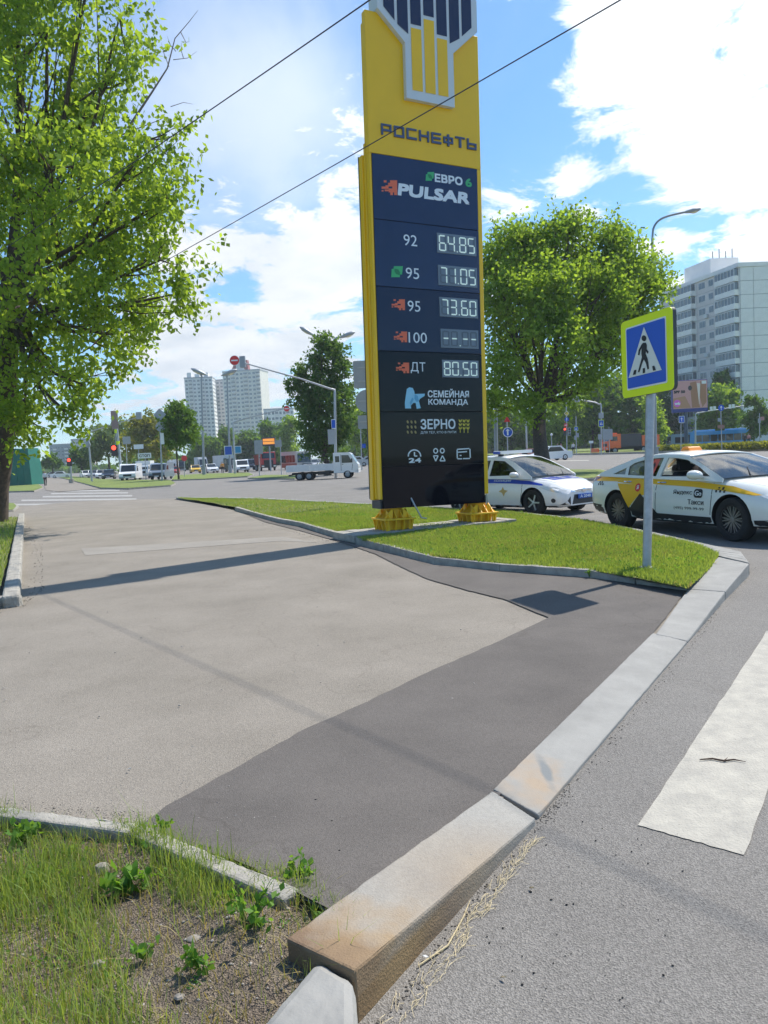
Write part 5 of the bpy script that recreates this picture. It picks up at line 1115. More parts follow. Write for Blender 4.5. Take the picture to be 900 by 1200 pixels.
block('apartment_block', 'distant pinkish apartment block left of the traffic light', 82, 100, 516, 450, 14, R(-2), WALLR, 8, 4, 1)
block('apartment_block', 'distant white block seen behind the poplar', 396, 422, 478, 430, 14, R(3), WALLP, 8, 5, 1)

# panel block at the right: a gable wall of white panels facing the road and a long recessed facade receding to the left
Yc = 150.; cor = aty(867, 330, Yc); topz = aty(867, 313, Yc).z
bR = thing('apartment_block', 'tall white panel apartment block at the right with loggias and a blank gable wall', 'building', (cor.x, cor.y, 0), 0)
gd = Vector((1, .05, 0)).normalized(); fd = (aty(774, 347, 1).xy.to_3d()); 
# facade recedes from the corner along direction chosen so that its far end shows at px 774 with the roof at py 347
best = None
for Yf in range(150, 260, 2):
    p = aty(774, 400, Yf); zt = topz; d_ = Vector((p.x, p.y, zt))-Vector((0, 0, CAMH)); yy = 600-900*d_.dot(UP)/d_.dot(F_)
    if best is None or abs(yy-347) < best[0]: best = (abs(yy-347), Yf, p)
farp = best[2]; fvec = Vector((farp.x-cor.x, farp.y-cor.y, 0)); FL = fvec.length; fdir = fvec.normalized(); fn = Vector((-fdir.y, fdir.x, 0))
if fn.dot(Vector((-cor.x, -cor.y, 0))) < 0: fn = -fn
fn = -fn if fn.dot(Vector((-cor.x, -cor.y, 0))) < 0 else fn
GW = 14.0
mb = MB(); A_ = Vector((0, 0, 0)); B_ = fdir*FL; Cc = B_+gd*GW; Dd = gd*GW
ringp = [A_, Dd, Cc, B_]
mb.prism_ngon([(p.x, p.y) for p in ringp], XY, 0, topz); part('wall', mb, JOINT, bR)
mb = MB(); mb.prism_ngon([(p.x, p.y) for p in [A_-gd*.3+fn*.2-Vector((0, .3, 0)), Dd+gd*.3, Cc+gd*.3, B_-gd*.2]], XY, topz+.01, topz+.8); part('roof', mb, WALLP, bR)
mb = MB(); c0 = fdir*FL*.55+gd*4; mb.prism_ngon([(p.x, p.y) for p in (c0, c0+gd*6, c0+gd*6+fdir*9, c0+fdir*9)], XY, topz+.81, topz+5.2); rt = part('roof_turret', mb, WALLP, bR)
for k in range(4): q = c0+gd*(k*1.4+.5); mb = MB(); mb.tube([(q.x, q.y, topz+5.2), (q.x, q.y, topz+6.6+.5*(k % 2))], .12, 5); part('antenna', mb, JOINT, rt)
NF = 13; fh = topz/NF; rzf = math.atan2(fdir.y, fdir.x)
gn = Vector((gd.y, -gd.x, 0)); rzg = math.atan2(gd.y, gd.x)
# gable panels, proud of the joints
cols_ = [(0, 2.6), (2.6, 6.6), (6.6, 10.6), (10.6, 14.0)]; pm = {}
for f in range(NF):
    for (c0_, c1_) in cols_:
        k = (c1_-c0_)
        if k not in pm:
            g_ = MB(); g_.box(.05, k-.05, -.12, 0, .06, fh-.05); pm[k] = g_.mesh('wall_panel'); pm[k].materials.append(WALLP)
        place(bR, 'wall_panel', pm[k], tuple(gd*c0_+Vector((0, 0, f*fh))), rzg)
# facade: direction runs away from the corner; place pieces along it facing the viewer
flip = rzf+math.pi     # local +x back toward the corner, local -y outward
sec = [(0.0, .24, 'L', WALLP), (.24, .50, 'W', WALLR), (.50, .80, 'L', WALLP), (.80, 1.0, 'W', WALLR)]
chk = Vector((math.sin(flip), -math.cos(flip), 0))
outw = 1 if chk.dot(fn) > 0 else -1
cache = {}
def fpiece(kind, w_, mlist, builder):
    if kind not in cache:
        me = builder(); [me.materials.append(x) for x in mlist]; cache[kind] = me
    return cache[kind]
for (u0, u1, ty, wm_) in sec:
    c_ = (u0+u1)/2*FL; w_ = (u1-u0)*FL
    for f in range(NF):
        pos = fdir*c_+Vector((0, 0, f*fh))
        def wallp(): g_ = MB(); g_.box(-w_/2+.04, w_/2-.04, -.10, 0, .04, fh-.04); return g_.mesh('wall_panel')
        place(bR, 'wall_panel', fpiece(('p', u0), w_, [wm_], wallp), tuple(pos+fn*.0), flip)
        if f == 0: continue
        if ty == 'L':
            def lg(): 
                g_ = MB(); g_.m = 0; g_.box(-w_*.46, w_*.46, -1.1, -.11, .05, fh*.42); g_.m = 1; g_.box(-w_*.45, w_*.45, -1.0, -.11, fh*.425, fh*.93); g_.m = 2
                for k in range(7): x = -w_*.46+(w_*.92-.1)*k/6; g_.box(x, x+.1, -1.08, -1.01, fh*.42, fh*.92)
                g_.box(-w_*.46, w_*.46, -1.09, -1.005, fh*.90, fh*.97); return g_.mesh('loggia')
            place(bR, 'loggia', fpiece(('l', u0), w_, [PARA if False else WALLP, PANE, WFR], lg), tuple(pos), flip)
        else:
            for k, (dx, ww) in enumerate(((-w_*.22, w_*.30), (w_*.20, w_*.22))):
                def wn(): return win_mesh('window', ww, fh*.52, 2, .09, .15)
                o = place(bR, 'window', fpiece(('w', u0, k), w_, [WFR, PANE], wn), tuple(pos+fdir*-dx*1+fn*.105+Vector((0, 0, fh*.33))), flip)
            if (f*7+int(u0*10)) % 3 == 0:
                def ac(): g_ = MB(); g_.box(-.5, .5, -.5, -.12, 0, .7); return g_.mesh('air_conditioner')
                place(bR, 'air_conditioner', fpiece(('ac', 0), 1, [WFR], ac), tuple(pos+fn*.1), flip)
wm_ = win_mesh('window', 2.6, 1.3, 3, .08, .15); [wm_.materials.append(x) for x in (WFR, PANE)]
place(bR, 'window', wm_, tuple(gd*4.6+Vector((0, -.125, 1.6))), rzg); place(bR, 'window', wm_, tuple(gd*9+Vector((0, -.125, 1.6))), rzg)

# ------------------------------------------------------------------ posts, signs, lights
def post(t, top, r=.05, base=(0, 0, 0), m=None, name='post'):
    mb = MB(); mb.tube([(base[0], base[1], -.1), top], [r, r*.85], 10); return part(name, mb, m or GALV, t, smooth=50)
def plate(t, px_c, Y, w, h, shape='rect', m=None, face=-1, name='sign_board', off=-.06, rim=None):
    """a sign board at the photo position px_c, facing the viewer (or its back); local coordinates of t"""
    c = aty(px_c[0], px_c[1], Y)-Vector(t.location); P = {'rect': rrect(-w/2, w/2, -h/2, h/2, min(w, h)*.06), 'round': circ(0, 0, w/2, 24), 'diamond': [(0, h/2), (-w/2, 0), (0, -h/2), (w/2, 0)], 'tri': [(-w/2, -h/2), (w/2, -h/2), (0, h/2)], 'yield': [(-w/2, h/2), (0, -h/2), (w/2, h/2)]}[shape]
    mb = MB(); mb.prism_ngon(P, lambda p, q: (c.x+p[0], c.y+off+q, c.z+p[1]), -.012, .012); o = part(name, mb, m or GREY, t)
    if rim:
        mb = MB(); mb.prism_ngon([(a*.86, b_*.86) for a, b_ in P], lambda p, q: (c.x+p[0], c.y+off-.014+q, c.z+p[1]), -.002, .0); part('sign_face', mb, rim, o)
    return o, c
def local_poly(parent, pts, c, off, m, name='symbol'):
    tri = tessellate_polygon([[Vector((a, b_, 0)) for a, b_ in pts]]); mb = MB(); mb.add([(c.x+a, c.y+off, c.z+b_) for a, b_ in pts], [tuple(q) for q in tri]); return part(name, mb, m, parent)
# post with three blank sign backs beside the price sign
p0 = at(438, 592, .1); t = thing('road_sign', 'grey post with three sign backs just left of the price sign', 'road sign', p0)
tp = aty(430, 424, p0.y); post(t, tuple(tp-p0), .055)
plate(t, (428, 439), p0.y, .74, .86, off=-.08); plate(t, (429.5, 470), p0.y, .70, .74, 'round', off=-.08); plate(t, (431, 494.5), p0.y, .62, .42, off=-.08)
for (x, y) in ((428, 431), (428.5, 447), (429.5, 470), (431, 494)):
    c = aty(x, y, p0.y)-p0; mb = MB(); mb.box(c.x-.25, c.x+.25, c.y-.115, c.y-.095, c.z-.02, c.z+.02); part('bracket', mb, GALV, t)
# no-entry signs on curved arms
def arm_post(name, label, basepx, Y, toppx, endpx, r, cat='mast'):
    b_ = aty(*basepx, Y); b_.z = 0; t = thing(name, label, cat, b_); tp = aty(*toppx, Y)-b_; en = aty(*endpx, Y)-b_
    mb = MB(); mb.tube([(0, 0, 0), tuple(tp*.5), tuple(tp-Vector((0, 0, .5)))], [r*1.2, r*1.05, r*.9], 10); part('post', mb, GALV, t, smooth=50)
    el = Vector((tp.x+(en.x-tp.x)*.05, 0, tp.z-.02)); mb = MB(); mb.tube([tuple(tp-Vector((0, 0, .5))), tuple(tp-Vector((0, 0, .12))), tuple(el), tuple(tp.lerp(en, .35)), tuple(en)], [r*.9, r*.85, r*.8, r*.65, r*.45], 8); part('arm', mb, GALV, t, smooth=50)
    return t, tp, en
def no_entry(t, px_c, Y, d):
    o, c = plate(t, px_c, Y, d, d, 'round', SWHITE, name='no_entry_board'); mb = MB(); mb.prism_ngon(circ(0, 0, d*.46, 24), lambda p, q: (c.x+p[0], c.y-.077+q, c.z+p[1]), -.001, 0); part('red_disc', mb, SRED, o)
    mb = MB(); mb.box(c.x-d*.33, c.x+d*.33, c.y-.083, c.y-.079, c.z-d*.07, c.z+d*.07); part('white_bar', mb, SWHITE, o)
Yg = 62
t, tp, en = arm_post('sign_mast', 'tall grey mast with a long arm carrying a no-entry sign beside the white truck', (393.5, 556), Yg, (392, 455), (281, 424), .105)
no_entry(t, (275, 422.5), Yg, .80); plate(t, (391, 497), Yg, .34, .75, 'rect', SWHITE, rim=SBLUE, off=-.25); plate(t, (388.5, 512), Yg, .55, 1.2, m=GREY, off=-.22, name='control_box')
mb = MB(); c = aty(283, 424, Yg)-Vector(t.location); mb.box(c.x-.15, c.x+.3, c.y-.1, c.y+.25, c.z-.45, c.z+.45); part('traffic_light_back', mb, GREY, t, bevel=.04)
Yh = 105
t, tp, en = arm_post('sign_mast', 'distant grey mast whose arm holds a small no-entry sign above the trucks', (275.5, 555), Yh, (273, 494), (333, 479), .12)
no_entry(t, (336, 479), Yh, .85); plate(t, (267, 528), Yh, 1.1, 1.3, m=SWHITE, rim=SBLUE, off=.35); plate(t, (279, 527), Yh-.8, .9, 1.0, m=SWHITE, rim=mat('sign_teal', (.01, .25, .5), .5))
t, tp, en = arm_post('traffic_light_mast', 'thin dark mast with an arm reaching right behind the first traffic light', (107, 553), 100, (103, 506), (162, 489), .11)
mb = MB(); c = aty(163, 487, 100)-Vector(t.location); mb.box(c.x-.35, c.x+.35, c.y-.2, c.y+.2, c.z-.45, c.z+.45); part('traffic_light_back', mb, GREY, t, bevel=.05)
mb = MB(); mb.lathe([(0, -.1), (.42, 0), (.42, .15), (0, .25)], lambda a, b_, h: (-.12+a*.8, h-.2, 4.9+b_), 12); part('speaker_horn', mb, GREY, t)
# street lamps
def lamp(name, label, px_b, Y, px_top, heads, r=.11, m=None):
    b_ = aty(*px_b, Y); b_.z = 0; t = thing(name, label, 'street lamp', b_); tp = aty(*px_top, Y)-b_
    mb = MB(); mb.tube([(0, 0, 0), (0, 0, 1.2)], r*1.9, 12); mb.tube([(0, 0, 1.2), (0, 0, 1.26)], r*2.6, 12); part('column_base', mb, m or DPOLE, t, smooth=50)
    mb = MB(); mb.tube([(0, 0, 1.2), tuple(tp)], [r*1.2, r*.7], 12); part('column', mb, m or DPOLE, t, smooth=50)
    for hx in heads:
        P = [aty(q[0], q[1], Y)-b_ for q in hx]; en = P[-1]; d = (en-P[-2]).normalized(); k = Y/40
        mb = MB(); mb.tube(smooth_poly([tuple(tp-Vector((0, 0, .3)))]+[tuple(tp)]+[tuple(p) for p in P[:-1]]+[tuple(en-d*.5*k)], 4), .055*k, 8); part('arm', mb, m or DPOLE, t, smooth=50)
        mb = MB(); mb.lathe([(.02, -.62), (.10, -.5), (.19, -.15), (.18, .1), (.05, .28), (0, .3)], lambda a, c_, h, en=en, d=d, k=k: tuple(en+d*(h-.05)*k+Vector((0, a*1.1, 0))*k+Vector((-d.z, 0, d.x))*c_*.6*k), 14); hd_ = part('lamp_head', mb, GREY, t, smooth=60)
        mb = MB(); mb.lathe([(.17, 0), (.15, -.06), (.07, -.10), (0, -.105)], lambda a, c_, h, en=en, d=d, k=k: tuple(en+d*(a-.08)*1.2*k+Vector((0, c_*.9, h-.04))*k), 12); part('lamp_glass', mb, mat('lamp_glass', (.75, .70, .45), .2), hd_, smooth=60)
    return t
lamp('street_lamp', 'tall grey street lamp with a curved arm above the pedestrian crossing sign', (768, 546), 53, (764.5, 280), [((766, 267), (772, 258.5), (782, 253.5), (798, 249.5), (816, 246))], .12)
lamp('street_lamp', 'grey street lamp column partly hidden by the leaves right of the price sign', (582, 548), 53, (579, 330), [((582, 318), (590, 308), (602, 304), (618, 300))], .12)
lamp('street_lamp', 'double-armed street lamp rising out of the tall slender tree', (388, 548), 95, (384, 418), [((376, 398), (356, 386)), ((392, 398), (411, 391))], .13)
lamp('street_lamp', 'thin tall lamp column between the young tree and the towers', (239, 552), 110, (236, 440), [((234, 436), (229, 434))], .15)
lamp('street_lamp', 'slanting lamp column just left of the small no-entry sign mast', (270, 553), 118, (266, 440), [((268, 437), (273, 435))], .15)
# sign with diamond and round backs
b_ = at(190, 563, .12); t = thing('road_sign', 'tall post with a diamond sign back above a round one among the vans', 'road sign', b_); tp = aty(187, 479, b_.y)-b_; post(t, tuple(tp), .09)
plate(t, (187.5, 486), b_.y, 1.35, 1.35, 'diamond', off=-.12); plate(t, (188.5, 500), b_.y, 1.05, 1.05, 'round', off=-.12); plate(t, (190.5, 514), b_.y, .38, 1.2, m=SWHITE, off=-.12, name='side_board')
# first traffic light, leaning
def heads3(t, px_c, Y, w_, h_, lit, m=SBLACK):
    c = aty(px_c[0], px_c[1], Y)-Vector(t.location); mb = MB(); mb.box(c.x-w_/2, c.x+w_/2, c.y-.3, c.y-.08, c.z-h_/2, c.z+h_/2); o = part('lamp_housing', mb, m, t, bevel=.03)
    n = len(lit)
    for k, l_ in enumerate(lit):
        z = c.z+h_/2-h_*(k+.5)/n; q = MB(); q.prism_ngon(circ(0, 0, min(w_*.38, h_/n*.42), 16), lambda p, s_: (c.x+p[0], c.y-.302+s_, z+p[1]), -.01, 0)
        part('signal_lens', q, {'r': mat('red_signal_lit', (.8, .05, .02), .4, emit=(1, .06, .03), es=2.2), 'd': mat('signal_dark', (.05, .03, .03), .3), 'g': mat('signal_dark_green', (.02, .06, .04), .3)}[l_], o)
    return o
b_ = at(143, 563, .12); t = thing('traffic_light', 'leaning grey traffic light post with a red pedestrian light at the crossing', 'traffic light', b_); tp = aty(135, 483, b_.y)-b_
mb = MB(); mb.tube([(0, 0, 0), tuple(tp)], [.18, .14], 10); part('post', mb, GALV, t, smooth=50); mb = MB(); mb.tube([tuple(tp*.28+Vector((-.55, 0, 0))), tuple(tp*.9+Vector((-.1, 0, 0)))], .05, 6); part('cable_pipe', mb, GALV, t)
plate(t, (135, 492), b_.y, .85, 2.2, m=mat('blind_board', (.30, .20, .19), .6), off=-.2, name='blind_board'); heads3(t, (134.5, 528), b_.y, .75, 1.35, 'rd')
for (x, y) in ((136, 505.5), (138, 519)): c = aty(x, y, b_.y)-b_; mb = MB(); mb.tube([(c.x, c.y, c.z-.22), (c.x+.03, c.y, c.z+.22)], .21, 10); part('reflective_sleeve', mb, LIME, t)
b_ = at(84, 566, .05); t = thing('traffic_light', 'low post with a small red pedestrian light near the walking man', 'traffic light', b_); tp = aty(82.5, 540, b_.y)-b_; post(t, tuple(tp), .12); heads3(t, (82, 541.5), b_.y, .62, 1.05, 'rd')
mb = MB(); mb.tube([(0, 0, 0), (0, 0, .5)], .35, 8); part('footing', mb, CONC, t)
def simple_sign(name, label, cat, px_b, Y, px_t, plates, r=.05, zb=.1):
    b_ = aty(px_b[0], px_b[1], Y); b_.z = zb; t = thing(name, label, cat, b_); tp = aty(px_t[0], px_t[1], Y)-b_; post(t, tuple(tp), r); out = []
    for p in plates: out.append(plate(t, p[0], Y, *p[1:3], p[3], p[4], rim=p[5] if len(p) > 5 else None))
    return t, out
simple_sign('road_sign', 'small grey square sign back on a thin post beside the leaning traffic light', 'road sign', (149, 562), 98, (148, 512), [((148.5, 516), 1.0, .95, 'rect', GREY)])
t, o = simple_sign('stop_line_sign', 'white rectangular stop sign board on a thin post between the vans', 'road sign', (171, 562), 92, (170, 531), [((169.5, 534), 1.6, .62, 'rect', SWHITE)])
mb = MB(); c = o[0][1]; put_text(mb, 'СТОП', lambda u, v: (c.x+u, c.y-.076, c.z+v), -.62, .62, -.17, .17, .03); part('board_lettering', mb, SBLACK, o[0][0])
simple_sign('road_sign', 'small white rectangular sign hanging under the yellowish tree', 'road sign', (163, 560), 120, (162.5, 522), [((162.5, 523.5), 1.5, .7, 'rect', SWHITE)])
t, o = simple_sign('road_sign', 'small red round sign in front of the box truck with the dark cab', 'road sign', (216, 558), 100, (216, 535), [((216, 537), .75, .75, 'round', SRED)])
simple_sign('road_sign', 'grey sign back beside the orange message board', 'road sign', (330, 557), 85, (328, 512), [((326, 520), .75, .75, 'rect', GREY)])
simple_sign('road_sign', 'two-board sign seen from behind, under the arm of the long mast', 'road sign', (304, 556), 84, (303, 518), [((303, 524), .9, 1.5, 'rect', GREY)])
t, o = simple_sign('lane_sign', 'small blue square sign on a post just left of the price sign', 'road sign', (424, 548), 90, (422, 487), [((426.5, 522.5), .42, .5, 'rect', SBLUE)], .07)
# orange message board
b_ = at(312, 553, 0); t = thing('message_board', 'dark electronic message board showing an orange panel above the red truck', 'message board', (b_.x, 118, 0)); b_ = Vector((b_.x, 118, 0)); c = aty(315, 517, 118)-b_
post(t, (c.x, .3, c.z), .13, m=DPOLE, base=(c.x, .3)); mb = MB(); mb.box(c.x-1.05, c.x+1.05, c.y-.2, c.y+.2, c.z-.75, c.z+.62); part('housing', mb, SDARK, t, bevel=.04)
for k in range(2): mb = MB(); mb.box(c.x-.88, c.x+.88, c.y-.215, c.y-.204, c.z-.46+k*.46, c.z-.08+k*.46); part('lit_row', mb, mat('orange_matrix', (.8, .3, .06), .5, emit=(1, .35, .05), es=.5), t)
# right side signs
def keepright(t, c, o, d):
    local_poly(o, [(-.10*d, -.30*d), (.06*d, -.30*d), (.06*d, .12*d), (.18*d, .12*d), (-.02*d, .36*d), (-.22*d, .12*d), (-.10*d, .12*d)], c, -.078, SWHITE)
t, o = simple_sign('keep_right_sign', 'round blue arrow sign on a grey post right of the price sign', 'road sign', (595, 540), 60, (594, 485), [((595, 506.5), .78, .82, 'round', SWHITE, SBLUE), ((594, 491), .5, .45, 'tri', SRED)], .05)
keepright(t, o[0][1], o[0][0], .8)
def arrow(o, c, d): local_poly(o, [(-.05*d, -.35*d), (.05*d, -.35*d), (.05*d, .05*d), (.2*d, .05*d), (0, .35*d), (-.2*d, .05*d), (-.05*d, .05*d)], c, -.078, SWHITE)
Yr = 112
t, o = simple_sign('traffic_light', 'post with a yellow diamond, blue arrow and no-entry sign over a dark traffic light', 'traffic light', (664.5, 535), Yr, (663.5, 465), [((664, 484.5), .75, .78, 'diamond', SWHITE, SYEL), ((664, 491.5), .62, .62, 'round', SBLUE), ((663, 498.2), .6, .6, 'round', SRED)], .09, .3)
arrow(o[1][0], o[1][1], .6); local_poly(o[2][0], [(-.2, -.05), (.2, -.05), (.2, .05), (-.2, .05)], o[2][1], -.078, SWHITE)
heads3(t, (661.5, 506), Yr, .42, 1.1, 'rdg'); heads3(t, (666.8, 506), Yr, .42, 1.1, 'ddg', GREY)
def pedplate(label, px_b, px_t, c_, s_, name='pedestrian_crossing_sign'):
    t, o = simple_sign(name, label, 'road sign', px_b, Yr, px_t, [(c_, s_, s_, 'rect', LIME, SBLUE)], .07, .3)
    local_poly(o[0][0], [(-.24*s_, -.2*s_), (.24*s_, -.2*s_), (0, .28*s_)], o[0][1], -.08, SWHITE); local_poly(o[0][0], [(-.05*s_, -.16*s_), (.05*s_, -.16*s_), (.03*s_, .16*s_), (-.03*s_, .16*s_)], o[0][1], -.084, SBLACK); return t
t = pedplate('small lime pedestrian sign on a thin post right of the far traffic light', (675.5, 534), (675, 488), (675, 502.5), .62)
for c_ in ((677, 510), (674, 513)): plate(t, c_, Yr, .3, .6, m=GREY)
b_ = aty(704.5, 533, Yr); b_.z = .3; t = thing('traffic_light_mast', 'curved mast with a lime pedestrian sign beside the large sign backs', 'mast', b_)
mb = MB(); mb.tube(smooth_poly([tuple(aty(x, y, Yr)-b_) for x, y in ((704.5, 533), (704.5, 478), (702, 474), (694, 471), (665, 467), (655, 468))], 4), .10, 8); part('mast', mb, GALV, t, smooth=60)
o, c = plate(t, (704, 496.3), Yr, .82, 1.05, 'rect', LIME, rim=SBLUE, off=-.2); local_poly(o, [(-.2, -.2), (.2, -.2), (0, .27)], c, -.23, SWHITE); local_poly(o, [(-.05, -.15), (.05, -.15), (.03, .15), (-.03, .15)], c, -.235, SBLACK)
for (x, y) in ((660, 466), (668, 466), (676, 468), (704, 487)): c = aty(x, y, Yr)-b_; mb = MB(); mb.box(c.x-.35, c.x+.35, c.y-.3, c.y-.1, c.z-.4, c.z+.4); part('signal_back', mb, GREY, t, bevel=.05)
b_ = aty(711, 533, 108); b_.z = .3; t = thing('road_sign', 'large ribbed sign back on two posts left of the orange truck', 'road sign', b_)
for x in (-.32, .42): post(t, (x, 0, 3.6), .05, base=(x, 0))
for k in range(6): c = aty(705.7+2*k+1, 509, 108)-b_; mb = MB(); mb.box(c.x-.11, c.x+.115, c.y-.1, c.y-.06, c.z-.75, c.z+.75); part('sign_panel', mb, GREY, t)
simple_sign('road_sign', 'low sign back left of the large ribbed one', 'road sign', (703, 533), 107, (702.5, 510), [((702.5, 512), .42, .72, 'rect', GREY)], .04, .3)
simple_sign('road_sign', 'small wide sign on a short post among the dark trunks', 'road sign', (692.5, 533), 107, (692.5, 517), [((692.5, 518), .62, .34, 'rect', SWHITE)], .05, .3)
b_ = aty(647, 534, 115); b_.z = .3; t = thing('globe_lamp', 'small white globe lamp on a short post beside the forked tree', 'street lamp', b_); post(t, (0, 0, 2.9), .07); mb = MB(); mb.lathe([(0, -.2), (.16, -.12), (.2, 0), (.16, .12), (0, .2)], lambda a, c_, h: (a, c_, 3.05+h), 12); part('globe', mb, SWHITE, t, smooth=60)
simple_sign('post', 'plain pale post standing left of the forked trunk', 'post', (617.5, 534), 95, (616.5, 494), [], .12, .1)
t, o = simple_sign('lane_sign', 'blue square lane sign on a thin post left of the billboard post', 'road sign', (798, 530), 92, (798, 488), [((798.5, 491.5), .68, .82, 'rect', SWHITE, SBLUE)], .05, .3); arrow(o[0][0], o[0][1], .7)
t, o = simple_sign('road_sign', 'tall post with a round blue sign and small boards before the blue bus', 'road sign', (846, 529), 86, (844.5, 474), [((844.8, 478), .68, .68, 'round', SBLUE), ((843, 492), .42, .4, 'rect', GREY), ((843, 500), .42, .42, 'rect', mat('board_brown', (.3, .16, .12), .6)), ((847, 500), .3, .42, 'rect', mat('board_brown', (.3, .16, .12), .6))], .05, .3); arrow(o[0][0], o[0][1], .7)
simple_sign('road_sign', 'post with a small reddish board in front of the white gable wall', 'road sign', (890.5, 528), 84, (890, 484), [((893, 490.5), .42, .40, 'rect', mat('board_pink', (.45, .25, .22), .6)), ((889.5, 493), .3, .5, 'rect', GREY)], .05, .3)
t, tp, en = arm_post('sign_mast', 'pale mast with a thin arm of small signs before the bright round tree', (815, 527), 118, (815, 484), (872, 475.5), .12)
for (x, y) in ((833, 479), (855, 476.5)): plate(t, (x, y), 118, .42, .62, m=SWHITE, off=-.15); plate(t, (x+4, y-.5), 118, .42, .62, m=SWHITE, off=-.15)
# billboard
b_ = aty(806, 530, 105); b_.z = .2; bb = thing('billboard', 'pink and brown advertising billboard on a single blue-grey post', 'billboard', b_); post(bb, (0, .4, 8.2), .28, m=mat('post_blue_grey', (.05, .08, .13), .5), base=(0, .4))
TLb, BRb = aty(788, 447, 105)-b_, aty(829, 477.5, 105)-b_; cx_, cz_ = (TLb.x+BRb.x)/2, (TLb.z+BRb.z)/2; w_, h_ = BRb.x-TLb.x, TLb.z-BRb.z
mb = MB(); mb.box(cx_-w_/2-.05, cx_+w_/2+.05, -.05, .5, cz_-h_/2-.5, cz_+h_/2+.1); part('frame', mb, mat('frame_blue', (.02, .04, .22), .4), bb, bevel=.03)
def bp_(pts, m, d, name='picture'): return local_poly(bb, [(cx_+w_*(a-.5), cz_+h_*(.5-b2)) for a, b2 in pts], Vector((0, 0, 0)), d, m, name)
bp_([(0, 0), (1, 0), (1, 1), (0, 1)], mat('print_pink', (.62, .32, .30), .5), -.056)
bp_([(.0, .62), (.35, .55), (.52, .98), (0, .98)], mat('print_tan', (.50, .26, .15), .5), -.060)
bp_([(.50, .08), (.68, .04), (.78, .98), (.55, .98)], mat('print_brown', (.40, .19, .10), .5), -.060); bp_([(.80, .05), (.97, .03), (.97, .80), (.85, .98), (.78, .6)], mat('print_brown', (.40, .19, .10), .5), -.060)
bp_([(.70, .10), (.80, .12), (.76, .92)], mat('print_cream', (.8, .7, .62), .5), -.064)
bp_([(.12+.10*math.cos(k*.4), .80+.13*math.sin(k*.4)) for k in range(16)], mat('print_magenta', (.75, .12, .60), .5), -.064)
bp_([(.50+.06*math.cos(k*.63), .27+.09*math.sin(k*.63)) for k in range(10)], mat('print_dark', (.06, .05, .05), .5), -.068); bp_([(.84, .03), (.97, .03), (.97, .14), (.84, .14)], SWHITE, -.068)
mb = MB(); put_text(mb, 'SPF 50', lambda u, v: (cx_+w_*(u-.5), -.068, cz_+h_*(.5-v)), .04, .34, .44, .34, 0); part('print_lettering', mb, SBLACK, bb)
mb = MB(); put_text(mb, 'wb', lambda u, v: (cx_+w_*(u-.5), -.07, cz_+h_*(.5-v)), .06, .19, .86, .75, 0); part('print_lettering', mb, SWHITE, bb)
# hedge along the far verge
rng = np.random.default_rng(3)
hp_ = [at(x, y, .3) for x, y in ((765, 528), (830, 527), (900, 525), (1000, 523))]; C = []
for a, b2 in zip(hp_, hp_[1:]):
    k = 5000; u = rng.uniform(0, 1, k)[:, None]; C.append(np.array(a)*(1-u)+np.array(b2)*u+np.stack([rng.normal(size=k)*.35, rng.normal(size=k)*.5, rng.uniform(0, .65, k)], 1))
hg = tag(leaf_mesh('hedge', np.concatenate(C), .22, .1, -.3, LG4, None, rng), 'low yellow-green hedge along the far verge in front of the blue bus', 'hedge')
# overhead wires
def wire(label, A, B, sag):
    d = B-A; P = [A+d*t+Vector((0, 0, -sag*4*t*(1-t))) for t in [k/24 for k in range(25)]]; mb = MB(); mb.tube(P, .0075, 6); o = part('overhead_wire', mb, mat('wire_black', (.03, .03, .05), .6)); return tag(o, label, 'wire')
A, B = at(178, 182, 6.4), at(437, 0, 6.3); wire('black overhead wire crossing the sky from the big tree to the top of the photo', A+(A-B)*2.2+Vector((0, 0, .3)), B+(B-A)*2, .10)
A, B = at(248, 277, 6.3), at(722, 0, 6.2); wire('lower black overhead wire passing in front of the price sign', A+(A-B)*1.3+Vector((0, 0, .2)), B+(B-A)*1, .10)
# green tent
b_ = aty(20, 571, 98); b_.z = .1; g = mat('green_tarpaulin', (.01, .14, .10), .55, nz=.12, ns=.8); t = thing('green_tent', 'tall dark green boxy tent on the grass behind the big tree', 'tent', b_)
x0, x1 = (aty(-20, 560, 98)-b_).x, (aty(37, 560, 98)-b_).x; z_ = (aty(10, 527, 98)-b_).z
for k in range(7):
    a0_, a1_ = x0+(x1-x0)*k/7, x0+(x1-x0)*(k+1)/7; inx = lambda x, z: x+(-.06 if x > 0 else .04)*z
    mb = MB(); mb.hexa([(inx(a0_, 0), 0, 0), (inx(a1_, 0)-.01, 0, 0), (inx(a1_, 0)-.01, 3.5, 0), (inx(a0_, 0), 3.5, 0)], [(inx(a0_, z_), .2, z_+.12*(k % 2)), (inx(a1_, z_)-.01, .2, z_+.12*((k+1) % 2)), (inx(a1_, z_)-.01, 3.3, z_+.12), (inx(a0_, z_), 3.3, z_+.12)]); part('tarpaulin_panel', mb, g, t, bevel=.03)
b2 = aty(38.5, 568, 100); b2.z = .1; t = thing('waste_bin', 'dark green bin standing beside the green tent', 'bin', b2); mb = MB(); mb.hexa([(-.4, 0, 0), (.45, 0, 0), (.45, .8, 0), (-.4, .8, 0)], [(-.5, 0, 1.8), (.5, 0, 1.6), (.5, .8, 1.6), (-.5, .8, 1.8)]); part('bin_body', mb, mat('bin_green', (.01, .045, .035), .5), t, bevel=.05); mb = MB(); mb.box(-.52, .52, -.03, .85, 1.81, 1.9); part('lid', mb, mat('bin_green', (.01, .045, .035), .5), t)

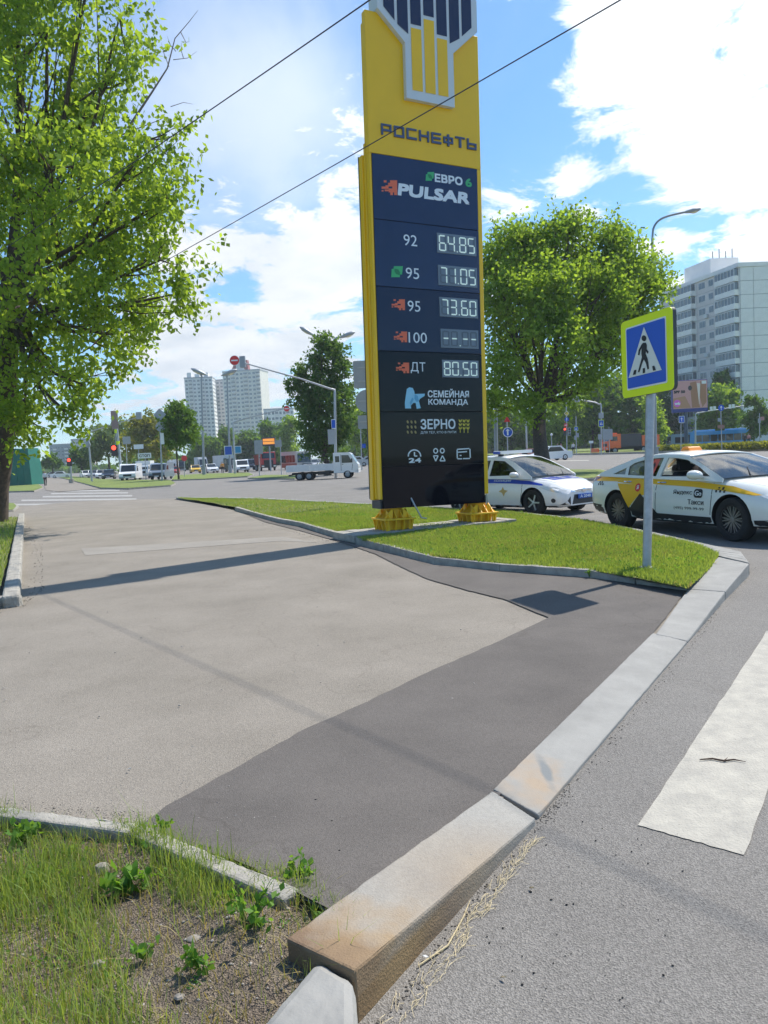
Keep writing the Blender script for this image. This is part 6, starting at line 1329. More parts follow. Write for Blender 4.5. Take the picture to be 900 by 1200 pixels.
# ------------------------------------------------------------------ people far off
def figure(label, loc, rz, shirt, trousers, s=1, walk=.12, hairc=(.15, .14, .13), group=None, skirt=None):
    t = thing('person', label, 'person', loc, rz, group, s)
    J = [(0, 0, .95), (0, .1, .9), (walk*.6, .11, .5), (walk, .11, .08), (walk+.14, .11, .05), (0, -.1, .9), (-walk*.1, -.11, .5), (-walk*1.6, -.11, .1), (-walk*1.6+.13, -.11, .05)]
    skin_fig('trousers', J, [(0, 1), (1, 2), (2, 3), (3, 4), (0, 5), (5, 6), (6, 7), (7, 8)], [.14, .1, .075, .055, .04, .1, .075, .055, .04], trousers, t, 1)
    J = [(0, 0, .95), (0, 0, 1.2), (.01, 0, 1.42), (.01, .17, 1.42), (-.03, .24, 1.16), (.06, .25, .92), (.01, -.17, 1.42), (.05, -.24, 1.16), (.12, -.25, .93)]
    skin_fig('shirt', J, [(0, 1), (1, 2), (2, 3), (3, 4), (4, 5), (2, 6), (6, 7), (7, 8)], [.15, .14, .12, .07, .055, .045, .07, .055, .045], shirt, t, 1)
    h = head(t, (.02, 0, 1.62), 1.0, hairc); return t
WS = mat('white_shirt', (.6, .62, .66), .8); BT = mat('black_trousers', (.02, .02, .025), .85); PK = mat('pink_shirt', (.5, .22, .25), .8); BL = mat('blue_shirt', (.1, .16, .3), .8); OV = mat('orange_vest', (.85, .35, .03), .7)
figure('man in a pale grey shirt and black trousers walking away past the green tent', at(53.5, 569.5, .03), R(100), WS, BT, 1.0, .14)
figure('person in a pink shirt standing by the white gable wall', aty(877.5, 523, 112)+Vector((0, 0, 0)), R(-90), PK, BT, 1.0, .05); figure('person in dark clothes standing by the white gable wall', aty(873, 523, 112), R(-70), BT, BT, 1.0, .05)
figure('cyclist in a pink top waiting at the far crossing', aty(658, 531, 118), R(180), PK, BT, 1.0, .1); figure('person in a white top standing at the far crossing', aty(672, 531, 118), R(-90), WS, BT, 1.0, .05); figure('person in dark clothes left of the cyclist at the far crossing', aty(653.5, 531, 120), R(-90), BT, BT, 1.0, .05)
figure('worker in an orange vest standing among the waiting vehicles', at(261, 555, 0), R(-90), OV, BT, 1.05, .05)
for p in [o for o in COL.objects if o.get('category') == 'person' and o.location.y > 100 and o.location.x > 0]: p.location.z = .3

# ------------------------------------------------------------------ other vehicles
def veh(name, label, cat, loc, rz, parts_, wheels, s=1, group=None, wr=.33, hw=.9):
    """parts_: (part name, kind, geometry, half width, material): 'p' side profile prism, 'f' sloped front pane (x0,z0,x1,z1), 's' side panes, 'b' box"""
    t = thing(name, label, cat, loc, rz, group, s)
    for nm, k, g_, h_, m_ in parts_:
        mb = MB()
        if k == 'p': mb.prism_ngon(g_, XZ, -h_, h_); part(nm, mb, m_, t, bevel=.05)
        elif k == 'f':
            x0, z0, x1, z1_ = g_; d = Vector((z1_-z0, 0, x0-x1)).normalized()*.02
            mb.add([(x0+d.x, -h_, z0+d.z), (x0+d.x, h_, z0+d.z), (x1+d.x, h_*.94, z1_+d.z), (x1+d.x, -h_*.94, z1_+d.z)], [(0, 1, 2, 3)]); part(nm, mb, m_, t)
        elif k == 's':
            for sg in (-1, 1):
                mb = MB(); mb.add([(a, sg*(h_+.012), b_) for a, b_ in g_], [tuple(range(len(g_)))]); part(nm, mb, m_, t)
        elif k == 'b': mb.box(*g_); part(nm, mb, m_, t, bevel=.02)
        elif k == 'h':
            for sg in (-1, 1): x0, y0, z0, sz = g_; mb = MB(); mb.box(x0-.03, x0+.025, sg*y0-sz, sg*y0+sz, z0-sz*.55, z0+sz*.55); part(nm, mb, m_, t, bevel=.01)
    for x in wheels:
        for y in (-hw+.12, hw-.12):
            sd = 1 if y > 0 else -1; mb = MB(); mb.lathe([(0, -.1), (wr*.9, -.11), (wr, -.08), (wr, .08), (wr*.9, .12), (wr*.62, .12), (wr*.60, .10)], lambda a, b_, h: (x+a, y+h*sd, wr+b_), 18); w0 = part('wheel', mb, RUB, t, smooth=40)
            mb = MB(); mb.lathe([(wr*.60, .10), (wr*.5, .07), (wr*.15, .12), (0, .12)], lambda a, b_, h: (x+a, y+h*sd, wr+b_), 14); part('rim', mb, GREY, w0, smooth=40)
    return t
RB = mat('red_paint', (.50, .035, .02), .35, coat=.4, nz=.15, ns=3); BLU = mat('bus_blue', (.01, .24, .62), .3, coat=.4); ORT = mat('orange_paint', (.85, .13, .02), .4, coat=.3, nz=.06, ns=3); YCAR = mat('yellow_car', (.8, .5, .02), .3, coat=.4)
SIL = mat('silver_paint', (.42, .44, .46), .3, .3, coat=.4); DKC = mat('dark_paint', (.03, .035, .05), .25, coat=.5); GRB = mat('grey_blue_paint', (.18, .22, .27), .3, coat=.4); BOXW = mat('box_white', (.62, .63, .63), .6, nz=.08, ns=1); OLV = mat('dark_green_paint', (.02, .05, .035), .4); REDC = mat('red_car', (.45, .04, .03), .3, coat=.4); BED = mat('bed_white', (.70, .71, .71), .45, nz=.06, ns=3)
# white dropside truck
c = at(379, 561.5); tw = 2*.86
P_ = [('cab', 'p', [(1.02, .50), (2.78, .50), (2.86, .75), (2.82, 1.05), (2.66, 1.25), (2.30, 1.86), (2.12, 1.95), (1.10, 1.97), (1.02, 1.90)], .86, CARW),
 ('windscreen', 'f', (2.68, 1.24, 2.33, 1.82), .74, GLD), ('door_window', 's', [(1.62, 1.20), (2.46, 1.20), (2.16, 1.78), (1.62, 1.80)], .86, GLD), ('quarter_window', 's', [(1.12, 1.28), (1.44, 1.28), (1.44, 1.74), (1.12, 1.74)], .86, GLD), ('door_joint', 's', [(1.54, .60), (1.57, .60), (1.57, 1.84), (1.54, 1.84)], .862, PLA), ('door_joint', 's', [(2.44, 1.10), (2.47, 1.10), (2.40, .62), (2.37, .62)], .862, PLA),
 ('door_handle', 'b', (1.62, 1.74, -.89, -.865, 1.08, 1.12), 0, PLA), ('front_bumper', 'b', (2.62, 2.90, -.86, .86, .40, .68), 0, CARW), ('headlight', 'h', (2.87, .62, .84, .14), 0, LAMP), ('wing_mirror', 'b', (2.36, 2.46, -1.06, -.92, 1.25, 1.52), 0, PLA), ('mirror_arm', 'b', (2.37, 2.42, -.93, -.86, 1.40, 1.43), 0, PLA),
 ('chassis', 'b', (-2.4, 2.5, -.42, .42, .42, .60), 0, PLA), ('bed_floor', 'b', (-2.72, .96, -.86, .86, .70, .80), 0, BED), ('bed_side', 'b', (-2.72, -.90, -.90, -.865, .68, 1.2), 0, BED), ('bed_side', 'b', (-.88, .96, -.90, -.865, .68, 1.2), 0, BED), ('bed_side', 'b', (-2.72, .96, .865, .90, .68, 1.12), 0, BED), ('tailgate', 'b', (-2.76, -2.725, -.9, .9, .68, 1.12), 0, BED),
 ('fuel_tank', 'b', (-.3, .7, -.78, -.46, .36, .64), 0, PLA), ('rear_guard', 'b', (-2.60, -2.50, -.8, .8, .38, .48), 0, PLA)]
tr_ = veh('dropside_truck', 'small white dropside truck crossing the junction sideways', 'truck', c, R(-4), P_, (-1.75, -1.0, 2.02), 1.0, wr=.32, hw=.86)
for y in [-.8+.2*k for k in range(9)]: mb = MB(); mb.tube([(.985, y, .8), (.985, y, 1.98)], .016, 6); part('headboard_bar', mb, CARW, tr_)
for z in (1.98, 1.4): mb = MB(); mb.tube([(.985, -.84, z), (.985, .84, z)], .022, 6); part('headboard_rail', mb, CARW, tr_)
mb = MB()
for k in range(7): x = -2.3+k*.45; mb.hexa([(x-.2, -.6, .81), (x+.2, -.6, .81), (x+.2, .5, .81), (x-.2, .5, .81)], [(x-.12, -.5, 1.15+.05*(k % 3)), (x+.12, -.5, 1.17), (x+.12, .4, 1.15), (x-.12, .4, 1.18)])
for k in range(6):
    x = -2.35+.52*k; mb = MB(); mb.hexa([(x-.22, -.6, .81), (x+.22, -.6, .81), (x+.22, .2, .81), (x-.22, .2, .81)], [(x-.14, -.5, 1.14+.06*(k % 3)), (x+.14, -.5, 1.16), (x+.14, .1, 1.16), (x-.14, .1, 1.18)])
    o = part('white_sack', mb, mat('sack_white', (.6, .6, .58), .9, nz=.2, ns=6), None, bevel=.06); o.matrix_world = Matrix.Translation(tr_.location) @ Matrix.Rotation(tr_.rotation_euler.z, 4, 'Z'); tag(o, 'white sack lying in the bed of the dropside truck', 'sack', 'white sacks in the bed of the dropside truck')
def van_parts(m_, L_=5.2, H=2.2, hw=.98, dark=False): 
    f = L_/2
    return [('body', 'p', [(-f, .38), (f-.05, .38), (f, .62), (f-.04, .95), (f-.62, 1.18), (f-1.15, H-.08), (f-1.5, H), (-f, H)], hw, m_), ('windscreen', 'f', (f-.62, 1.20, f-1.12, H-.14), hw*.86, GLD), ('side_window', 's', [(f-1.0, 1.22), (f-1.28, H-.3), (f-2.1, H-.3), (f-2.1, 1.22)], hw, GLD),
     ('grille', 'b', (f-.02, f+.02, -.5, .5, .62, .86), 0, PLA), ('headlight', 'h', (f-.05, hw-.25, .80, .17), 0, LAMP), ('bumper', 'b', (f-.12, f+.06, -hw, hw, .38, .58), 0, PLA if dark else GREY), ('number_plate', 'b', (f+.062, f+.075, -.26, .26, .42, .53), 0, SWHITE)]
def boxtruck_parts(mc, mbx, cabH=2.2, boxH=3.1, L_=6.5, hw=1.1):
    f = L_/2
    return [('cab', 'p', [(f-1.7, .45), (f-.05, .45), (f, .9), (f-.1, 1.3), (f-.45, cabH), (f-1.7, cabH)], hw*.93, mc), ('windscreen', 'f', (f-.1, 1.32, f-.42, cabH-.12), hw*.82, GLD), ('side_window', 's', [(f-.35, 1.35), (f-.6, cabH-.2), (f-1.35, cabH-.2), (f-1.35, 1.35)], hw*.93, GLD),
     ('cargo_box', 'b', (-f, f-1.8, -hw, hw, .95, boxH), 0, mbx), ('chassis', 'b', (-f, f-.4, -.45, .45, .5, .92), 0, PLA), ('grille', 'b', (f-.03, f+.02, -.6, .6, .75, 1.1), 0, PLA), ('headlight', 'h', (f-.02, hw-.3, .75, .16), 0, LAMP), ('bumper', 'b', (f-.1, f+.08, -hw*.93, hw*.93, .4, .62), 0, GREY)]
def car_parts(m_, L_=4.4, H=1.45, hw=.88):
    f = L_/2
    return [('body', 'p', [(-f, .45), (-f+.1, .25), (f-.1, .25), (f, .50), (f-.12, .72), (f-1.1, .92), (-f+.7, .98), (-f+.02, .92)], hw, m_), ('cabin', 'p', [(f-1.15, .90), (f-1.75, H-.04), (f-2.1, H), (-f+1.35, H), (-f+.55, .96)], hw*.84, m_),
     ('windscreen', 'f', (f-1.18, .93, f-1.74, H-.06), hw*.78, GLD), ('side_window', 's', [(f-1.4, .96), (f-1.82, H-.07), (-f+1.4, H-.07), (-f+.9, .98)], hw*.84, GLD), ('headlight', 'h', (f-.06, hw-.2, .60, .16), 0, LAMP), ('grille', 'b', (f-.02, f+.015, -.42, .42, .42, .6), 0, PLA), ('number_plate', 'b', (f+.016, f+.03, -.26, .26, .30, .41), 0, SWHITE)]
def V(name, label, cat, px, py, ang, P_, wheels, s=1, Y=None, **k):
    p = at(px, py) if Y is None else aty(px, py, Y); p.z = 0; return veh(name, label, cat, p, R(ang), P_, wheels, s, **k)
V('minivan', 'white van with a boxy body behind the leaning traffic light', 'van', 154, 563.5, -82, van_parts(CARW, 5.0, 2.1), (-1.5, 1.55))
V('box_truck', 'white box truck directly behind the white van at the crossing', 'truck', 170, 560.8, -82, boxtruck_parts(CARW, BOXW, 1.9, 2.5, 5.6, 1.0), (-1.7, 1.9), hw=1.0)
V('minivan', 'dark grey-blue van waiting under the diamond sign', 'van', 190, 562, -88, van_parts(GRB, 4.9, 2.0, .95, True), (-1.5, 1.5))
V('hatchback', 'small red car squeezed behind the grey-blue van', 'car', 204, 556, -80, car_parts(REDC), (-1.35, 1.35)); V('box_truck', 'white box truck above the small red car', 'truck', 203, 553.5, -80, boxtruck_parts(CARW, BOXW, 2.2, 3.0, 6.2), (-1.9, 2.2), hw=1.1)
V('dark_bus', 'dark green bus behind the small round red sign', 'bus', 212, 552.5, -72, boxtruck_parts(OLV, OLV, 2.6, 2.8, 7, 1.15), (-1.9, 2.2), hw=1.1)
V('box_truck', 'large white lorry with a tall cab above the yellow taxi', 'truck', 236, 550.5, -68, boxtruck_parts(CARW, BOXW, 3.0, 3.5, 8.0, 1.25), (-2.4, 2.9), hw=1.2, wr=.45)
V('saloon_car', 'yellow taxi in the waiting queue below the large lorry', 'car', 229, 554.2, -72, car_parts(YCAR), (-1.35, 1.35), 1.05); V('saloon_car', 'white car in the waiting queue right of the yellow taxi', 'car', 247, 554.2, -66, car_parts(CARW), (-1.35, 1.35), 1.1)
V('box_truck', 'white box truck with a dark green cab left of the slanting lamp column', 'truck', 265, 552.8, -55, boxtruck_parts(OLV, BOXW, 2.4, 3.0, 6.5), (-1.9, 2.2), hw=1.1)
V('minivan', 'white minivan right of the small no-entry sign mast', 'van', 283, 553.5, -72, van_parts(CARW, 4.8, 2.0), (-1.5, 1.5)); V('off_road_car', 'dark off-road car beside the white minivan', 'car', 293, 551, -75, van_parts(DKC, 4.8, 2.1, .95, True), (-1.4, 1.4))
# red tipper truck
P_ = [('cab', 'p', [(1.7, .7), (3.55, .7), (3.6, 1.2), (3.5, 2.0), (3.35, 3.0), (1.7, 3.05)], 1.2, RB), ('windscreen', 'f', (3.52, 2.0, 3.38, 2.85), 1.05, GLD), ('side_window', 's', [(3.2, 2.05), (3.1, 2.8), (2.3, 2.8), (2.3, 2.05)], 1.2, GLD), ('grille', 'b', (3.58, 3.64, -.75, .75, 1.0, 1.75), 0, PLA), ('bumper', 'b', (3.4, 3.75, -1.22, 1.22, .5, 1.0), 0, PLA), ('headlight', 'h', (3.76, .95, .75, .2), 0, LAMP), ('chassis', 'b', (-3.4, 3.3, -.5, .5, .6, .95), 0, PLA)]
tt = V('tipper_truck', 'red tipper truck with a ribbed tipping body in the waiting queue', 'truck', 311, 551.6, -72, P_, (-2.6, -1.3, 2.6), 1.0, Y=None, hw=1.2, wr=.5)
mb = MB(); mb.hexa([(-3.4, -1.1, 1.0), (1.5, -1.1, 1.0), (1.5, 1.1, 1.0), (-3.4, 1.1, 1.0)], [(-3.6, -1.25, 2.6), (1.6, -1.25, 2.7), (1.6, 1.25, 2.7), (-3.6, 1.25, 2.6)]); tb_ = part('tipping_body', mb, RB, tt)
for k in range(8):
    for sg in (-1, 1): x = -3.2+.66*k; mb = MB(); mb.hexa([(x, sg*1.12-.05, 1.0), (x+.14, sg*1.12-.05, 1.0), (x+.14, sg*1.12+.05, 1.0), (x, sg*1.12+.05, 1.0)], [(x, sg*1.28-.05, 2.6), (x+.14, sg*1.28-.05, 2.6), (x+.14, sg*1.28+.05, 2.6), (x, sg*1.28+.05, 2.6)]); part('rib', mb, mat('red_dusty', (.36, .10, .07), .7), tb_)
def bus(name, label, px, py, ang, m_, L_, n, low=None, s=1, Y=None, roof=None):
    f = L_/2; P_ = [('body', 'p', [(-f, .32), (f, .32), (f+.03, 1.1), (f-.12, 2.85), (-f, 2.9)], 1.25, m_), ('windscreen', 'f', (f+.03, 1.1, f-.10, 2.5), 1.12, GLD), ('bumper', 'b', (f-.1, f+.08, -1.25, 1.25, .3, .55), 0, PLA), ('headlight', 'h', (f+.02, .95, .75, .18), 0, LAMP)]
    for k in range(n): x0 = -f+.3+(L_-1.0)*k/n; x1 = -f+.3+(L_-1.0)*(k+1)/n-.10; P_.append(('side_window', 's', [(x0, 1.15), (x1, 1.15), (x1, 2.3), (x0, 2.3)], 1.25, GLD))
    if roof: P_ += [('roof_unit', 'b', (-f+.6, -f+3.6, -.8, .8, 2.9, 3.2), 0, roof), ('roof_unit', 'b', (f-4.5, f-1.2, -.8, .8, 2.9, 3.2), 0, roof)]
    if low: P_.append(('lower_band', 's', [(-f+.02, .34), (f-.02, .34), (f-.02, 1.0), (-f+.02, 1.0)], 1.25, low))
    return V(name, label, 'bus', px, py, ang, P_, (-f+2.3, f-2.4), s, Y=Y, hw=1.25, wr=.48)
bus('city_bus', 'pale bus with reddish sides behind the red tipper truck', 347, 549.8, -64, mat('bus_cream', (.55, .50, .44), .5), 8, 5, mat('bus_red_band', (.42, .12, .08), .5))
bus('city_bus', 'long blue city bus behind the hedge below the billboard', 841, 524.0, 178, BLU, 10.4, 7, None, .95, 128, roof=mat('bus_light_blue', (.2, .45, .7), .4))
bus('city_bus', 'grey-blue bus front half hidden behind the billboard post', 799, 524.5, 178, mat('bus_grey', (.2, .28, .36), .4), 5, 3, None, .9, 136)
for k, (px, py, mm, lab, an) in enumerate(((420, 545.5, CARW, 'white car far behind the sign post at the left of the price sign', 0), (437, 546, SIL, 'silver car right of the small blue lane sign', 5), (366, 549, SIL, 'silver car above the bed of the white dropside truck', -60), (357, 549.5, DKC, 'dark car just right of the pale bus', -60), (373, 548.5, CARW, 'white car hidden behind the white truck\'s headboard', -50),
        (72, 560, CARW, 'white car parked behind the walking man', 15), (64, 559.5, SIL, 'silver car nearest the walking man', 20), (101, 560, CARW, 'white car left of the thin dark mast', -60), (109, 560, SIL, 'silver car between the dark mast and the leaning light', -70), (120, 560.5, CARW, 'white car in the far queue under the willow-like tree', -75), (128, 561.5, DKC, 'dark car close to the foot of the leaning traffic light', -75))):
    V('saloon_car', lab, 'car', px, py, an, car_parts(mm), (-1.35, 1.35), 1.05)
V('estate_car', 'white estate car half hidden behind the forked trunk', 'car', 645, 539.8, 200, car_parts(CARW, 4.5, 1.55), (-1.35, 1.35), 1.05); V('saloon_car', 'pale orange car just left of the forked trunk', 'car', 622, 540, 180, car_parts(mat('salmon_paint', (.55, .25, .18), .35), 4.4, 1.45), (-1.35, 1.35))
# orange road truck
P_ = [('cab', 'p', [(2.0, .9), (3.9, .9), (3.95, 1.3), (3.85, 1.9), (3.6, 2.75), (3.3, 2.9), (2.0, 2.95)], 1.2, ORT), ('windscreen', 'f', (3.84, 1.92, 3.62, 2.65), 1.05, GLD), ('side_window', 's', [(3.6, 1.95), (3.4, 2.6), (2.5, 2.6), (2.5, 1.95)], 1.2, GLD), ('grille', 'b', (3.9, 3.97, -.7, .7, 1.15, 1.6), 0, PLA), ('bumper', 'b', (3.7, 4.05, -1.2, 1.2, .6, 1.1), 0, ORT), ('headlight', 'h', (4.06, .9, .85, .2), 0, LAMP), ('roof_board', 'b', (2.4, 3.3, -.9, .9, 2.96, 3.15), 0, ORT), ('chassis', 'b', (-4.2, 3.6, -.5, .5, .65, 1.0), 0, PLA),
 ('machine_deck', 'b', (-1.4, 1.9, -1.15, 1.15, 1.0, 2.9), 0, mat('machine_dark', (.06, .055, .07), .6)), ('hopper', 'b', (-4.3, -1.5, -1.2, 1.2, 1.0, 2.6), 0, ORT), ('front_arm', 'b', (4.06, 5.6, -.9, -.7, .5, .7), 0, ORT), ('brush_plate', 'b', (5.5, 5.75, -1.3, 1.3, .35, .95), 0, ORT)]
V('road_truck', 'orange road maintenance truck with a front arm at the far kerb', 'truck', 738, 530.5, 188, P_, (-3.0, -1.7, 2.9), 1.0, 118, hw=1.2, wr=.5)

# ------------------------------------------------------------------ grass, weeds, straw, small things
def blades(name, poly, n, h, wd, m, z, rng, lean=.35, dens=None, seg=1):
    P = [(p.x, p.y) for p in poly]; xs = [p[0] for p in P]; ys = [p[1] for p in P]; X = []; Y_ = []
    tot = 0
    while tot < n:
        x = rng.uniform(min(xs), max(xs), n); y = rng.uniform(min(ys), max(ys), n); k = inpoly(x, y, P)
        if dens is not None: k &= rng.uniform(0, 1, n) < dens(x, y)
        X.append(x[k]); Y_.append(y[k]); tot += k.sum()
    x = np.concatenate(X)[:n]; y = np.concatenate(Y_)[:n]; zz_ = z(x, y) if callable(z) else np.full(n, z)
    hh_ = h*rng.uniform(.45, 1.25, n); a = rng.uniform(0, 6.283, n); l = rng.normal(size=n)*lean*hh_; sx_, sy_ = np.cos(a)*wd, np.sin(a)*wd; b_ = rng.uniform(0, 6.283, n); tx, ty = np.cos(b_)*l, np.sin(b_)*l
    if seg == 1:
        V_ = np.stack([np.stack([x-sx_, y-sy_, zz_-.01], 1), np.stack([x+sx_, y+sy_, zz_-.01], 1), np.stack([x+tx, y+ty, zz_+hh_], 1)], 1).reshape(-1, 3); k = 3
    else:
        V_ = np.stack([np.stack([x-sx_, y-sy_, zz_-.01], 1), np.stack([x+sx_, y+sy_, zz_-.01], 1), np.stack([x+tx*.35+sx_*.7, y+ty*.35+sy_*.7, zz_+hh_*.6], 1), np.stack([x+tx, y+ty, zz_+hh_], 1), np.stack([x+tx*.35-sx_*.7, y+ty*.35-sy_*.7, zz_+hh_*.6], 1)], 1).reshape(-1, 3); k = 5
    me = bpy.data.meshes.new(name); me.vertices.add(k*n); me.vertices.foreach_set('co', V_.astype(np.float32).ravel())
    if seg == 1: li = np.arange(k*n, dtype=np.int32); ls = np.arange(0, k*n, k, dtype=np.int32)
    else: li = (np.arange(n, dtype=np.int32)[:, None]*5+np.array([0, 1, 2, 4, 4, 2, 3], dtype=np.int32)).ravel(); ls = (np.arange(n, dtype=np.int32)[:, None]*7+np.array([0, 4], dtype=np.int32)).ravel()
    me.loops.add(len(li)); me.loops.foreach_set('vertex_index', li.astype(np.int32)); me.polygons.add(len(ls)); me.polygons.foreach_set('loop_start', ls.astype(np.int32)); me.update(calc_edges=True)
    o = link(name, me, m); o['kind'] = 'stuff'; return o
GR1 = leaf_mat('grass_blades', (.15, .225, .06), (.29, .375, .115), (.46, .48, .20), .42); GR2 = leaf_mat('dry_grass', (.28, .24, .10), (.42, .36, .18), None, .3)
rng = np.random.default_rng(21)
near_isl = [p for p in isl]
zI = lambda x, y: .135+.02*np.sin(x*1.7)*np.sin(y*1.3)
nearf = lambda x, y: np.clip((24-y)/10, .10, 1)
blades('grass', near_isl, 190000, .055, .009, GR1, zI, rng, .5, nearf)
blades('dry_grass', near_isl, 16000, .05, .008, GR2, zI, rng, .8, lambda x, y: nearf(x, y)*(np.sin(x*2.1+1)*np.sin(y*1.9) > .1))
blades('grass', lverge, 40000, .10, .012, GR1, .13, rng, .5, lambda x, y: np.exp(-((x+7)**2+(y-12)**2)/120))
znp = lambda x, y: .075+.02*np.sin(x*5.1+1)*np.sin(y*4.3)+.012*np.sin(x*13)*np.cos(y*11)
def dn(x, y):
    nn = np.sin(x*6.3+2)*np.sin(y*5.7+1)+.6*np.sin(x*14+y*9)+.5*np.sin(x*3-y*7); bare = np.exp(-((x+.72)**2/.12+(y-2.35)**2/.10))
    return np.clip(.55+.42*nn-.85*bare-.75*np.exp(-((x+.42)**2+(y-2.15)**2)/.03), .02, 1)
blades('grass', nearp, 62000, .075, .0017, GR1, znp, rng, .55, dn, 2)
blades('grass', nearp, 5200, .15, .0021, GR1, znp, rng, .45, lambda x, y: dn(x, y)**2*np.clip(.4+np.sin(x*9)*np.sin(y*8), 0, 1), 2)
blades('dry_grass', nearp, 13000, .055, .0018, GR2, znp, rng, 1.3, None, 2)
WD = leaf_mat('weed_leaves', (.09, .20, .04), (.19, .33, .07), (.28, .40, .11), .45)
def weed(label, px, py, r, h, n, lf, name='weed_plant', group=None):
    b_ = at(px, py, .08); t = thing(name, label, 'weed', b_); rg = np.random.default_rng(px*7+py); C = []
    for k in range(max(4, n//9)):
        a = rg.uniform(0, 6.28); rr = r*rg.uniform(.3, 1); tip = Vector((math.cos(a)*rr, math.sin(a)*rr, h*rg.uniform(.4, 1))); mid_p = tip*.5+Vector((0, 0, h*.12)); mb = MB(); mb.tube([(0, 0, -.01), tuple(mid_p), tuple(tip)], [.0022, .0018, .0008], 5); part('stem', mb, WD, t)
        for u in np.linspace(.25, 1, 9): p = (mid_p*2*(1-u)*u+tip*u*u) if False else (Vector((0, 0, 0)).lerp(mid_p, u*2) if u < .5 else mid_p.lerp(tip, u*2-1)); C.append(p)
    leaf_mesh('foliage', np.array(C)+rg.normal(size=(len(C), 3))*.004, lf, lf*.34, -.5, WD, t, rg)
for a in (('bushy green weed with small leaves between the soil and the rusty kerb stone', 292, 1088, .12, .15, 110, .034), ('spreading weed growing over the end of the low kerb', 350, 1035, .085, .10, 70, .036), ('broad-leaved weed in the middle of the bare soil', 152, 1045, .10, .06, 80, .055), ('small upright weed near the pale granite kerb stone', 236, 1138, .06, .09, 50, .034), ('pale seedling standing alone in the bare soil near the photo\'s bottom', 170, 1125, .05, .08, 40, .03),
          ('thin pale weed at the joint of the low kerb', 192, 975, .05, .07, 36, .03), ('low weed sprawling toward the dark asphalt patch', 372, 1078, .07, .05, 44, .022), ('leafy weed at the left edge below the kerb', 28, 985, .09, .08, 70, .04)): weed(*a)
weed('small green weed growing at a joint of the grass island kerb', 691, 675, .06, .10, 40, .03)
# stones on the soil
STN = mat('pebble_stone', (.34, .31, .27), .9, nz=.3, ns=30)
def pebble(mb, p, r, rg):
    a, b_, c_ = r*rg.uniform(.7, 1.3), r*rg.uniform(.6, 1), r*rg.uniform(.35, .7); q = rg.uniform(0, 3)
    P = [[(p[0]+math.cos(j*1.047+q)*math.sin(i*.785)*a*rg.uniform(.85, 1.1), p[1]+math.sin(j*1.047+q)*math.sin(i*.785)*b_*rg.uniform(.85, 1.1), p[2]+math.cos(i*.785)*c_) for j in range(6)] for i in range(5)]
    P = [r_+[r_[0]] for r_ in P]; mb.grid(P)
mb = MB()
for _ in range(420):
    x, y = rng.uniform(-1.4, -.1), rng.uniform(1.75, 3.2)
    if inpoly(np.array([x]), np.array([y]), [(p.x, p.y) for p in nearp])[0]: pebble(mb, (x, y, float(znp(x, y))+.002), rng.uniform(.003, .009), rng)
kindof(part('gravel', mb, STN, smooth=60), 'stuff')
for k, (px, py, r_, lab) in enumerate(((292, 1072, .028, 'flat pale stone lying on the soil below the green weed'), (228, 1100, .022, 'whitish stone in the bare soil left of the green weed'), (120, 1020, .05, 'largest pale stone, half buried in the soil near the kerb'), (115, 1130, .02, 'small pale stone near the bottom left grass'), (210, 1168, .018, 'small grey stone near the bottom edge of the soil'))):
    mb = MB(); p = at(px, py, .085); pebble(mb, (0, 0, 0), r_, rng); o = part('stone', mb, mat('pale_stone', (.30, .27, .23), .9, nz=.2, ns=30), None, smooth=40); o.location = p; tag(o, lab, 'stone')
mb = MB()   # loose grit and tar specks on asphalt
for _ in range(260):
    px, py = rng.uniform(0, 560), rng.uniform(700, 1010)
    if rng.uniform() < .6: px, py = rng.uniform(0, 330), rng.uniform(860, 965)
    p = atp(px, py); pebble(mb, (p.x, p.y, p.z+.013), rng.uniform(.002, .0045)*(1+(p.y > 5)), rng)
kindof(part('gravel', mb, STN, smooth=60), 'stuff')
mb = MB()
for _ in range(70):
    px, py = rng.uniform(560, 800), rng.uniform(930, 1190); p = at(px, py, .003); pebble(mb, (p.x, p.y, p.z), rng.uniform(.0015, .0045), rng)
for (x, y) in ((664, 1060), (672, 1059), (646, 1054), (640, 990), (698, 985), (622, 1045), (370, 940), (389, 965), (398, 1000)): p = atp(x, y) if x < 500 else at(x, y, .003); pebble(mb, (p.x, p.y, p.z+(.013 if x < 500 else 0)), .005, rng)
kindof(part('tar_specks', mb, mat('tar_black', (.01, .01, .01), .8)), 'stuff')
# straw at the foot of the brown kerb stone
mb = MB()
for _ in range(210):
    u = rng.uniform(0, 1)**.8; base_ = at(432+190*u, 1210-225*u, .004); d = Vector((rng.normal()*.4+.55, rng.normal()*.4+.85, 0)).normalized(); off = Vector((rng.uniform(.0, .10)*(1.25-u), 0, 0)); l = rng.uniform(.015, .07); q = base_+off
    mid_p = q+d*l*.5+Vector((rng.normal()*.006, rng.normal()*.006, rng.uniform(.002, .014))); mb.tube([q, mid_p, q+d*l+Vector((0, 0, rng.uniform(0, .012)))], .0009, 3, caps=False)
kindof(part('dry_straw', mb, mat('straw', (.50, .41, .24), .8, nz=.25, ns=80)), 'stuff')
mb = MB(); mb.tube([at(x, y, .008) for x, y in ((490, 1132), (525, 1108), (543, 1075), (551, 1055))], [.003, .0035, .003, .0015], 6); tag(part('dry_stalk', mb, mat('straw', (.5, .4, .24), .8), smooth=60), 'long curved pale stalk lying beside the rust-stained kerb stone', 'stalk')
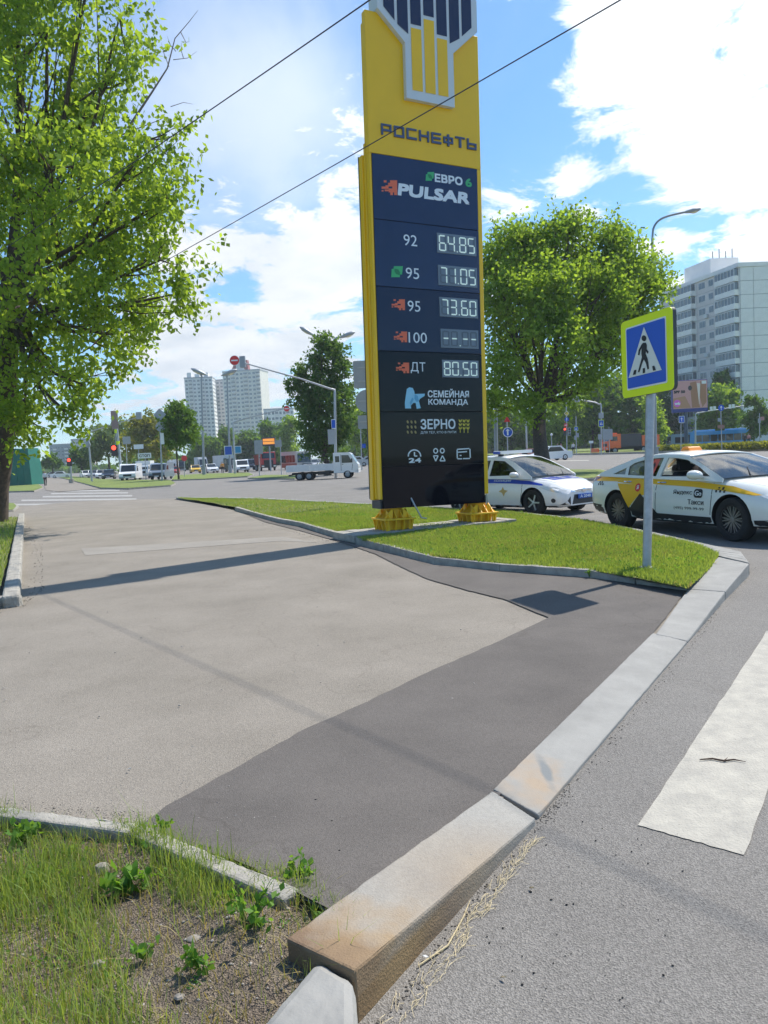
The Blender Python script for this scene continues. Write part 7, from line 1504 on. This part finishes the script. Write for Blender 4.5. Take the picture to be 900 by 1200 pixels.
# twig on the crosswalk stripe, leaves and paper on the road
mb = MB(); mb.tube([at(x, y, .012) for x, y in ((820, 890), (835, 889), (848, 891.5), (860, 890), (874, 892.5))], [.003, .005, .0055, .004, .0015], 6); mb.tube([at(848, 891.5, .012), at(853, 887.5, .02)], [.003, .001], 5); tag(part('twig', mb, mat('twig_brown', (.10, .06, .04), .9), smooth=60), 'short brown twig lying on the white crosswalk stripe', 'twig')
for k, (x, y, lab, c_) in enumerate(((590, 1147, 'pale dry leaf on the asphalt at the bottom of the road', (.5, .42, .28)), (572, 1062, 'narrow dry leaf right of the long stalk', (.5, .42, .28)), (623, 1042, 'small dry leaf right of the kerb joint', (.45, .36, .2)), (499, 1123, 'white scrap of paper in the straw beside the kerb', (.75, .75, .72)), (152, 905, 'white scrap on the light pavement near the dark patch', (.7, .7, .68)), (345, 790, 'tiny pale leaf on the dark asphalt patch', (.5, .45, .35)))):
    p = at(x, y, .006) if k < 4 else atp(x, y)+Vector((0, 0, .015)); a = rng.uniform(0, 6); l = .018; d = Vector((math.cos(a), math.sin(a), 0)); s_ = Vector((-d.y, d.x, 0))
    mb = MB(); P = [[p+d*l*(i/4-.5)*2*.6+s_*l*.3*math.sin(math.pi*i/4)*j+Vector((0, 0, .004*abs(j)+.002*i)) for j in (-1, 0, 1)] for i in range(5)]; mb.grid(P)
    tag(part('dry_leaf' if c_[0] < .6 else 'paper_scrap', mb, mat('litter_%d' % k, c_, .8), None, solid=.0006), lab, 'leaf' if c_[0] < .6 else 'paper')
# grit swept against the kerbs
GRT = mat('grit', (.17, .15, .125), .95, nz=.35, ns=60); mb = MB()
def strew(pts, n, spread, r0, r1, z):
    for _ in range(n):
        i = rng.integers(0, len(pts)-1); u = rng.uniform(0, 1); px = pts[i][0]*(1-u)+pts[i+1][0]*u; py = pts[i][1]*(1-u)+pts[i+1][1]*u
        p = at(px, py, z) if z < .03 else atp(px, py); pebble(mb, (p.x+abs(rng.normal())*spread*(1 if z < .03 else rng.choice((-1, .2))), p.y-abs(rng.normal())*spread*.5, p.z+(.012 if z > .03 else .002)), rng.uniform(r0, r1), rng)
strew([(440, 1200), (520, 1092), (628, 966), (660, 925)], 260, .03, .002, .005, 0)
strew([(660, 925), (805, 757), (852, 696), (882, 664)], 260, .035, .002, .006, 0)
strew([(0, 938), (165, 955), (300, 1005), (350, 1030)], 420, .10, .0015, .005, .05)
strew([(300, 612), (425, 645), (509, 664), (690, 678), (800, 694)], 260, .05, .004, .010, .05)
strew([(26, 712), (50, 690), (48, 640), (32, 612)], 200, .10, .004, .012, .05)
kindof(part('gravel', mb, GRT, smooth=60), 'stuff')

# low broad-leaved plants among the grass
def ground_leaves(name, poly, clumps, per, size, spread, m, zf, dens=None, h=.03):
    P = [(p.x, p.y) for p in poly]; xs = [p[0] for p in P]; ys = [p[1] for p in P]; C = []
    while len(C) < clumps:
        x, y = rng.uniform(min(xs), max(xs)), rng.uniform(min(ys), max(ys))
        if inpoly(np.array([x]), np.array([y]), P)[0] and (dens is None or rng.uniform() < dens(x, y)):
            c = np.array([x, y, float(zf(x, y))])+np.stack([rng.normal(size=per)*spread, rng.normal(size=per)*spread, rng.uniform(.004, h, per)], 1); C.append(c)
    o = leaf_mesh(name, np.concatenate(C), size, size*.42, -.35, m, None, rng); o['kind'] = 'stuff'
ground_leaves('ground_cover', nearp, 230, 18, .022, .024, WD, znp, lambda x, y: float(dn(x, y)), .035)
ground_leaves('ground_cover', nearp, 60, 22, .011, .016, leaf_mat('clover_leaves', (.05, .15, .04), (.12, .26, .06), None, .35), znp, None, .02)
ground_leaves('ground_cover', near_isl, 420, 14, .035, .05, WD, zI, lambda x, y: float(nearf(x, y)), .05)
ground_leaves('leaf_litter', nearp, 90, 5, .018, .05, mat('dead_leaves', (.30, .22, .12), .9, nz=.3, ns=30), znp, None, .012)
# ------------------------------------------------------------------ haze
HZ = MB(); HZ.box(-1430, 1430, -230, 1630, -1.2, 130)
hm = bpy.data.materials.new('haze_air'); hm.use_nodes = True; T = hm.node_tree; T.nodes.clear(); v = T.nodes.new('ShaderNodeVolumePrincipled'); v.inputs['Color'].default_value = (.86, .93, 1, 1); v.inputs['Density'].default_value = .00036; v.inputs['Anisotropy'].default_value = .2
o = T.nodes.new('ShaderNodeOutputMaterial'); T.links.new(v.outputs[0], o.inputs['Volume'])
kindof(part('haze', HZ, hm), 'stuff')
